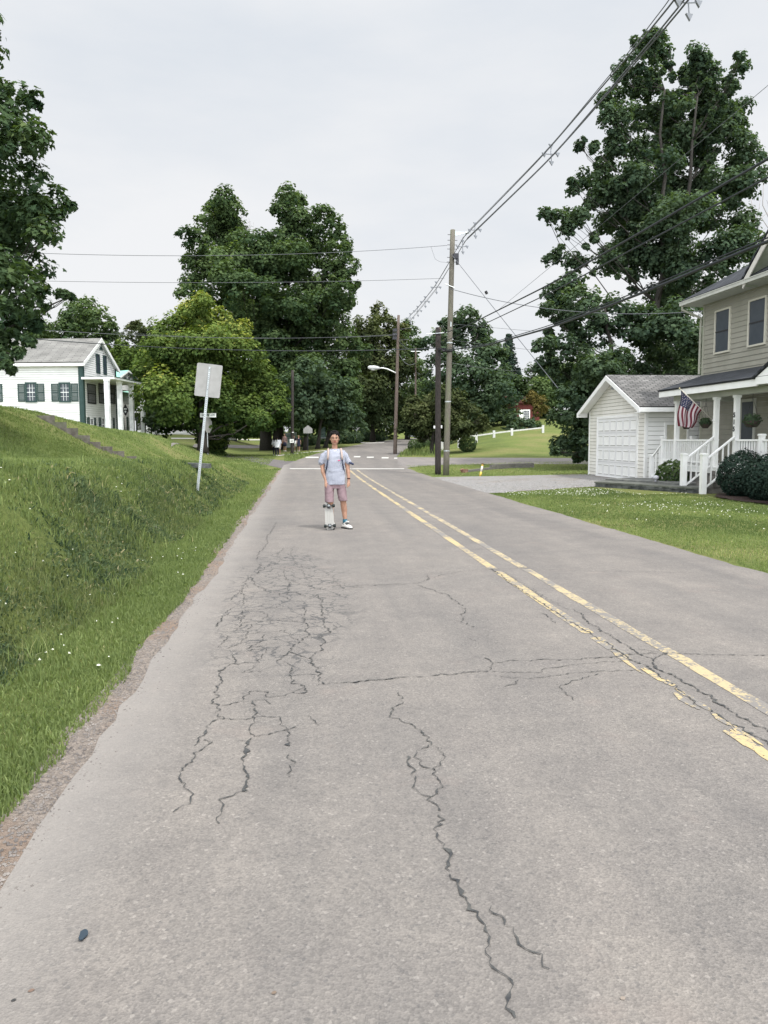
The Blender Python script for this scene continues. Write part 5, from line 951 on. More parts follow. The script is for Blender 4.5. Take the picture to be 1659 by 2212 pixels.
for a in range(5):
    for b_ in range(7):
        i = int(1+(a+.5+(.0 if b_ % 2 else .25))/5*12); j = int(1+(b_+.5)/7*14); c = GR[i, j]; n_ = np.cross(GR[i+1, j]-GR[i, j], GR[i, j+1]-GR[i, j]); n_ /= np.linalg.norm(n_)
        if n_ @ (CO-c) < 0: n_ = -n_
        u_ = (GR[i+1, j]-GR[i, j]); u_ /= np.linalg.norm(u_); w_ = np.cross(n_, u_); st.quad(*[c+n_*.004+(.020 if k % 2 == 0 else .008)*(math.cos(k*math.pi/5)*u_+math.sin(k*math.pi/5)*w_) for k in range(10)])
st.build('star', FWH, fc)
# ---------------------------------------------------------------- white house on the left plateau
ga = math.radians(8.2); gd = np.array([math.sin(ga), math.cos(ga), 0]); wd = np.array([-math.cos(ga), math.sin(ga), 0])   # facade direction / side wall direction
Dw = 50; C0 = dep(181, 900, Dw); C0[2] = 1.2; gn = np.array([math.cos(ga), -math.sin(ga), 0]); sn = -gd
def alongs(u, v=850):                                             # where that column of the photo meets the facade
    d = ray(u, v); A_ = np.array([[d[0], -gd[0]], [d[1], -gd[1]]]); t, s = np.linalg.solve(A_, (C0-CO)[:2]); return s, CO[2]+t*d[2]
def alongw(u, v=850):
    d = ray(u, v); A_ = np.array([[d[0], -wd[0]], [d[1], -wd[1]]]); t, s = np.linalg.solve(A_, (C0-CO)[:2]); return s, CO[2]+t*d[2]
FL = alongs(251)[0]; eavez = alongw(150, 789)[1]+.22; s_, peakz = alongs(219, 736)
wh = thing('white_house', C0, 'white clapboard house with dark green shutters and columned porch on the hill', 'house')
SL_ = 13.
Lw = FL; pkt = FL/2; slw = (peakz-eavez)/pkt
m = MB(); q = lambda t, z, s=0: tuple(C0[:2]*1+gd[:2]*t+wd[:2]*s)+(z,)
m.prism([q(.01, 1., .01), q(Lw-.01, 1., .01), q(Lw-.01, eavez, .01), q(pkt, peakz-.02, .01), q(.01, eavez, .01)], wd*SL_); m.build('core', CLAP, wh)
lim = lambda z: (0, Lw) if z <= eavez else ((z-eavez)/slw, Lw-(z-eavez)/slw)
m = MB(); siding(m, C0, gd, gn, Lw, 1.2, peakz, .14, .03, lim=lim); m.build('gable_wall', CLAP, wh)
m = MB(); siding(m, C0, wd, sn, SL_, 1.2, eavez, .14, .03); m.build('side_wall', CLAP, wh)
m = MB(); m.box(C0+gn*.03+sn*.03+gd*.1-UP*0+UP*((eavez-1.2)/2), (.28, .06, eavez-1.2), gd, gn, UP); m.box(C0+sn*.03+wd*.12+gn*0+UP*((eavez-1.2)/2), (.22, .06, eavez-1.2), wd, sn, UP); m.box(C0+gn*.03+gd*(Lw-.1)+UP*((eavez-1.2)/2), (.2, .06, eavez-1.2), gd, gn, UP); m.build('corner_board', DGREEN, wh)
ov = .22; ea = lambda t: eavez-ov*slw
for s in (0, 1):
    t0 = -ov if s == 0 else Lw+ov; roofslab('roof', [q(t0, ea(0)+.05, -ov), q(t0, ea(0)+.05, SL_), q(pkt, peakz+.05, SL_), q(pkt, peakz+.05, -ov)], .06, SH_OLD, wh)
m = MB()
for s in (0, 1):
    t0 = -ov if s == 0 else Lw+ov; a = np.array(q(t0, ea(0)+.10, -ov-.03)); b_ = np.array(q(pkt, peakz+.10, -ov-.03)); m.prism([a, b_, b_-UP*.24, a-UP*.24], wd*.04)
    m.prism([a-UP*.1, b_-UP*.1, b_-UP*.13, a-UP*.13], wd*ov)
a = np.array(q(-ov-.01, ea(0)-.16, -ov)); b_ = np.array(q(-ov-.01, ea(0)-.16, SL_)); m.prism([a, b_, b_+UP*.2, a+UP*.2], gd*.05); m.prism([a, b_, b_+UP*.03, a+UP*.03], gd*(ov))
m.build('eave_trim', WHITEP, wh)
# side wall windows with shutters
for (u0, u1) in ((54.5, 81), (127, 154)):
    t1_, z1_ = alongw(u0, 826); t0_, z0_ = alongw(u1, 869); window(wh, 'window', C0*[1, 1, 0], wd, sn, t0_, t1_, z0_, z1_, DGREEN, .10, SCREEN, muntins=(2, 3), sash=True, sashm=PEEL); w_ = .46
    shutter(wh, C0*[1, 1, 0], wd, sn, t0_-w_-.03, t0_-.03, z0_+.05, z1_-.08); shutter(wh, C0*[1, 1, 0], wd, sn, t1_+.03, t1_+w_+.03, z0_+.05, z1_-.08)
t_, z_ = alongw(5, 829); shutter(wh, C0*[1, 1, 0], wd, sn, t_, t_+.5, alongw(2, 868)[1], z_)
# gable windows, louvre
for (u0, u1, v0, v1) in ((205.5, 213.5, 763.5, 805.5), (221, 228, 767, 808)):
    a_, z1_ = alongs(u0, v0); b_, _ = alongs(u1, v0); _, z0_ = alongs(u0, v1); window(wh, 'window', C0*[1, 1, 0], gd, gn, a_, b_, z0_, z1_, DGREEN, .07, SCREEN, sash=True)
a_, z0_ = alongs(213, 755); b_, _ = alongs(221.5, 755); z1_ = alongs(216.5, 747)[1]; o_ = C0*1; o_[2] = 0
MB().prism([o_+gd*a_+UP*z0_+gn*.02, o_+gd*b_+UP*z0_+gn*.02, o_+gd*(a_+b_)/2+UP*z1_+gn*.02], gn*.03).build('louvre', DGREEN, wh)
# ground floor windows under the portico: upper dark shutters row, basement row
WG = o_
for (u0, u1) in ((187, 205), (211.5, 225), (235.5, 246)):
    a_, z1_ = alongs(u0, 828); b_, _ = alongs(u1, 828); z0_ = alongs(u0, 871)[1]; shutter(wh, WG, gd, gn, a_, b_, z0_, z1_, BLACK)
for (u0, u1) in ((192.5, 200), (217.5, 224), (237, 241)):
    a_, z1_ = alongs(u0, 902); b_, _ = alongs(u1, 902); z0_ = z1_-.9; window(wh, 'window', WG, gd, gn, a_, b_, z0_, z1_, WHITEP, .07, GLASS, muntins=(1, 0)); shutter(wh, WG, gd, gn, a_-.42, a_-.02, z0_, z1_); shutter(wh, WG, gd, gn, b_+.02, b_+.42, z0_, z1_)
# portico roof slab and square columns
_, pz = alongs(186, 821); pw = 2.1
d = ray(317, 880); A_ = np.array([[d[0], -gd[0]], [d[1], -gd[1]]]); PE = float(np.linalg.solve(A_, ((o_+gn*pw)-CO)[:2])[1])
m = MB(); a = o_+gd*(-.15)+UP*pz; m.prism([a, a+gd*PE, a+gd*PE+gn*pw, a+gn*pw], UP*.13); m.build('portico_roof', WHITEP, wh)
m = MB(); m.prism([a+UP*.131, a+gd*(PE+.05)+UP*.131, a+gd*(PE+.05)+gn*(pw+.05)+UP*.131, a+gn*(pw+.05)+UP*.131], UP*.03); m.build('portico_cover', SH_OLD if False else DGREEN, wh)
colbase = o_+gn*(pw-.35)
for u in (232.5, 259.5, 284.5, 308.5):
    d = ray(u, 880); A_ = np.array([[d[0], -gd[0]], [d[1], -gd[1]]]); t, s = np.linalg.solve(A_, (colbase-CO)[:2]); c = colbase+gd*s; zb = float(H(c[0], c[1]))-.4
    k = MB().box((c[0], c[1], (zb+pz)/2), (.27, .27, pz-zb), gd, gn, UP).build('column', PEEL, wh)
    MB().box((c[0], c[1], pz-.09), (.31, .31, .12), gd, gn, UP).build('capital', WHITEP, k)
# entrance house beyond, white with green metal roof and dormer
C1 = o_+gd*(Lw+.3)-gn*2.2; C1[2] = 1.0
ho = thing('green_roofed_house', C1, 'second white house with mint green metal roof and dormer behind the columns', 'house')
L2 = 8.5; z2 = pz-.0
m = MB(); m.prism([C1+UP*0, C1+gd*L2, C1+gd*L2-gn*7, C1-gn*7], UP*(z2-1.0)); m.build('core', CLAP, ho)
m = MB(); siding(m, C1, gd, gn, L2, 1.2, z2, .14, .03); m.build('wall', CLAP, ho)
m = MB(); siding(m, C1-gn*7, gn, -gd, 7, 1.2, z2, .14, .03); m.build('wall', CLAP, ho)
MINT = M('mint_metal_roof', (.24, .52, .42), (.30, .58, .47), 2, rough=.4)
c = C1*1; c[2] = 0; roofslab('roof', [c+UP*(z2-.1)+gn*.3-gd*.3, c+UP*(z2-.1)+gn*.3+gd*(L2+.3), c+UP*(z2+1.5)-gn*3.4+gd*(L2+.3), c+UP*(z2+1.5)-gn*3.4-gd*.3], .06, MINT, ho)
dc = dep(274, 824, 60); dc[2] = 0; dz = dep(274, 826, 60)[2]; tz = dep(274, 803, 60)[2]; f_ = np.array([.80, -.60, 0]); r_ = np.array([.60, .80, 0]); hw = .62
m = MB(); m.prism([dc+r_*hw+UP*(dz-.6), dc-r_*hw+UP*(dz-.6), dc-r_*hw+UP*(tz-.35), dc+UP*tz, dc+r_*hw+UP*(tz-.35)], -f_*2.5); dm = m.build('dormer', CLAP, ho)
window(dm, 'window', dc, r_, f_, -.38, -.02, dz+.02, tz-.36, WHITEP, .05, SCREEN, muntins=(1, 0)); window(dm, 'window', dc, r_, f_, .02, .38, dz+.02, tz-.36, WHITEP, .05, SCREEN, muntins=(1, 0))
for s in (1, -1):
    a = dc+r_*s*(hw+.25)+UP*(tz-.50)+f_*.25; b_ = dc+UP*(tz+.06)+f_*.25; roofslab('dormer_roof', [a, a-f_*2.8, b_-f_*2.8, b_], .05, MINT, ho); MB().prism([a+UP*.03, b_+UP*.03, b_-UP*.10, a-UP*.10], f_*.03).build('barge_board', WHITEP, ho)
for (u0, u1) in ((254, 260), (276, 282), (296, 301)):
    d = ray(u0, 900); A_ = np.array([[d[0], -gd[0]], [d[1], -gd[1]]]); t, s0 = np.linalg.solve(A_, (C1-CO)[:2]); s1 = s0+.85; zt = CO[2]+t*ray(u0, 901)[2]
    window(ho, 'window', c, gd, gn, s0, s1, zt-1.1, zt, WHITEP, .07, GLASS, muntins=(1, 0)); shutter(ho, c, gd, gn, s0-.4, s0-.02, zt-1.1, zt); shutter(ho, c, gd, gn, s1+.02, s1+.4, zt-1.1, zt)
# hanging oval sign on its bracket
pc = dep(271, 886, 54); sgn = thing('hanging_sign', pc, 'small dark ornate sign hanging from an iron arm between the porch columns', 'sign')
rx_ = np.array([.995, .1, 0]); fx_ = np.array([.1, -.995, 0]); n_ = 26; pr_ = []
for k in range(n_): a = 2*math.pi*k/n_; rr = 1+.13*math.cos(4*a); pr_.append(pc+rx_*.17*rr*math.cos(a)+UP*.34*rr*math.sin(a))
MB().prism(pr_, fx_*.04).build('board', BLACK, sgn); MB().box(pc+fx_*.045+UP*.08, (.2, .012, .07), rx_, fx_).box(pc+fx_*.045-UP*.1, (.1, .012, .12), rx_, fx_).build('lettering', PEEL, sgn)
MB().tube([pc+UP*.44-rx_*.1, pc+UP*.44+rx_*.62], .018, 6).tube([pc+UP*.44, pc+UP*.34], .012, 5).build('arm', BLACK, sgn)
# long white building far behind the left trees
lb = thing('long_white_building', hit(430, 934), 'long plain white building under the yellow-green maple', 'building'); A0 = dep(322, 934, 84); A1 = dep(512, 934, 88); A0[2] = A1[2] = min(H(A0[0], A0[1]), H(A1[0], A1[1]))-.3; t = (A1-A0)/np.linalg.norm(A1-A0); nn = np.array([t[1], -t[0], 0]); L_ = np.linalg.norm(A1-A0); zt = dep(400, 872, 86)[2]
MB().prism([A0, A1, A1-nn*9, A0-nn*9], UP*(zt-A0[2])).build('core', CLAP, lb); m = MB(); siding(m, A0, t, nn, L_, A0[2]+.6, zt, .3, .03); m.build('wall', CLAP, lb); MB().prism([A0+nn*.01, A1+nn*.01, A1-nn*.1, A0-nn*.1], UP*.5).build('footing', SLATE, lb)
a = A0*1; a[2] = zt; b_ = A1*1; b_[2] = zt; roofslab('roof', [a+nn*.4, b_+nn*.4, b_-nn*4.5+UP*2, a-nn*4.5+UP*2], .08, SH_OLD, lb)
window(lb, 'window', A0*[1, 1, 0], t, nn, L_*.33, L_*.33+.9, zt-1.7, zt-.5, WHITEP, .1, SCREEN)
# brick house on the right hill
Db = 92; bc = dep(1146, 925, Db); bb_ = thing('brick_house', bc, 'dark red brick house half hidden by trees, with one white paned bay window', 'house'); r_ = np.array([.99, .12, 0]); f_ = np.array([.12, -.99, 0]); zb = float(H(bc[0], bc[1]))-.5; z1 = dep(1146, 872, Db)[2]
BR = M('dark_red_brick', (.085, .020, .018), (.13, .035, .03), 6, rough=.9, bump=.3); c = bc*1; c[2] = 0
MB().prism([c-r_*1.7+UP*zb, c+r_*1.1+UP*zb, c+r_*1.1-f_*7+UP*zb, c-r_*1.7-f_*7+UP*zb], UP*(z1-zb)).build('wall', BR, bb_)
roofslab('roof', [c-r_*1.9+f_*.3+UP*z1, c+r_*1.3+f_*.3+UP*z1, c+r_*1.3-f_*3.5+UP*(z1+.9), c-r_*1.9-f_*3.5+UP*(z1+.9)], .1, M('red_roof', (.07, .02, .018), (.10, .03, .025), 3), bb_)
zt, zb2 = dep(1135, 885, Db)[2], dep(1135, 909, Db)[2]; t0 = -(1146-1120)/F*Db; t1 = -(1146-1144)/F*Db
wb = window(bb_, 'window', c, r_, f_, t0+.35, t1, zb2, zt, WHITEP, .13, GLASS, muntins=(3, 3), sash=False); MB().prism([c+r_*(t0-.05)+UP*(zb2-.0), c+r_*(t0+.33)+UP*zb2, c+r_*(t0+.33)+UP*zt, c+r_*(t0-.05)+UP*zt], f_*.06).build('side_pane', WHITEP, wb)
# ---------------------------------------------------------------- poles
def pole(label, pts, r0, r1, mat):
    t = thing('utility_pole', pts[0], label, 'utility pole'); n = 10; a, b = np.array(pts[0]), np.array(pts[-1]); a = a-[0, 0, .3]
    P = [a+(b-a)*i/n for i in range(n+1)]; MB().tube(P, [r0+(r1-r0)*i/n for i in range(n+1)], 14).build('shaft', mat, t, True); return t, a, b
bA = hit(963, 1027); DA = float((bA-CO)@CF); tA = dep(978, 497, DA+.3)
pA, a_, b_ = pole('tall pale weathered utility pole leaning right, tallest of the poles', [bA, tA], .135, .105, WOODP)
def alongp(a, b, v):       # point on the pole seen at photo row v
    lo, hi = 0., 1.
    for _ in range(40):
        m_ = (lo+hi)/2; p = a+(b-a)*m_; z = (p-CO)@CF; vv = CY-F*((p-CO)@CU)/z
        if vv > v: lo = m_
        else: hi = m_
    return a+(b-a)*lo
q = alongp(a_, b_, 502); arm = dep(1008, 503, DA+.2)
MB().prism([q+UP*.06, q-UP*.18, arm-UP*.02, arm+UP*.03], (0, .04, 0)).tube([arm-EX*.05, arm+EX*.1+UP*.02], .05, 8).build('bracket_arm', GALV, pA)
m = MB()
for v in (507, 519, 529, 538, 556, 566): q = alongp(a_, b_, v); m.tube([q-EX*.22, q+EX*.22], .014, 6)
m.build('bolt', DARKSTEEL, pA)
q = alongp(a_, b_, 556); m = MB(); m.bx(q[0]+.02, q[0]+.25, q[1]-.28, q[1]-.1, q[2]-.1, q[2]+.12); m.tube([q+[.2, -.2, -.35], q+[.2, -.2, -.1]], .07, 8); m.build('fuse_cutout', DARKSTEEL, pA)
q = alongp(a_, b_, 758); m = MB(); m.tube([q+[-.34, -.12, -.02], q+[.12, -.12, .0]], .05, 8); m.tube([q+[-.45, -.12, .10], q+[-.25, -.12, -.05]], .03, 6); m.build('cable_clamp', BLACK, pA)
m = MB(); q = alongp(a_, b_, 702); m.bx(q[0]-.01, q[0]+.03, q[1]-.15, q[1]-.11, q[2]-.1, q[2]+.12); q = alongp(a_, b_, 622); m.tube([q+[-.3, -.14, .14], q+[.12, -.14, -.02]], .022, 6); m.build('service_bracket', GALV, pA)
for k in range(3): q = alongp(a_, b_, (742, 869, 975)[k]); MB().tube([q+[0, 0, 0], q+[0, 0, .05]], .137, 14).build('steel_band', GALV, pA)
bB = hit(946, 1025); DB = float((bB-CO)@CF); tB = dep(946.5, 708, DB+.2)
pB, aB, bBt = pole('short blackened utility pole with a cut top, left of the tall pale pole', [bB, tB], .135, .12, WOODD)
q = bBt; MB().prism([q+[-.02, -.11, -.35], q+[.11, -.1, -.5], q+[.115, -.1, .0], q+[-.02, -.11, .01]], (0, -.012, 0)).build('pale_split', WOODR, pB)
q = alongp(aB, bBt, 720); MB().tube([q+[-.55, -.15, -.06], q+[.6, -.15, .03]], .022, 6).build('cross_bolt', GALV, pB)
q = alongp(aB, bBt, 755); MB().bx(q[0]-.02, q[0]+.28, q[1]-.22, q[1]-.12, q[2]-.06, q[2]+.05).tube([q+[.02, -.14, 0], q+[.06, -.14, -1.2]], .018, 5).build('cable_clamp', BLACK, pB)
q = alongp(aB, bBt, 922); MB().bx(q[0]+.12, q[0]+.19, q[1]-.03, q[1]+.02, q[2]-.06, q[2]+.07).bx(q[0]-.2, q[0]-.125, q[1]-.03, q[1]+.02, q[2]-.07, q[2]+.05).build('pole_tag', WHITEP, pB)
bC = hit(853, 981); DC = float((bC-CO)@CF); tC = dep(861, 681, DC)
pC, aC, bCt = pole('brown utility pole carrying the street lamp at the crosswalk', [bC, tC], .15, .10, WOODR)
m = MB()
for v in (713, 722, 730): q = alongp(aC, bCt, v); m.bx(q[0]-.42, q[0]-.1, q[1]-.1, q[1]+.1, q[2]-.12, q[2]+.10)
q = alongp(aC, bCt, 712); m.tube([q+[0, 0, .0], dep(891, 708, DC)], .03, 6); q = alongp(aC, bCt, 735); m.tube([q, q+[.8, 0, .05]], .025, 6); m.build('cross_arm', DARKSTEEL, pC)
q = alongp(aC, bCt, 807); L0 = dep(820, 795, DC-.4); L1 = dep(803, 794, DC-.5)
lm = thing('street_lamp', q, 'white cobra-head street lamp on a curved arm from the brown pole', 'street lamp')
MB().tube([q, dep(848, 802, DC-.1), dep(838, 797.5, DC-.2), dep(828, 795, DC-.3), L0], .045, 8).build('arm', WHITEP, lm, True)
d_ = (L1-L0)/np.linalg.norm(L1-L0); MB().tube([L0-d_*.05, L0+d_*.12, L0+d_*.42, L0+d_*.8, L0+d_*.9], [.05, .12, .17, .14, .05], 10).build('lamp_head', M('lamp_grey', (.50, .51, .51), rough=.4), lm, True); MB().ball(L0+d_*.5-UP*.12, (.2, .12, .11)).build('lens', M('lamp_lens', (.45, .47, .45), rough=.2), lm, True)
bD = dep(897, 930, 96); tD = dep(898, 752, 96); pD, aD, bDt = pole('far thin utility pole half hidden in the trees', [bD, tD], .13, .10, WOODR)
MB().tube([bDt-UP*.4-EX*.6, bDt-UP*.4+EX*.6], .05, 6).build('cross_arm', GALV, pD)
bE = hit(631, 982); DE = float((bE-CO)@CF); pE, aE, bEt = pole('thin dark utility pole with a white notice beside the walkers', [bE, dep(632, 800, DE)], .13, .11, WOODD)
q = alongp(aE, bEt, 952.5); w_ = 8/F*DE; MB().bx(q[0]-w_*.65, q[0]+w_*.45, q[1]-.19, q[1]-.16, q[2]-w_*.5, q[2]+w_*.5).build('notice', WHITEP, pE); MB().bx(q[0]-w_*.35, q[0]+w_*.2, q[1]-.195, q[1]-.191, q[2]-w_*.12, q[2]+w_*.05).build('printing', BLACK, pE)
q = alongp(aE, bEt, 934); MB().bx(q[0]-.02, q[0]+.13, q[1]-.18, q[1]-.15, q[2]-.03, q[2]+.03).build('pole_tag', WHITEP, pE)
# ---------------------------------------------------------------- wires, each its own
def wire(label, pts, r, mat=WIREG, name='power_line', group=None, n=40, cat='wire'):
    pts = np.array(pts, float); s = np.concatenate([[0], np.cumsum(np.linalg.norm(np.diff(pts, axis=0), axis=1))]); s /= s[-1]; d = min(len(pts)-1, 2); t = np.linspace(0, 1, n)
    if len(pts) <= 3:
        P = np.stack([np.polyval(np.polyfit(s, pts[:, k], d), t) for k in range(3)], 1)
    else:
        P = np.stack([np.interp(t, s, pts[:, k]) for k in range(3)], 1)
        for _ in range(3): P[1:-1] = (P[:-2]+2*P[1:-1]+P[2:])/4
    o = MB().tube(list(P), r, 5).build(name, mat, None, True); setp(o, label, cat, group); return P
def sag(p, q, s, n=3):
    p, q = np.array(p), np.array(q); m_ = (p+q)/2-UP*s; return [p, m_, q]
# aerial spacer bundle: parallel to the road, overhead from behind the camera to the tall pole, then on to the brown pole
SPP = {}
for k, (lab, pa, X_, Z0, Zs, r) in enumerate((('uppermost thin strand of the overhead power bundle', (1008, 503), 7.35, 10.6, .35, .010), ('left conductor of the overhead power bundle', (1000, 514), 7.22, 10.15, .55, .017), ('right conductor of the overhead power bundle', (1010, 514), 7.42, 10.1, .6, .017), ('lowest conductor of the overhead power bundle', (1004, 522), 7.32, 9.95, .7, .017))):
    e = dep(pa[0], pa[1], DA+.1); s0 = onY((1451, 1461, 1480, 1485)[k], (0, 0, 3, 8)[k], 13.5); m1 = onY((1192, 1176, 1196, 1192)[k], (313.6, 333, 335, 340)[k], 22.5); far = s0+(s0-m1)*2.2; far[2] = s0[2]+.3
    wire(lab, [far, s0, m1, e], r, group='overhead power bundle'); SPP[k] = (s0, m1, e)
for k, (lab, o0, o1) in enumerate((('uppermost strand of the bundle between the pale and brown poles', (0, -.2), (885, 682)), ('left strand of the bundle between the pale and brown poles', (-.12, -.3), (880, 688)), ('right strand of the bundle between the pale and brown poles', (.1, -.3), (888, 690)), ('lowest strand of the bundle between the pale and brown poles', (0, -.5), (884, 696)))):
    p = dep((1008, 1000, 1010, 1004)[k], (503, 514, 514, 522)[k], DA+.1); m_ = dep((942, 938, 944, 942)[k], (614, 621, 621, 626)[k], 46); e = dep(o1[0], o1[1], DC); mid = dep((965, 962, 968, 965)[k], (575, 582, 582, 588)[k], 41)
    wire(lab, [p, mid, m_, dep((906, 903, 908, 906)[k], (660, 665, 665, 670)[k], 52), e], .011, group='power bundle to the brown pole')
def spacer(p, s, i, lab):
    t = MB()
    for (dx, dz) in ((0, .32), (-.26, .0), (.26, .02), (.03, -.30)):
        c = np.array(p)+[dx*s, 0, dz*s]; t.tube([np.array(p), c], .018*s, 5); t.prism([c+[-.09*s, -.02, .05*s], c+[.09*s, -.02, .03*s], c+[.02*s, -.02, -.12*s]], (0, .05, 0))
    setp(t.build('cable_spacer', M('spacer_grey', (.20, .21, .23), rough=.6) if 'spacer_grey' not in bpy.data.materials else bpy.data.materials['spacer_grey'], None), lab, 'cable spacer', 'wire spacers')
for i, (u, v, Y_, s, lab) in enumerate(((1487, 6, 13.6, .7, 'wire spacer cut by the top edge of the view'), (1190, 333, 22.5, .75, 'wire spacer midway up the overhead bundle against the sky'), (1026, 497, 33.2, .85, 'wire spacer just right of the top of the pale pole'), (999, 533, 35.4, .8, 'second wire spacer below the top of the pale pole'))): spacer(onY(u, v, Y_), s, i, lab)
for i, (u, v, D_) in enumerate(((942, 621, 46), (918, 652, 50), (902, 672, 54), (886, 687, 58))): spacer(dep(u, v, D_), .95, i, ['uppermost', 'second', 'third', 'lowest'][i]+' wire spacer on the slope down to the brown pole')
# thick communication cables along the street
def street(lab, r, pts, mat=CABLE, **k): return wire(lab, pts, r, mat, 'telecom_cable', 'thick black street cables', cat='cable', **k)
street('upper thick black cable sloping from the poles to the right edge', .020, [onY(1659+900, 343-520, 5.2), onY(1659, 343, 10.2), onY(1194, 611, 19), onY(1010, 703, 30), dep(950, 722, DB)])
street('second thick black cable sloping from the poles to the right edge', .014, [onY(1659+900, 383-480, 5.2), onY(1659, 383, 10.2), onY(1194, 630, 19), onY(1010, 717, 30), dep(950, 741, DB)])
street('lowest and thickest black cable in front of the beige house', .026, [onY(1659+900, 517-330, 5.2), onY(1659, 519, 10.2), onY(1400, 628, 13.5), onY(1194, 706, 19), onY(1050, 747, 27), dep(955, 757, DB)])
street('thin cable lashed above the lowest street cable', .012, [onY(1659+900, 517-345, 5.2), onY(1659, 511, 10.2), onY(1400, 621, 13.5), onY(1194, 701, 19), onY(1050, 744, 27), dep(955, 753, DB)])
for lab, a, b, s in (('cable running on from the black pole to the brown pole, upper', (946, 735), (861, 735), 1.), ('cable running on from the black pole to the far pole, lower', (946, 760), (898, 800), 1.2), ('lowest cable from the black pole dropping toward the far pole', (946, 775), (898, 825), .6)):
    D1 = DC if 'upper' in lab else 96; street(lab, .02, sag(dep(a[0], a[1], DB), dep(b[0], b[1], D1), s*.6))
def cross(lab, a, b, r, s=.15, mat=WIREG): wire(lab, sag(dep(*a), dep(*b), s), r, mat, 'service_wire', 'wires crossing the view')
cross('highest thin wire crossing from the pale pole to the left maple', (966, 530, DA), (60, 546, 30), .010, .25)
cross('second thin wire crossing from the pale pole to the left maple', (960, 601, DA), (100, 607, 32), .009, .12)
cross('pale wire crossing in front of the maples to the white house', (862, 722, DC), (90, 713, 40), .014, .35)
cross('black cable crossing low above the white house roof', (944, 752, DB), (40, 729, 33), .018, .30, CABLE)
cross('faint wire in the trees from the brown pole, left side', (858, 724, DC), (250, 718, 55), .009, .3)
cross('slack wire from the pale pole toward the garage tree', (970, 623, DA), (1560, 668, 31), .014, .55)
cross('steep stay wire from the pale pole down to the right', (974, 548, DA), (1205, 838, 24), .012, .02)
cross('thin line rising from the pole group to the upper right', (1078, 668, 40), (1700, 150, 20), .008, .02)
cross('wire looping down from the highest crossing wire', (1000, 590, DA), (1000, 592, DA), .006, .0) if False else None
wire('slack jumper loop left of the pale pole top', [dep(1001-70, 583-50, DA), dep(940, 560, DA), dep(952, 566, DA), dep(968, 567, DA)], .006, name='jumper_wire')
wire('drooping loop of wire right of the brown pole', [dep(862, 765, DC), dep(872, 782, DC), dep(884, 789, DC), dep(896, 786, DC+3)], .02, name='jumper_wire')
cross('low wire behind the poles, right of the pale pole, upper', (955, 780, DB), (1180, 800, 55), .012, .2)
cross('very thin wire across the gap before the spruce', (980, 700, DA+8), (1500, 738, 60), .009, .1)
cross('second thin wire across the gap before the spruce', (980, 735, DA+8), (1300, 768, 60), .009, .1)
o = MB().tube([dep(1049, 629, 34), dep(1052, 635, 34)], .06, 8).build('wire_insulator', BLACK, None); setp(o, 'small black insulator on the steep stay wire', 'insulator')
# ---------------------------------------------------------------- road sign (back) and street name sign
def punched(par, p, q, w_=.055, holes=True):
    p, q = np.array(p), np.array(q); t = (q-p)/np.linalg.norm(q-p); sx = np.cross(t, [0, 1, 0]); sx /= np.linalg.norm(sx); sy = np.cross(sx, t)
    m = MB(); c = (p+q)/2; L_ = np.linalg.norm(q-p); m.box(c, (w_*.5, .004, L_), sx, sy, t); m.box(c+sx*w_*.34+sy*.012, (.004, .028, L_), sx, sy, t); m.box(c-sx*w_*.34+sy*.012, (.004, .028, L_), sx, sy, t); m.box(c+sx*w_*.46+sy*.026, (w_*.26, .004, L_), sx, sy, t); m.box(c-sx*w_*.46+sy*.026, (w_*.26, .004, L_), sx, sy, t); o = m.build('post', GALV, par)
    if holes:
        h_ = MB(); n = int(L_/.05)
        for i in range(n): h_.box(p+t*(i+.5)*.05-sy*.004, (.011, .004, .018), sx, sy, t)
        h_.build('punch_hole_row', BLACK, o)
    return sx, sy, t
bS = hit(424.5, 1061); DS = float((bS-CO)@CF); tS = dep(453, 792, DS-.05); sgn = thing('road_sign', bS, 'leaning road sign seen from its plain grey back on the grassy bank', 'road sign')
sx, sy, t = punched(sgn, bS-[0, 0, .15], tS); pc = dep(450, 821.5, DS-.05)
if sy[1] > 0: sy = -sy
w_, h_ = 54/F*DS/2, 71/F*DS/2; sxx = sx if sx[0] > 0 else -sx; r_ = .035; out = []
for (cx_, cz_, a0) in ((w_-r_, h_-r_, 0), (-w_+r_, h_-r_, 90), (-w_+r_, -h_+r_, 180), (w_-r_, -h_+r_, 270)):
    for k in range(5): a = math.radians(a0+k*22.5); out.append(pc+sxx*(cx_+r_*math.cos(a))+t*(cz_+r_*math.sin(a))-sy*.03)
MB().prism(out, -sy*.004).build('plate', ALU, sgn)
b_ = MB(); [b_.ball(pc+t*k, .009, 6, 4) for k in (.25, -.22)]; b_.build('bolt', DARKSTEEL, sgn)
bN = hit(449, 982); DN = float((bN-CO)@CF); tN = dep(447, 902, DN)
ns = thing('street_name_sign', bN, 'white street name blade above a stop sign turned edge-on, behind the leaning sign', 'street sign'); MB().tube([bN, tN], .035, 8).build('post', GALV, ns)
pc = dep(449.5, 897, DN); hw = 17/F*DN; hh = 4.6/F*DN; ex_ = EX; MB().box(pc, (2*hw, .03, 2*hh)).build('name_blade', M('blade_white', (.72, .74, .72)), ns); text('lettering', 'SIDNEY AVE', hh*1.15, tuple(pc+np.array([.0, -.02, -.0])), (1, 0, 0), (0, 0, 1), M('blade_text', (.22, .24, .26)), ns, .003, .004)
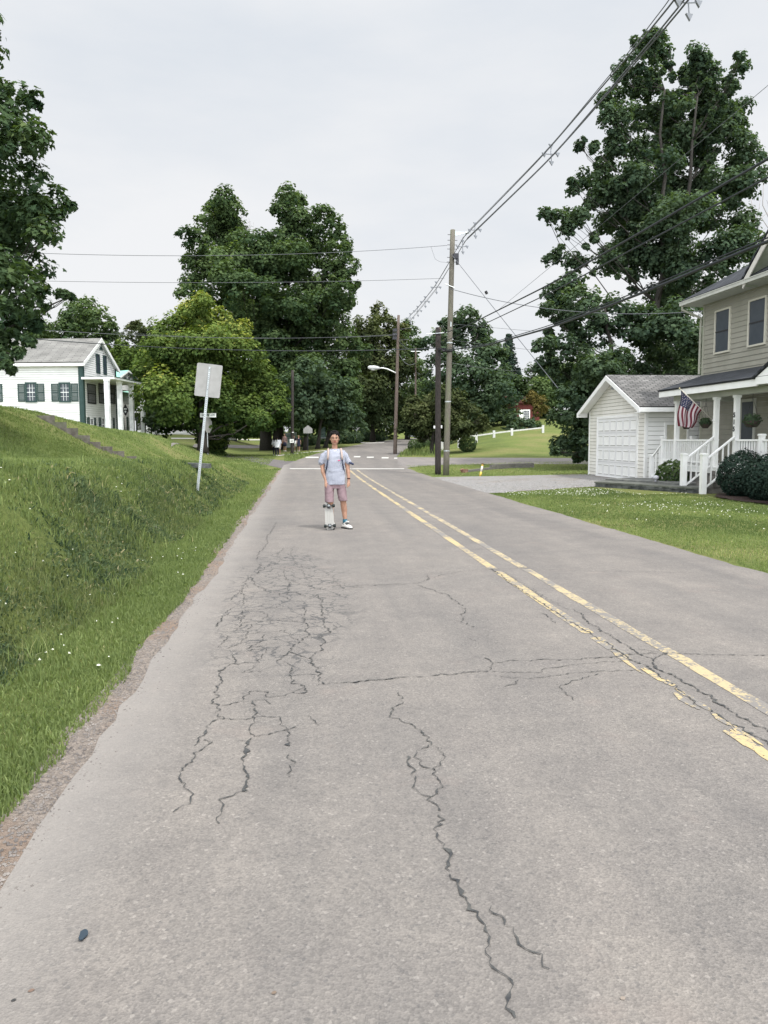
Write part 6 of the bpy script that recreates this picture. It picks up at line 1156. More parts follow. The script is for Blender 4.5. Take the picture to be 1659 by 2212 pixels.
pc = dep(449, 918, DN); e1 = np.array([.40, .916, 0]); R_ = 18/F*DN; out = [pc+e1*R_*math.cos(math.radians(22.5+45*k))+UP*R_*math.sin(math.radians(22.5+45*k)) for k in range(8)]; MB().prism(out, np.array([.916, -.40, 0])*.01).build('stop_plate', ALU, ns); MB().prism([p+np.array([-.916, .40, 0])*.003 for p in out], np.array([-.916, .40, 0])*.002).build('stop_face', M('stop_red', (.35, .03, .03)), ns)
# school crossing sign back, other far signs
def farsign(label, u, v0, vt, D_, shape, mat, pmat=DARKSTEEL):
    b0 = dep(u, v0, D_); t0 = dep(u, vt, D_); s_ = thing('road_sign', b0, label, 'road sign'); MB().tube([b0, t0], .045, 6).build('post', pmat, s_)
    MB().prism([dep(a, b, D_-.06) for a, b in shape], (0, .02, 0)).build('plate', mat, s_); return s_
farsign('grey back of a five-sided crossing sign between the tree trunks', 665, 974, 919, 66, [(655.5, 936), (655.5, 926), (665, 918.5), (675, 926), (675, 936)], ALU)
farsign('small pale sign on a thin post at the far bend', 770.5, 957, 920, 92, [(762, 923), (777, 923), (774, 929), (762, 929)], ALU, GALV)
farsign('pair of small white sign panels before the striped far trunk', 836, 950, 921, 98, [(832, 922), (840.5, 922), (840.5, 934), (832, 934)], WHITEP)
nb = thing('notice_board', dep(692, 948, 78), 'green and grey picture board standing between two tree trunks', 'notice board'); MB().prism([dep(688, 922, 78), dep(703, 922, 78), dep(703, 946, 78), dep(688, 946, 78)], (0, .08, 0)).build('board', M('board_green', (.10, .16, .15), (.22, .30, .28), 4), nb); MB().prism([dep(687, 944.5, 77.9), dep(704, 944.5, 77.9), dep(704, 946.5, 77.9), dep(687, 946.5, 77.9)], (0, .1, 0)).build('frame', GALV, nb)
wbn = thing('banner', dep(626, 965, 78), 'pale banner with green lines of print behind the walkers', 'banner'); MB().prism([dep(615, 935, 78), dep(641, 934, 78), dep(641, 966, 78), dep(615, 967, 78)], (0, .05, 0)).build('sheet', M('banner_cloth', (.34, .38, .36), (.30, .34, .32), 3), wbn)
m = MB()
for (u0, u1, v) in ((619, 637, 940), (618, 632, 943.5), (621, 636, 948), (620, 631, 953)): m.prism([dep(u0, v-1, 77.9), dep(u1, v-1, 77.9), dep(u1, v+.7, 77.9), dep(u0, v+.7, 77.9)], (0, .04, 0))
m.build('print_lines', M('banner_print', (.10, .20, .17)), wbn)
# extra trunks of the far wood that stand as trees of their own
def trunktree(label, u, vb, D_, wpx, lob):
    b = dep(u, vb, D_); b[2] = H(b[0], b[1]); tree('park_tree', label, b, LB(D_, *lob, spread=3), wpx/F*D_/2, .26, LM_DEEP, .8, K=11, group=None, fork=.25)
trunktree('dark tree just left of the man, trunk behind the five-sided sign', 660, 973, 72, 10, [(650, 850, 40), (670, 830, 40), (690, 860, 36), (640, 870, 30), (665, 890, 34)])
trunktree('dark tree behind the man with a widening trunk', 686, 970, 74, 9, [(700, 850, 40), (720, 830, 34), (690, 880, 34), (730, 870, 34)])
trunktree('dark tree right behind the head of the man', 703, 968, 76, 9, [(735, 860, 36), (750, 890, 34), (720, 890, 36), (765, 900, 26)])
for i, (u, v, r, D_) in enumerate(((648, 955, 13, 84), (672, 952, 15, 86), (698, 950, 16, 88), (722, 949, 17, 88), (748, 947, 18, 90), (770, 946, 15, 92), (624, 957, 12, 84))):
    c = dep(u, v, D_); shrub('understory_shrub', ['low dark bush left of the first sign-post trunk', 'dark bush between the five-sided sign and the picture board', 'dark bush under the picture board', 'dark bush directly behind the head of the man', 'dark bush right of the head of the man', 'dark bush beside the small pale sign on its thin post', 'low dark bush behind the walkers and the banner'][i], c, r*D_/F*1.1, LM_DEEP, .2, .8, flatz=.8)
for i, (u, v, r) in enumerate(((800, 950, 20), (780, 948, 12), (822, 948, 12))):
    D_ = 102; c = dep(u, v, D_); shrub('roadside_shrub', ['large dark shrub at the far bend of the road', 'dark shrub left of the large one at the far bend', 'dark shrub right of the large one at the far bend'][i], c, r*D_/F, LM_DEEP, .16, .9, flatz=.6)
# ---------------------------------------------------------------- stone steps up the bank
ST = [((350, 590), 1008, 1068), ((460, 718), 1078, 1138), ((600, 842), 1152, 1212), ((770, 970), 1220, 1280), ((925, 1085), 1288, 1332), ((1090, 1215), 1338, 1392), ((1225, 1342), 1388, 1438), ((1365, 1475), 1436, 1478)]
sp_ = thing('stone_steps', hit(285, 990, 12), 'weathered stone steps climbing the grassy hill to the white house', 'steps')
for i, ((x0, x1), y0, y1) in enumerate(ST):
    u0, u1, v0, v1 = x0*.2, x1*.2, 696.8+y0*.2, 696.8+y1*.2; p0 = hit(u0, v1, 12); p1 = hit(u1, v1, 12); D_ = float((p1-CO)@CF)-1.15
    a = dep(u0, v0, D_+.35); b = dep(u1, v0, D_); a[2] = b[2] = (a[2]+b[2])/2; hh_ = (v1-v0)/F*D_+.12; m = MB(); k = 0; L_ = np.linalg.norm((b-a)[:2]); t_ = (b-a)/L_; bk = np.array([-1, .1, 0.])
    ns_ = 2 if i < 5 else 1; cut = RS.uniform(.35, .6)
    for (s0, s1) in (((0, cut-.012), (cut+.012, 1)) if ns_ == 2 else ((0, 1),)):
        q0 = a+(b-a)*s0+RS.normal(0, .01, 3); q1 = a+(b-a)*s1; m.prism([q0-UP*hh_, q1-UP*hh_, q1-UP*hh_+bk*.5, q0-UP*hh_+bk*.5], (0, 0, hh_+RS.normal(0, .01)))
    m.build('step', STONE, sp_)
for (u, v, L_, lb_) in ((500, 1000.5, 1.3, 'flat grey edging stone on the crest of the near bank, left of the road sign post'), (563, 1004.5, .7, 'small dark ledge stone near the end of the bank by the side road')):
    pass
for (u0, u1, v, lab) in ((400, 452, 1001, 'long flat edging stone on the crest behind the leaning sign'), (562, 573, 1003.5, 'small dark flat stone near the end of the bank')):
    p = hit(u0, v); q = hit(u1, v); D_ = float((p-CO)@CF); a = dep(u0, v-1, D_); b = dep(u1, v+1.5, D_); a[2] = max(a[2], 0); o = MB().prism([a, b, b+[0, .5, 0], a+[0, .5, 0]], (0, 0, -.12)).build('edging_stone', SLATE, None); setp(o, lab, 'stone')
# ---------------------------------------------------------------- timber edging, marker post, rail fence, distant car
t0 = hit(1003, 1021); lg = thing('timber_edging', t0, 'weathered timber border behind the poles with a broken orange end', 'timber edging'); P = [hit(1001, 1021), hit(1060, 1014), hit(1110, 1011), hit(1152, 1010)]
P = [p+UP*.0 for p in P]
for i in range(3):
    a, b = P[i], P[i+1]; t_ = (b-a)/np.linalg.norm(b-a); m = MB(); n_ = np.array([-t_[1], t_[0], 0])
    for k in range(2 if i else 1): m.prism([a-n_*.08+UP*(.13*k-.02), b-n_*.08+UP*(.13*k-.02), b+n_*.08+UP*(.13*k-.02), a+n_*.08+UP*(.13*k-.02)], (0, 0, .125))
    m.build('beam', M('weathered_timber', (.10, .095, .085), (.20, .19, .17), 8, rough=.95, bump=.6, stretch=(1, 1, 6)), lg)
MB().box(P[0]+[.05, 0, .07], (.30, .18, .17), (.8, .6, 0), (-.6, .8, 0)).ball(P[0]+[-.05, 0, .12], (.12, .10, .07), 8, 6).build('rotted_end', M('rust_orange_wood', (.12, .04, .022), (.30, .20, .15), 9, rough=.9, bump=.8), lg)
bM = hit(1037, 1029); DM = float((bM-CO)@CF); mk_ = thing('marker_post', bM, 'yellow and white utility marker post on the strip of lawn', 'marker post'); a, b = bM, dep(1043, 1001.5, DM); f_ = lambda s: a+(b-a)*s
MB().tube([f_(0), f_(.36)], .045, 10).tube([f_(.80), f_(.93)], .045, 10).build('yellow_sleeve', M('marker_yellow', (.70, .50, .10), rough=.5), mk_, True); MB().tube([f_(.36), f_(.80)], .044, 10).build('white_tube', M('marker_white', (.66, .62, .55)), mk_, True); MB().tube([f_(.93), f_(1.0)], .055, 10).build('cap', M('marker_cap', (.12, .05, .04)), mk_, True)
fn = thing('rail_fence', hit(1035, 948), 'low white post and rail fence climbing the lawn hill', 'fence'); pr = [(1035, 943.5, 66), (1077, 940, 68.5), (1113, 935.5, 71), (1148, 930.5, 74), (1190, 925, 77), (1225, 921, 80)]; tops_ = []
pts_ = []
for (u, v, D_) in [(1035, 943.5, 66), (1089, 941, 68), (1146, 936, 70.5), (1204, 931, 73), (1261, 926, 76)]:
    pass
FU = [(1035-0, 946.5), (1092, 943.5), (1150, 938.0), (1207, 932.5)]
for (zx, zy) in ((795, 1580), (975, 1570), (1165, 1548), (1355, 1520), (1548, 1497), (1760, 1464)):
    u = 796+.2*zx; v = 630+.2*zy
    if zx == 1760: u, v = 1600*.6636+.2*555, 763+.2*797
    D_ = 66+(u-955)*.045; p = dep(u, v, D_); pts_.append(p)
    g0 = float(H(p[0], p[1])); MB().bx(p[0]-.10, p[0]+.10, p[1]-.1, p[1]+.1, min(g0, p[2]-.5)-.3, p[2]+.18).build('post', M('greyed_white_post', (.55, .55, .53)), fn)
m = MB()
for a, b in zip(pts_[:-1], pts_[1:]): m.prism([a-UP*.13, b-UP*.13, b+UP*.0, a+UP*.0], (0, -.05, 0))
m.build('rail', M('greyed_white_rail', (.55, .55, .53), (.45, .45, .43), 2), fn)
cb = dep(893, 948, 112); cb[2] = dep(893, 947.5, 112)[2]; car = thing('car', cb, 'dark green car half hidden behind leaves at the far bend', 'car'); s = 1.0
PT = M('car_paint_dark', (.012, .03, .026), rough=.2, spec=.7)
def carloft(secs, mat, nm):
    m = MB(); base = len(m.v)
    for (y, w_, z0, z1) in secs: m.v += [(cb[0]-w_, cb[1]+y, cb[2]+z0), (cb[0]+w_, cb[1]+y, cb[2]+z0), (cb[0]+w_, cb[1]+y, cb[2]+z1*.85), (cb[0]+w_*.86, cb[1]+y, cb[2]+z1), (cb[0]-w_*.86, cb[1]+y, cb[2]+z1), (cb[0]-w_, cb[1]+y, cb[2]+z1*.85)]
    for i in range(len(secs)-1):
        for k in range(6): j = (k+1) % 6; m.f.append((base+i*6+k, base+i*6+j, base+(i+1)*6+j, base+(i+1)*6+k))
    m.f.append(tuple(range(base, base+6))[::-1]); m.f.append(tuple(range(base+6*(len(secs)-1), base+6*len(secs)))); return m.build(nm, mat, car)
carloft([(-2.2, .80, .35, .75), (-2.0, .88, .25, .95), (-.9, .90, .22, 1.0), (1.6, .90, .22, 1.05), (2.2, .82, .35, 1.0)], PT, 'body'); carloft([(-1.0, .80, .95, 1.0), (-.35, .70, .98, 1.42), (1.2, .70, .98, 1.45), (1.9, .80, .98, 1.05)], GLASS, 'windows'); MB().bx(cb[0]-.6, cb[0]+.6, cb[1]-.3, cb[1]+1.1, cb[2]+1.42, cb[2]+1.48).build('roof', PT, car)
for xx in (-.82, .82):
    for yy in (-1.4, 1.4): c = cb+np.array([xx, yy, .32]); w_ = MB().tube([c-[.1, 0, 0], c+[.1, 0, 0]], .32, 14).build('wheel', BLACK, car); MB().tube([c-[.105, 0, 0], c+[.105, 0, 0]], .19, 10).build('rim', GALV, w_)
for xx in (-.6, .6): MB().ball(cb+np.array([xx, -2.2, .68]), (.16, .05, .09), 8, 5).build('headlight', M('headlight_glass', (.8, .8, .8), rough=.1), car)
MB().bx(cb[0]-.75, cb[0]+.75, cb[1]-2.27, cb[1]-2.2, cb[2]+.30, cb[2]+.44).build('bumper', GALV, car)
# ---------------------------------------------------------------- people
SKIN = M('skin', (.33, .18, .12), (.39, .22, .15), 9, rough=.5, spec=.4)
HAIR = M('black_hair', (.006, .005, .005), (.012, .010, .010), 60, rough=.75, spec=.15)
def person_main():
    o0 = hit(724, 1143.5); G = thing('person', o0, 'young man in a striped tee and pink shorts holding a skateboard upright with his foot', 'person')
    ox, oy = o0[0], o0[1]; a_ = math.radians(5.0)    # faces the camera
    ca, sa = math.cos(a_*0), 0
    def P(x, y, z): return np.array([ox+x, oy-y, z+.014])          # y toward the camera
    vw = .0065
    m = MB()
    # legs: viewer-right leg straight, viewer-left leg behind the board
    def limbc(pts):
        for (p, r0), (q, r1) in zip(pts[:-1], pts[1:]): m.cone(P(*p), P(*q), r0, r1, 12)
    limbc([((.085, 0, .90), .092), ((.12, .01, .70), .082), ((.148, .02, .50), .060)])
    limbc([((.148, .02, .50), .058), ((.158, -.0, .40), .058), ((.168, -.015, .33), .057), ((.178, -.01, .18), .038), ((.176, -.01, .10), .036), ((.178, -.02, .05), .04)])
    limbc([((.178, -.02, .06), .032), ((.190, .05, .045), .024)])
    limbc([((-.085, 0, .90), .092), ((-.09, .03, .70), .082), ((-.082, .06, .49), .060)])
    limbc([((-.082, .06, .49), .058), ((-.078, .02, .38), .056), ((-.07, -.0, .30), .050), ((-.055, .0, .14), .036), ((-.05, .0, .07), .038)]); limbc([((-.05, .0, .07), .032), ((-.05, .06, .05), .024)])
    # torso core, neck
    limbc([((0, 0, .93), .13), ((0, 0, 1.10), .12), ((0.005, -.01, 1.28), .125)]); limbc([((-.13, -.01, 1.355), .055), ((.14, -.01, 1.355), .055)]); limbc([((.005, -.02, 1.36), .06), ((.008, .0, 1.50), .050)])
    # arms
    limbc([((-.165, -.01, 1.335), .038), ((-.215, -.01, 1.12), .044)]); limbc([((-.215, -.01, 1.12), .041), ((-.205, .02, 1.02), .040), ((-.168, .05, .90), .027), ((-.160, .055, .865), .025)])
    limbc([((.175, -.01, 1.335), .038), ((.232, -.01, 1.12), .044)]); limbc([((.232, -.01, 1.12), .041), ((.240, .015, 1.02), .040), ((.250, .04, .91), .027), ((.248, .045, .875), .025)])
    # hands
    for (wx, wy, wz, s) in ((-.158, .057, .855, 1), (.247, .048, .865, -1)):
        m.cone(P(wx, wy, wz), P(wx+.004*s, wy+.008, wz-.075), .026, .034, 10); m.cone(P(wx+.012*s, wy-.014, wz-.045), P(wx+.004*s, wy-.012, wz-.085), .020, .018, 8); m.cone(P(wx-.010*s, wy+.018, wz-.045), P(wx, wy+.022, wz-.085), .018, .018, 8)
        for k in range(4):
            fx_ = wx+.006*s+(.0)*k; fy_ = wy-.024+.019*k; ln = (.052, .066, .070, .058)[k] if s == 1 else (.040, .048, .05, .044)[k]; cu = .25 if s == 1 else .6
            p0 = P(fx_, fy_, wz-.085); p1 = P(fx_+.012*s*cu, fy_+.004, wz-.085-ln*.5); p2 = P(fx_+.040*s*cu, fy_+.004, wz-.085-ln*(.95 if s == 1 else .75)); m.cone(p0, p1, .0095, .009, 8); m.cone(p1, p2, .009, .0075, 8)
        m.cone(P(wx+.012*s, wy+.022, wz-.03), P(wx+.026*s, wy+.034, wz-.065), .012, .010, 8); m.cone(P(wx+.026*s, wy+.034, wz-.065), P(wx+.030*s, wy+.034, wz-.092), .010, .0085, 8)
    # head: skull, jaw, nose, ears, brow
    hx, hy, hz = .008, .01, 1.61
    m.ball(P(hx, hy-.010, hz+.030), (.078, .092, .098), 18, 12); m.ball(P(hx, hy+.018, hz-.035), (.066, .068, .078), 16, 10); m.cone(P(hx, hy+.050, hz-.088), P(hx, hy+.04, hz-.07), .024, .03, 10)
    m.cone(P(hx-.04, hy+.01, hz-.055), P(hx, hy+.045, hz-.085), .026, .022, 8); m.cone(P(hx+.04, hy+.01, hz-.055), P(hx, hy+.045, hz-.085), .026, .022, 8)
    m.cone(P(hx, hy+.080, hz+.018), P(hx, hy+.096, hz-.020), .008, .012, 8); m.cone(P(hx-.014, hy+.086, hz-.022), P(hx+.014, hy+.086, hz-.022), .009, .009, 8)
    for s in (-1, 1): m.ball(P(hx+s*.078, hy-.012, hz-.002), (.011, .022, .032), 8, 6); m.cone(P(hx+s*.018, hy+.076, hz+.032), P(hx+s*.052, hy+.062, hz+.030), .010, .010, 8); m.ball(P(hx+s*.036, hy+.058, hz-.018), (.022, .02, .02), 8, 6)
    body = remesh(m.build('body', SKIN, G), vw, 3)
    # face
    f = MB()
    for s in (-1, 1): f.ball(P(hx+s*.031, hy+.073, hz+.010), (.0135, .010, .006), 10, 6)
    f.build('eye', M('eye_dark', (.02, .012, .01), rough=.2), G, True)
    f = MB()
    for s in (-1, 1): f.cone(P(hx+s*.016, hy+.086, hz+.032), P(hx+s*.048, hy+.072, hz+.034), .0038, .0032, 6)
    f.build('eyebrow', HAIR, G, True)
    f = MB(); f.cone(P(hx-.022, hy+.079, hz-.053), P(hx, hy+.087, hz-.049), .0045, .006, 8); f.cone(P(hx+.022, hy+.079, hz-.053), P(hx, hy+.087, hz-.049), .0045, .006, 8); f.cone(P(hx-.016, hy+.080, hz-.060), P(hx+.016, hy+.080, hz-.060), .006, .006, 8); f.build('lips', M('lips', (.28, .085, .07), rough=.4), G, True)
    g_ = MB()
    for s in (-1, 1):
        c = P(hx+s*.034, hy+.094, hz+.004); g_.tube([c+[.025*math.cos(a), -0.0, .023*math.sin(a)] for a in np.linspace(0, 2*math.pi, 17)], .0014, 5, cap=False); g_.tube([P(hx+s*.059, hy+.092, hz+.010), P(hx+s*.078, hy-.0, hz+.010)], .0013, 5)
    g_.tube([P(hx-.009, hy+.096, hz+.008), P(hx+.009, hy+.096, hz+.008)], .0013, 5); g_.build('glasses', M('wire_frame_gold', (.22, .17, .13), rough=.3, metal=.7), G, True)
    h_ = MB(); h_.ball(P(hx, hy-.026, hz+.050), (.088, .094, .100), 18, 12)
    for s in (-1, 1): h_.cone(P(hx+s*.072, hy+.012, hz+.07), P(hx+s*.080, hy+.0, hz+.002), .020, .010, 8); h_.cone(P(hx+s*.05, hy+.05, hz+.10), P(hx+s*.074, hy+.035, hz+.045), .022, .009, 8)
    h_.cone(P(hx, hy-.075, hz+.02), P(hx, hy-.07, hz-.05), .05, .04, 10)
    for k in (0, 1, 3, 5, 6, 8): a = -1.1+k*.275; h_.cone(P(hx+.066*math.sin(a), hy+.052*math.cos(a)+.012, hz+.098), P(hx+.074*math.sin(a)+.008, hy+.064*math.cos(a)+.018, hz+.064+.009*math.sin(k*2.3)), .017, .007, 6)
    hr = np.random.RandomState(3)
    for k in range(60):
        a = hr.uniform(-3.1, 3.1); e = hr.uniform(.05, 1.3); d0 = np.array([math.sin(a)*math.cos(e), math.cos(a)*math.cos(e), math.sin(e)])
        if d0[1] > .55 and d0[2] < .45: continue
        p0 = np.array([hx, hy-.026, hz+.05])+d0*[.080, .086, .092]; p1 = p0+d0*.012+np.array([hr.normal(0, .012), .010, -.016+hr.normal(0, .008)]); h_.cone(P(*p0), P(*p1), .014, .005, 6)
    for k in range(10): a = k*.63; h_.cone(P(hx+.05*math.sin(a), hy-.02+.05*math.cos(a), hz+.125), P(hx+.07*math.sin(a+.2), hy-.02+.07*math.cos(a+.2), hz+.138-.01*(k % 3)), .018, .008, 6)
    remesh(h_.build('hair', HAIR, G), .0055, 2)
    # tee shirt
    c = MB(); L3 = lambda secs: [(P(x, y, z)[0], P(x, y, z)[1], P(x, y, z)[2], a, b) for (x, y, z, a, b) in secs]
    c.loft(L3([(.01, .0, .795, .186, .130), (.01, .0, .83, .184, .130), (.008, .0, .95, .180, .128), (.006, -.0, 1.08, .176, .130), (.006, -.0, 1.20, .182, .130), (.006, -.005, 1.30, .192, .122), (.006, -.01, 1.36, .188, .105), (.006, -.015, 1.40, .140, .085), (.006, -.015, 1.425, .085, .070)]), 28, 2.3)
    for s, ex2 in ((-1, -.246), (1, .262)):
        c.cone(P(s*.140+.006, -.01, 1.350), P(s*.190, -.01, 1.30), .060, .062, 14); c.cone(P(s*.190, -.01, 1.30), P(ex2*.93, -.01, 1.20), .062, .064, 14)
    sh_ = wrinkle(remesh(c.build('striped_shirt', None or M('tmp', (.8, .8, .8)), G), .0062, 3), .0065, 26, 4)
    ms = bpy.data.materials.new('navy_and_white_stripes'); ms.use_nodes = True; n_ = ms.node_tree.nodes; l_ = ms.node_tree.links; bs = n_['Principled BSDF']; bs.inputs['Roughness'].default_value = .9
    tcx = n_.new('ShaderNodeTexCoord'); sxz = n_.new('ShaderNodeSeparateXYZ'); l_.new(tcx.outputs['Object'], sxz.inputs[0])
    ab = n_.new('ShaderNodeMath'); ab.operation = 'ABSOLUTE'; l_.new(sxz.outputs[0], ab.inputs[0]); sb = n_.new('ShaderNodeMath'); sb.operation = 'SUBTRACT'; l_.new(ab.outputs[0], sb.inputs[0]); sb.inputs[1].default_value = .19; mxx = n_.new('ShaderNodeMath'); mxx.operation = 'MAXIMUM'; l_.new(sb.outputs[0], mxx.inputs[0]); mxx.inputs[1].default_value = 0
    ml = n_.new('ShaderNodeMath'); ml.operation = 'MULTIPLY_ADD'; l_.new(mxx.outputs[0], ml.inputs[0]); ml.inputs[1].default_value = -.5; l_.new(sxz.outputs[2], ml.inputs[2])
    dv_ = n_.new('ShaderNodeMath'); dv_.operation = 'DIVIDE'; l_.new(ml.outputs[0], dv_.inputs[0]); dv_.inputs[1].default_value = .0188; fr2 = n_.new('ShaderNodeMath'); fr2.operation = 'FRACT'; l_.new(dv_.outputs[0], fr2.inputs[0]); lt = n_.new('ShaderNodeMath'); lt.operation = 'LESS_THAN'; l_.new(fr2.outputs[0], lt.inputs[0]); lt.inputs[1].default_value = .50
    mxc = n_.new('ShaderNodeMixRGB'); mxc.inputs['Color1'].default_value = (.56, .57, .62, 1); mxc.inputs['Color2'].default_value = (.035, .05, .105, 1); l_.new(lt.outputs[0], mxc.inputs['Fac']); l_.new(mxc.outputs[0], bs.inputs['Base Color'])
    sh_.data.materials.clear(); sh_.data.materials.append(ms)
    WT = M('white_cotton', (.68, .68, .70), rough=.9); CL = M('strap_tan', (.40, .31, .27), rough=.9)
    cl = MB(); cc = P(.007, -.002, 1.418); cl.tube([cc+[.078*math.cos(a), -.066*math.sin(a)-.004, -.030*max(0, math.sin(a))] for a in np.linspace(0, 2*math.pi, 25)], .013, 8, cap=False); cl.build('collar', WT, G, True)
    for s in (-1, 1): MB().tube([P(s*.105+.006, -.06, 1.40), P(s*.112+.006, .02, 1.43), P(s*.118+.006, .095, 1.375), P(s*.122+.006, .124, 1.30), P(s*.130+.006, .128, 1.24)], .017, 8).build('backpack_strap', CL, G, True)
    for s in (-1, 1): MB().tube([P(s*.130+.006, .128, 1.24), P(s*.150+.006, .100, 1.10), P(s*.168+.006, .04, 1.0), P(s*.165, -.10, .98)], .011, 6).build('strap_webbing', M('navy_webbing', (.02, .025, .05)), G, True)
    bp = MB(); bp.loft([(P(.006, -.20, z)[0], P(.006, -.20, z)[1], z, a, b) for z, a, b in ((.93, .12, .06), (.96, .15, .08), (1.15, .155, .09), (1.33, .14, .075), (1.38, .10, .05))], 20, 3); remesh(bp.build('backpack', M('navy_pack', (.025, .03, .05)), G), .01, 2)
    MB().ball(P(.075, .134, 1.225), (.022, .004, .008), 8, 5).build('chest_mark', M('mark_pink', (.62, .10, .20)), G)
    sc_ = MB(); sc_.tube([P(.262+.07*math.cos(a), -.01+.07*math.sin(a), 1.175-.03*math.cos(a)+.010) for a in np.linspace(-1.6, 1.6, 14)], .018, 8); sc_.build('rolled_sleeve', M('rolled_navy', (.03, .04, .08)), G, True)
    # shorts
    s_ = MB(); s_.loft(L3([(.012, .01, .725, .150, .100), (.008, 0, .80, .165, .118), (.008, 0, .88, .160, .118), (.008, 0, .95, .150, .112)]), 24, 2.3)
    for pts in ([(-.085, .0, .84, .088, .105), (-.098, .02, .68, .086, .098), (-.100, .035, .56, .082, .092), (-.100, .045, .485, .079, .088)], [(.095, .0, .84, .088, .105), (.122, .01, .68, .086, .098), (.138, .02, .56, .081, .092), (.148, .02, .503, .079, .088)]): s_.loft(L3(pts[::-1]), 20, 2.2)
    sw_ = remesh(s_.build('pink_shorts', M('faded_pink_cotton', (.20, .135, .148), (.26, .185, .20), 14, rough=.9), G), .0065, 3); wrinkle(sw_, .005, 24, 8)
    # sock, shoe, watch
    MB().loft(L3([(.177, -.01, .075, .041, .045), (.178, -.01, .17, .040, .043)]), 14).build('sock', M('teal_sock', (.02, .09, .13)), G, True); MB().loft(L3([(.178, -.01, .130, .0405, .0435), (.178, -.01, .143, .0405, .0435)]), 14).build('sock_stripe', M('sock_stripe', (.25, .45, .52)), G, True)
    def shoe(x, y, z, ang):
        ca, sa = math.cos(ang), math.sin(ang); T = lambda a, b, c_: P(x+b*sa+a*ca, y+b*ca-a*sa, z+c_); k = MB(); k.cone(T(0, -.045, .045), T(0, .02, .052), .042, .046, 12); k.cone(T(0, .02, .05), T(0, .12, .035), .046, .042, 12); k.cone(T(0, .12, .033), T(0, .165, .030), .044, .036, 12); k.cone(T(0, -.02, .05), T(0, .0, .085), .040, .044, 12)
        sh2 = remesh(k.build('shoe', M('white_trainer', (.62, .59, .55), (.70, .68, .64), 20, rough=.6), G), .006, 3); so_ = MB()
        pl = [T(a, b, .0) for a, b in ((-.040, -.075), (-.048, 0), (-.050, .08), (-.044, .17), (-.02, .205), (.02, .205), (.044, .17), (.050, .08), (.048, 0), (.040, -.075), (.0, -.092))]; so_.prism(pl, (0, 0, .026)); so_.build('sole', M('dark_sole', (.04, .038, .036)), sh2)
        tg = MB(); tg.box(T(0, .052, .112), (.07, .06, .014), np.array([ca, sa, 0]), np.array([sa*.8, -ca*.8, .6])); tg.build('tongue', M('tongue_white', (.6, .6, .58)), sh2); tg = MB(); tg.box(T(0, .075, .088), (.06, .05, .02)); tg.build('laces', M('lace_dark', (.05, .05, .05)), sh2)
    shoe(.182, .0, .0, .55); shoe(-.05, .0, .0, -.1)
    MB().tube([P(.249, .042, .892), P(.249, .043, .912)], .030, 12).build('watch', M('dark_leather', (.06, .02, .02)), G)
    # skateboard, standing on its tail, underside toward the viewer
    o1 = hit(713, 1147); B = thing('skateboard', o1, 'small translucent white skateboard with black wheels stood on end before the man', 'skateboard')
    bx0, by0 = o1[0], o1[1]; top = P(-.115, .06, .50); bot = np.array([bx0-.0, by0+.035, .02]); ax = (top-bot)/np.linalg.norm(top-bot); ex = np.array([1., 0, 0]); ex = ex-ax*(ex@ax); ex /= np.linalg.norm(ex); nf = np.cross(ax, ex)
    if nf[1] > 0: nf = -nf
    Ld = np.linalg.norm(top-bot)+.03; dm_ = bpy.data.materials.new('translucent_deck'); dm_.use_nodes = True; db = dm_.node_tree.nodes['Principled BSDF']; db.inputs['Base Color'].default_value = (.40, .39, .36, 1); db.inputs['Roughness'].default_value = .35; db.inputs['Transmission Weight'].default_value = .35
    prof = [(-.070, .03), (-.078, .10), (-.076, .22), (-.074, .34), (-.066, .42), (-.048, .475), (-.02, .50), (.02, .50), (.048, .475), (.066, .42), (.074, .34), (.076, .22), (.078, .10), (.070, .03), (.05, .0), (-.05, .0)]
    k = Ld/.5; MB().prism([bot+ex*a+ax*b*k for a, b in prof], nf*.012).build('deck', dm_, B)
    rb = MB(); [rb.box(bot+ex*a+ax*.23*k+nf*.015, (.006, .006, .22*k), ex, nf, ax) for a in (-.03, .0, .03)]; rb.build('rib', M('rib_grey', (.40, .39, .36)), B)
    for sft in (.055, .385):
        c = bot+ax*sft*k; tr_ = MB(); tr_.box(c+nf*.025, (.05, .026, .075), ex, nf, ax); tr_.tube([c-ex*.078+nf*.052, c+ex*.078+nf*.052], .011, 8); tr_.prism([c+nf*.04-ex*.035, c+nf*.04+ex*.035, c+nf*.04-ax*.045], nf*.02); tk = tr_.build('truck', BLACK, B); MB().ball(c+nf*.062+ax*.018, .010, 8, 5).box(c+nf*.066-ax*.003, (.045, .004, .009), ex, nf, ax).build('kingpin', GALV, tk)
        for s in (-1, 1): MB().tube([c+ex*s*.058+nf*.052, c+ex*s*.066+nf*.052, c+ex*s*.100+nf*.052, c+ex*s*.106+nf*.052], [.024, .029, .029, .024], 16).build('wheel', M('black_wheel', (.010, .016, .014), rough=.5), B)
person_main()
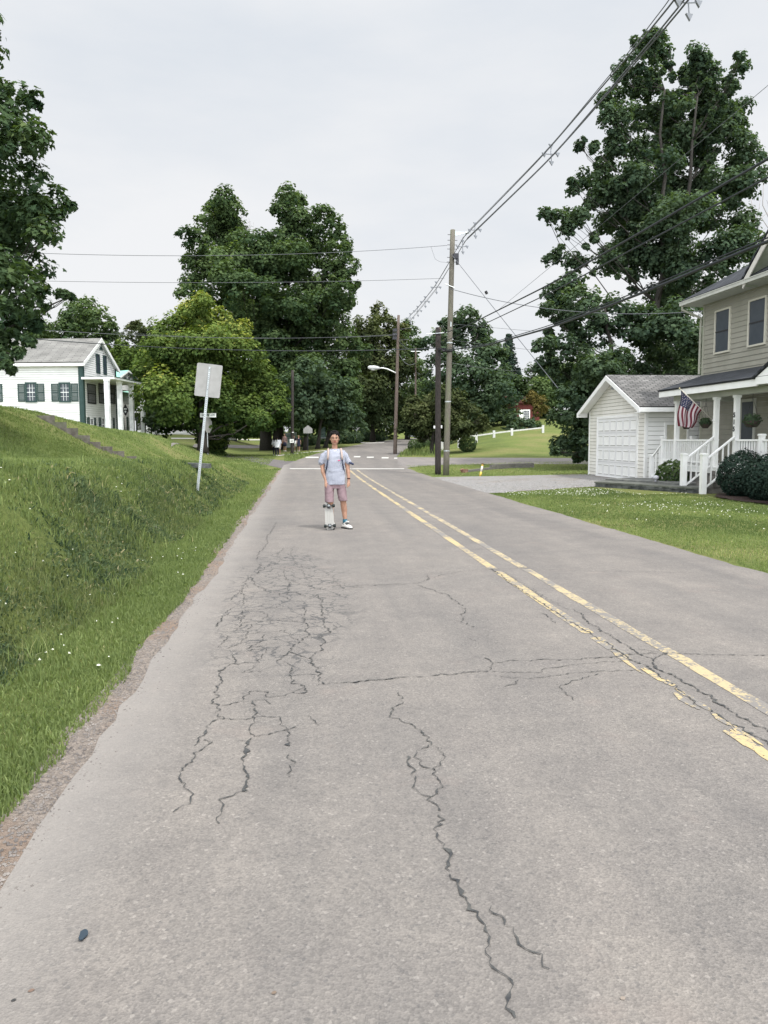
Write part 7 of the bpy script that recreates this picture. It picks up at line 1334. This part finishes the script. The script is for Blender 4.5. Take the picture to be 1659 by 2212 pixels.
def walker(label, u, vb, D_, hpx, top, bottom, hair='long', facing=1, legs='trousers', arms=(.12, .0), stride=.1, sleeve=.5, extra=None):
    b = dep(u, vb, D_); b[2] = dep(u, vb, D_)[2]; hgt = hpx/F*D_; k = hgt/1.65; G = thing('person', b, label, 'person'); f_ = facing
    P = lambda x, y, z: b+np.array([x*k, -y*k*f_, z*k]); m = MB()
    for s in (-1, 1):
        st_ = stride*s; m.cone(P(s*.08, 0, .86), P(s*.085, st_*.5, .46), .085*k, .052*k, 10); m.cone(P(s*.085, st_*.5, .46), P(s*.08, st_*.9, .08), .054*k, .034*k, 10); m.cone(P(s*.08, st_*.9, .05), P(s*.085, st_*.9+.12, .03), .035*k, .028*k, 8)
        m.cone(P(s*.16, 0, 1.33), P(s*.20, -.02*s, 1.07), .045*k, .036*k, 8); m.cone(P(s*.20, -.02*s, 1.07), P(s*(.2+arms[0]*.1), .06, .84), .034*k, .024*k, 8); m.cone(P(s*(.2+arms[0]*.1), .06, .83), P(s*(.2+arms[0]*.1), .07, .74), .026*k, .018*k, 8)
        for j in range(4): m.cone(P(s*(.2+arms[0]*.1), .05+.012*j, .76), P(s*(.195+arms[0]*.1), .055+.012*j, .69), .009*k, .007*k, 6)
        m.cone(P(s*(.2+arms[0]*.1)-s*.01, .09, .79), P(s*(.195+arms[0]*.1)-s*.02, .10, .74), .010*k, .008*k, 6)
    m.cone(P(0, 0, .9), P(0, 0, 1.28), .11*k, .12*k, 12); m.cone(P(-.12, 0, 1.34), P(.12, 0, 1.34), .05*k, .05*k, 8); m.cone(P(0, 0, 1.34), P(0, .01, 1.48), .045*k, .042*k, 8); m.ball(P(0, .01, 1.545), (.07*k, .085*k, .10*k), 12, 8); m.cone(P(0, .09, 1.55), P(0, .105, 1.53), .010*k, .012*k, 6)
    remesh(m.build('body', SKIN2, G), .016*k, 2)
    h_ = MB(); h_.ball(P(0, -.02, 1.575), (.082*k, .088*k, .092*k), 12, 8)
    if hair == 'long': h_.cone(P(0, -.07, 1.55), P(0, -.11, 1.25), .07*k, .06*k, 10)
    if hair == 'tail': h_.cone(P(0, -.09, 1.5), P(0, -.14, 1.24), .035*k, .03*k, 8)
    h_.build('hair', HAIR if hair != 'brown' else M('brown_hair', (.04, .02, .015)), G, True)
    if f_ == 1:
        e_ = MB(); [e_.ball(P(s*.028, .088, 1.555), .009*k, 6, 4) for s in (-1, 1)]; e_.build('eye', BLACK, G); MB().cone(P(-.02, .09, 1.495), P(.02, .09, 1.495), .006*k, .006*k, 6).build('lips', M('lips', (.28, .085, .07)), G)
    c = MB(); c.loft([(*P(0, 0, z), a*k, d*k) for z, a, d in top[1]], 16, 2.2)
    for s in (-1, 1):
        e = sleeve; c.cone(P(s*.15, 0, 1.33), P(s*(.17+.04*e), 0, 1.33-.30*e*1.1), .062*k, .062*k, 10)
        if sleeve > 1: c.cone(P(s*.20, 0, 1.07), P(s*.212, .05, .88), .050*k, .042*k, 10)
    remesh(c.build('top', top[0], G), .016*k, 2)
    if bottom is not None:
        if legs == 'skirt': q_ = MB(); q_.loft([(*P(0, 0, z), a*k, d*k) for z, a, d in ((.48, .17, .15), (.75, .165, .14), (.95, .14, .12))], 16); q_.build('skirt', bottom, G, True)
        else:
            q_ = MB(); q_.loft([(*P(0, 0, z), a*k, d*k) for z, a, d in ((.80, .15, .12), (.98, .14, .115))], 16)
            zl = .10 if legs == 'trousers' else .62
            for s in (-1, 1):
                st_ = stride*s; q_.cone(P(s*.08, 0, .84), P(s*.085, st_*.45, max(.46, zl)), .098*k, .078*k, 10)
                if legs == 'trousers': q_.cone(P(s*.085, st_*.5, .46), P(s*.08, st_*.9, .12), .076*k, .055*k, 10)
            remesh(q_.build('trousers' if legs == 'trousers' else 'shorts', bottom, G), .016*k, 2)
    sh3 = MB()
    for s in (-1, 1): sh3.cone(P(s*.08, stride*s*.9-.02, .035), P(s*.085, stride*s*.9+.14, .03), .045*k, .038*k, 8)
    sh3.build('shoes', WHITEP, G, True)
    return G, P, k
SKIN2 = M('skin_pale', (.42, .24, .17), rough=.6)
TW = (M('white_blouse', (.76, .76, .80), rough=.9), [(.72, .22, .17), (.80, .21, .16), (1.1, .185, .14), (1.3, .17, .12), (1.38, .10, .08), (1.41, .06, .05)])
BK = M('black_cloth', (.012, .012, .02), rough=.9); NV = M('navy_cloth', (.02, .022, .045), rough=.9); PK = M('plaid_cloth', (.10, .07, .07), (.30, .20, .18), 14, rough=.9, detail=2)
walker('walker seen from behind in a loose white top and black trousers, ponytail', 599, 984.5, 62.5, 41, TW, BK, 'tail', -1, 'trousers', sleeve=1.1)
walker('walker behind the ponytailed one, left, only her white sleeve and dark clothes showing', 593.5, 984, 63.3, 40, (M('grey_white_top', (.6, .6, .63)), [(.80, .17, .13), (1.1, .165, .125), (1.3, .16, .11), (1.38, .10, .08)]), BK, 'long', -1, 'trousers', sleeve=1.)
walker('walker with bare legs and white shorts, right of the ponytailed one', 602.5, 984.5, 63.0, 41, (M('white_top_b', (.66, .66, .70)), [(.78, .16, .13), (1.1, .16, .12), (1.3, .16, .11), (1.38, .10, .08)]), M('white_shorts', (.66, .66, .60)), 'long', -1, 'shorts', sleeve=.7)
walker('person facing us in a reddish checked shirt and dark shorts before the banner', 615.5, 975, 69, 38, (PK, [(.84, .16, .13), (1.1, .165, .125), (1.3, .165, .11), (1.38, .10, .08)]), NV, 'long', 1, 'skirt', sleeve=.9, stride=.05)
walker('person in a dark navy dress walking right of the dark thin pole', 645.5, 975, 69, 34.5, (NV, [(.52, .19, .16), (.8, .175, .14), (1.1, .15, .12), (1.3, .155, .11), (1.37, .10, .08)]), None, 'short', 1, 'none', sleeve=.25, stride=.06)
walker('person carrying a white bag, mostly hidden behind the dark thin pole', 635.5, 975, 70, 34, (BK, [(.84, .15, .12), (1.1, .15, .12), (1.3, .155, .11), (1.38, .10, .08)]), BK, 'short', 1, 'shorts', sleeve=.4, stride=.05)
bg_ = dep(639.5, 958, 69.2); setp(MB().loft([(*bg_-[0, 0, .25], .13, .05), (*bg_, .14, .06), (*bg_+[0, 0, .25], .10, .04)], 12, 4).build('tote_bag', WHITEP, None, True), 'white carrier bag hanging beside the dark thin pole', 'bag')
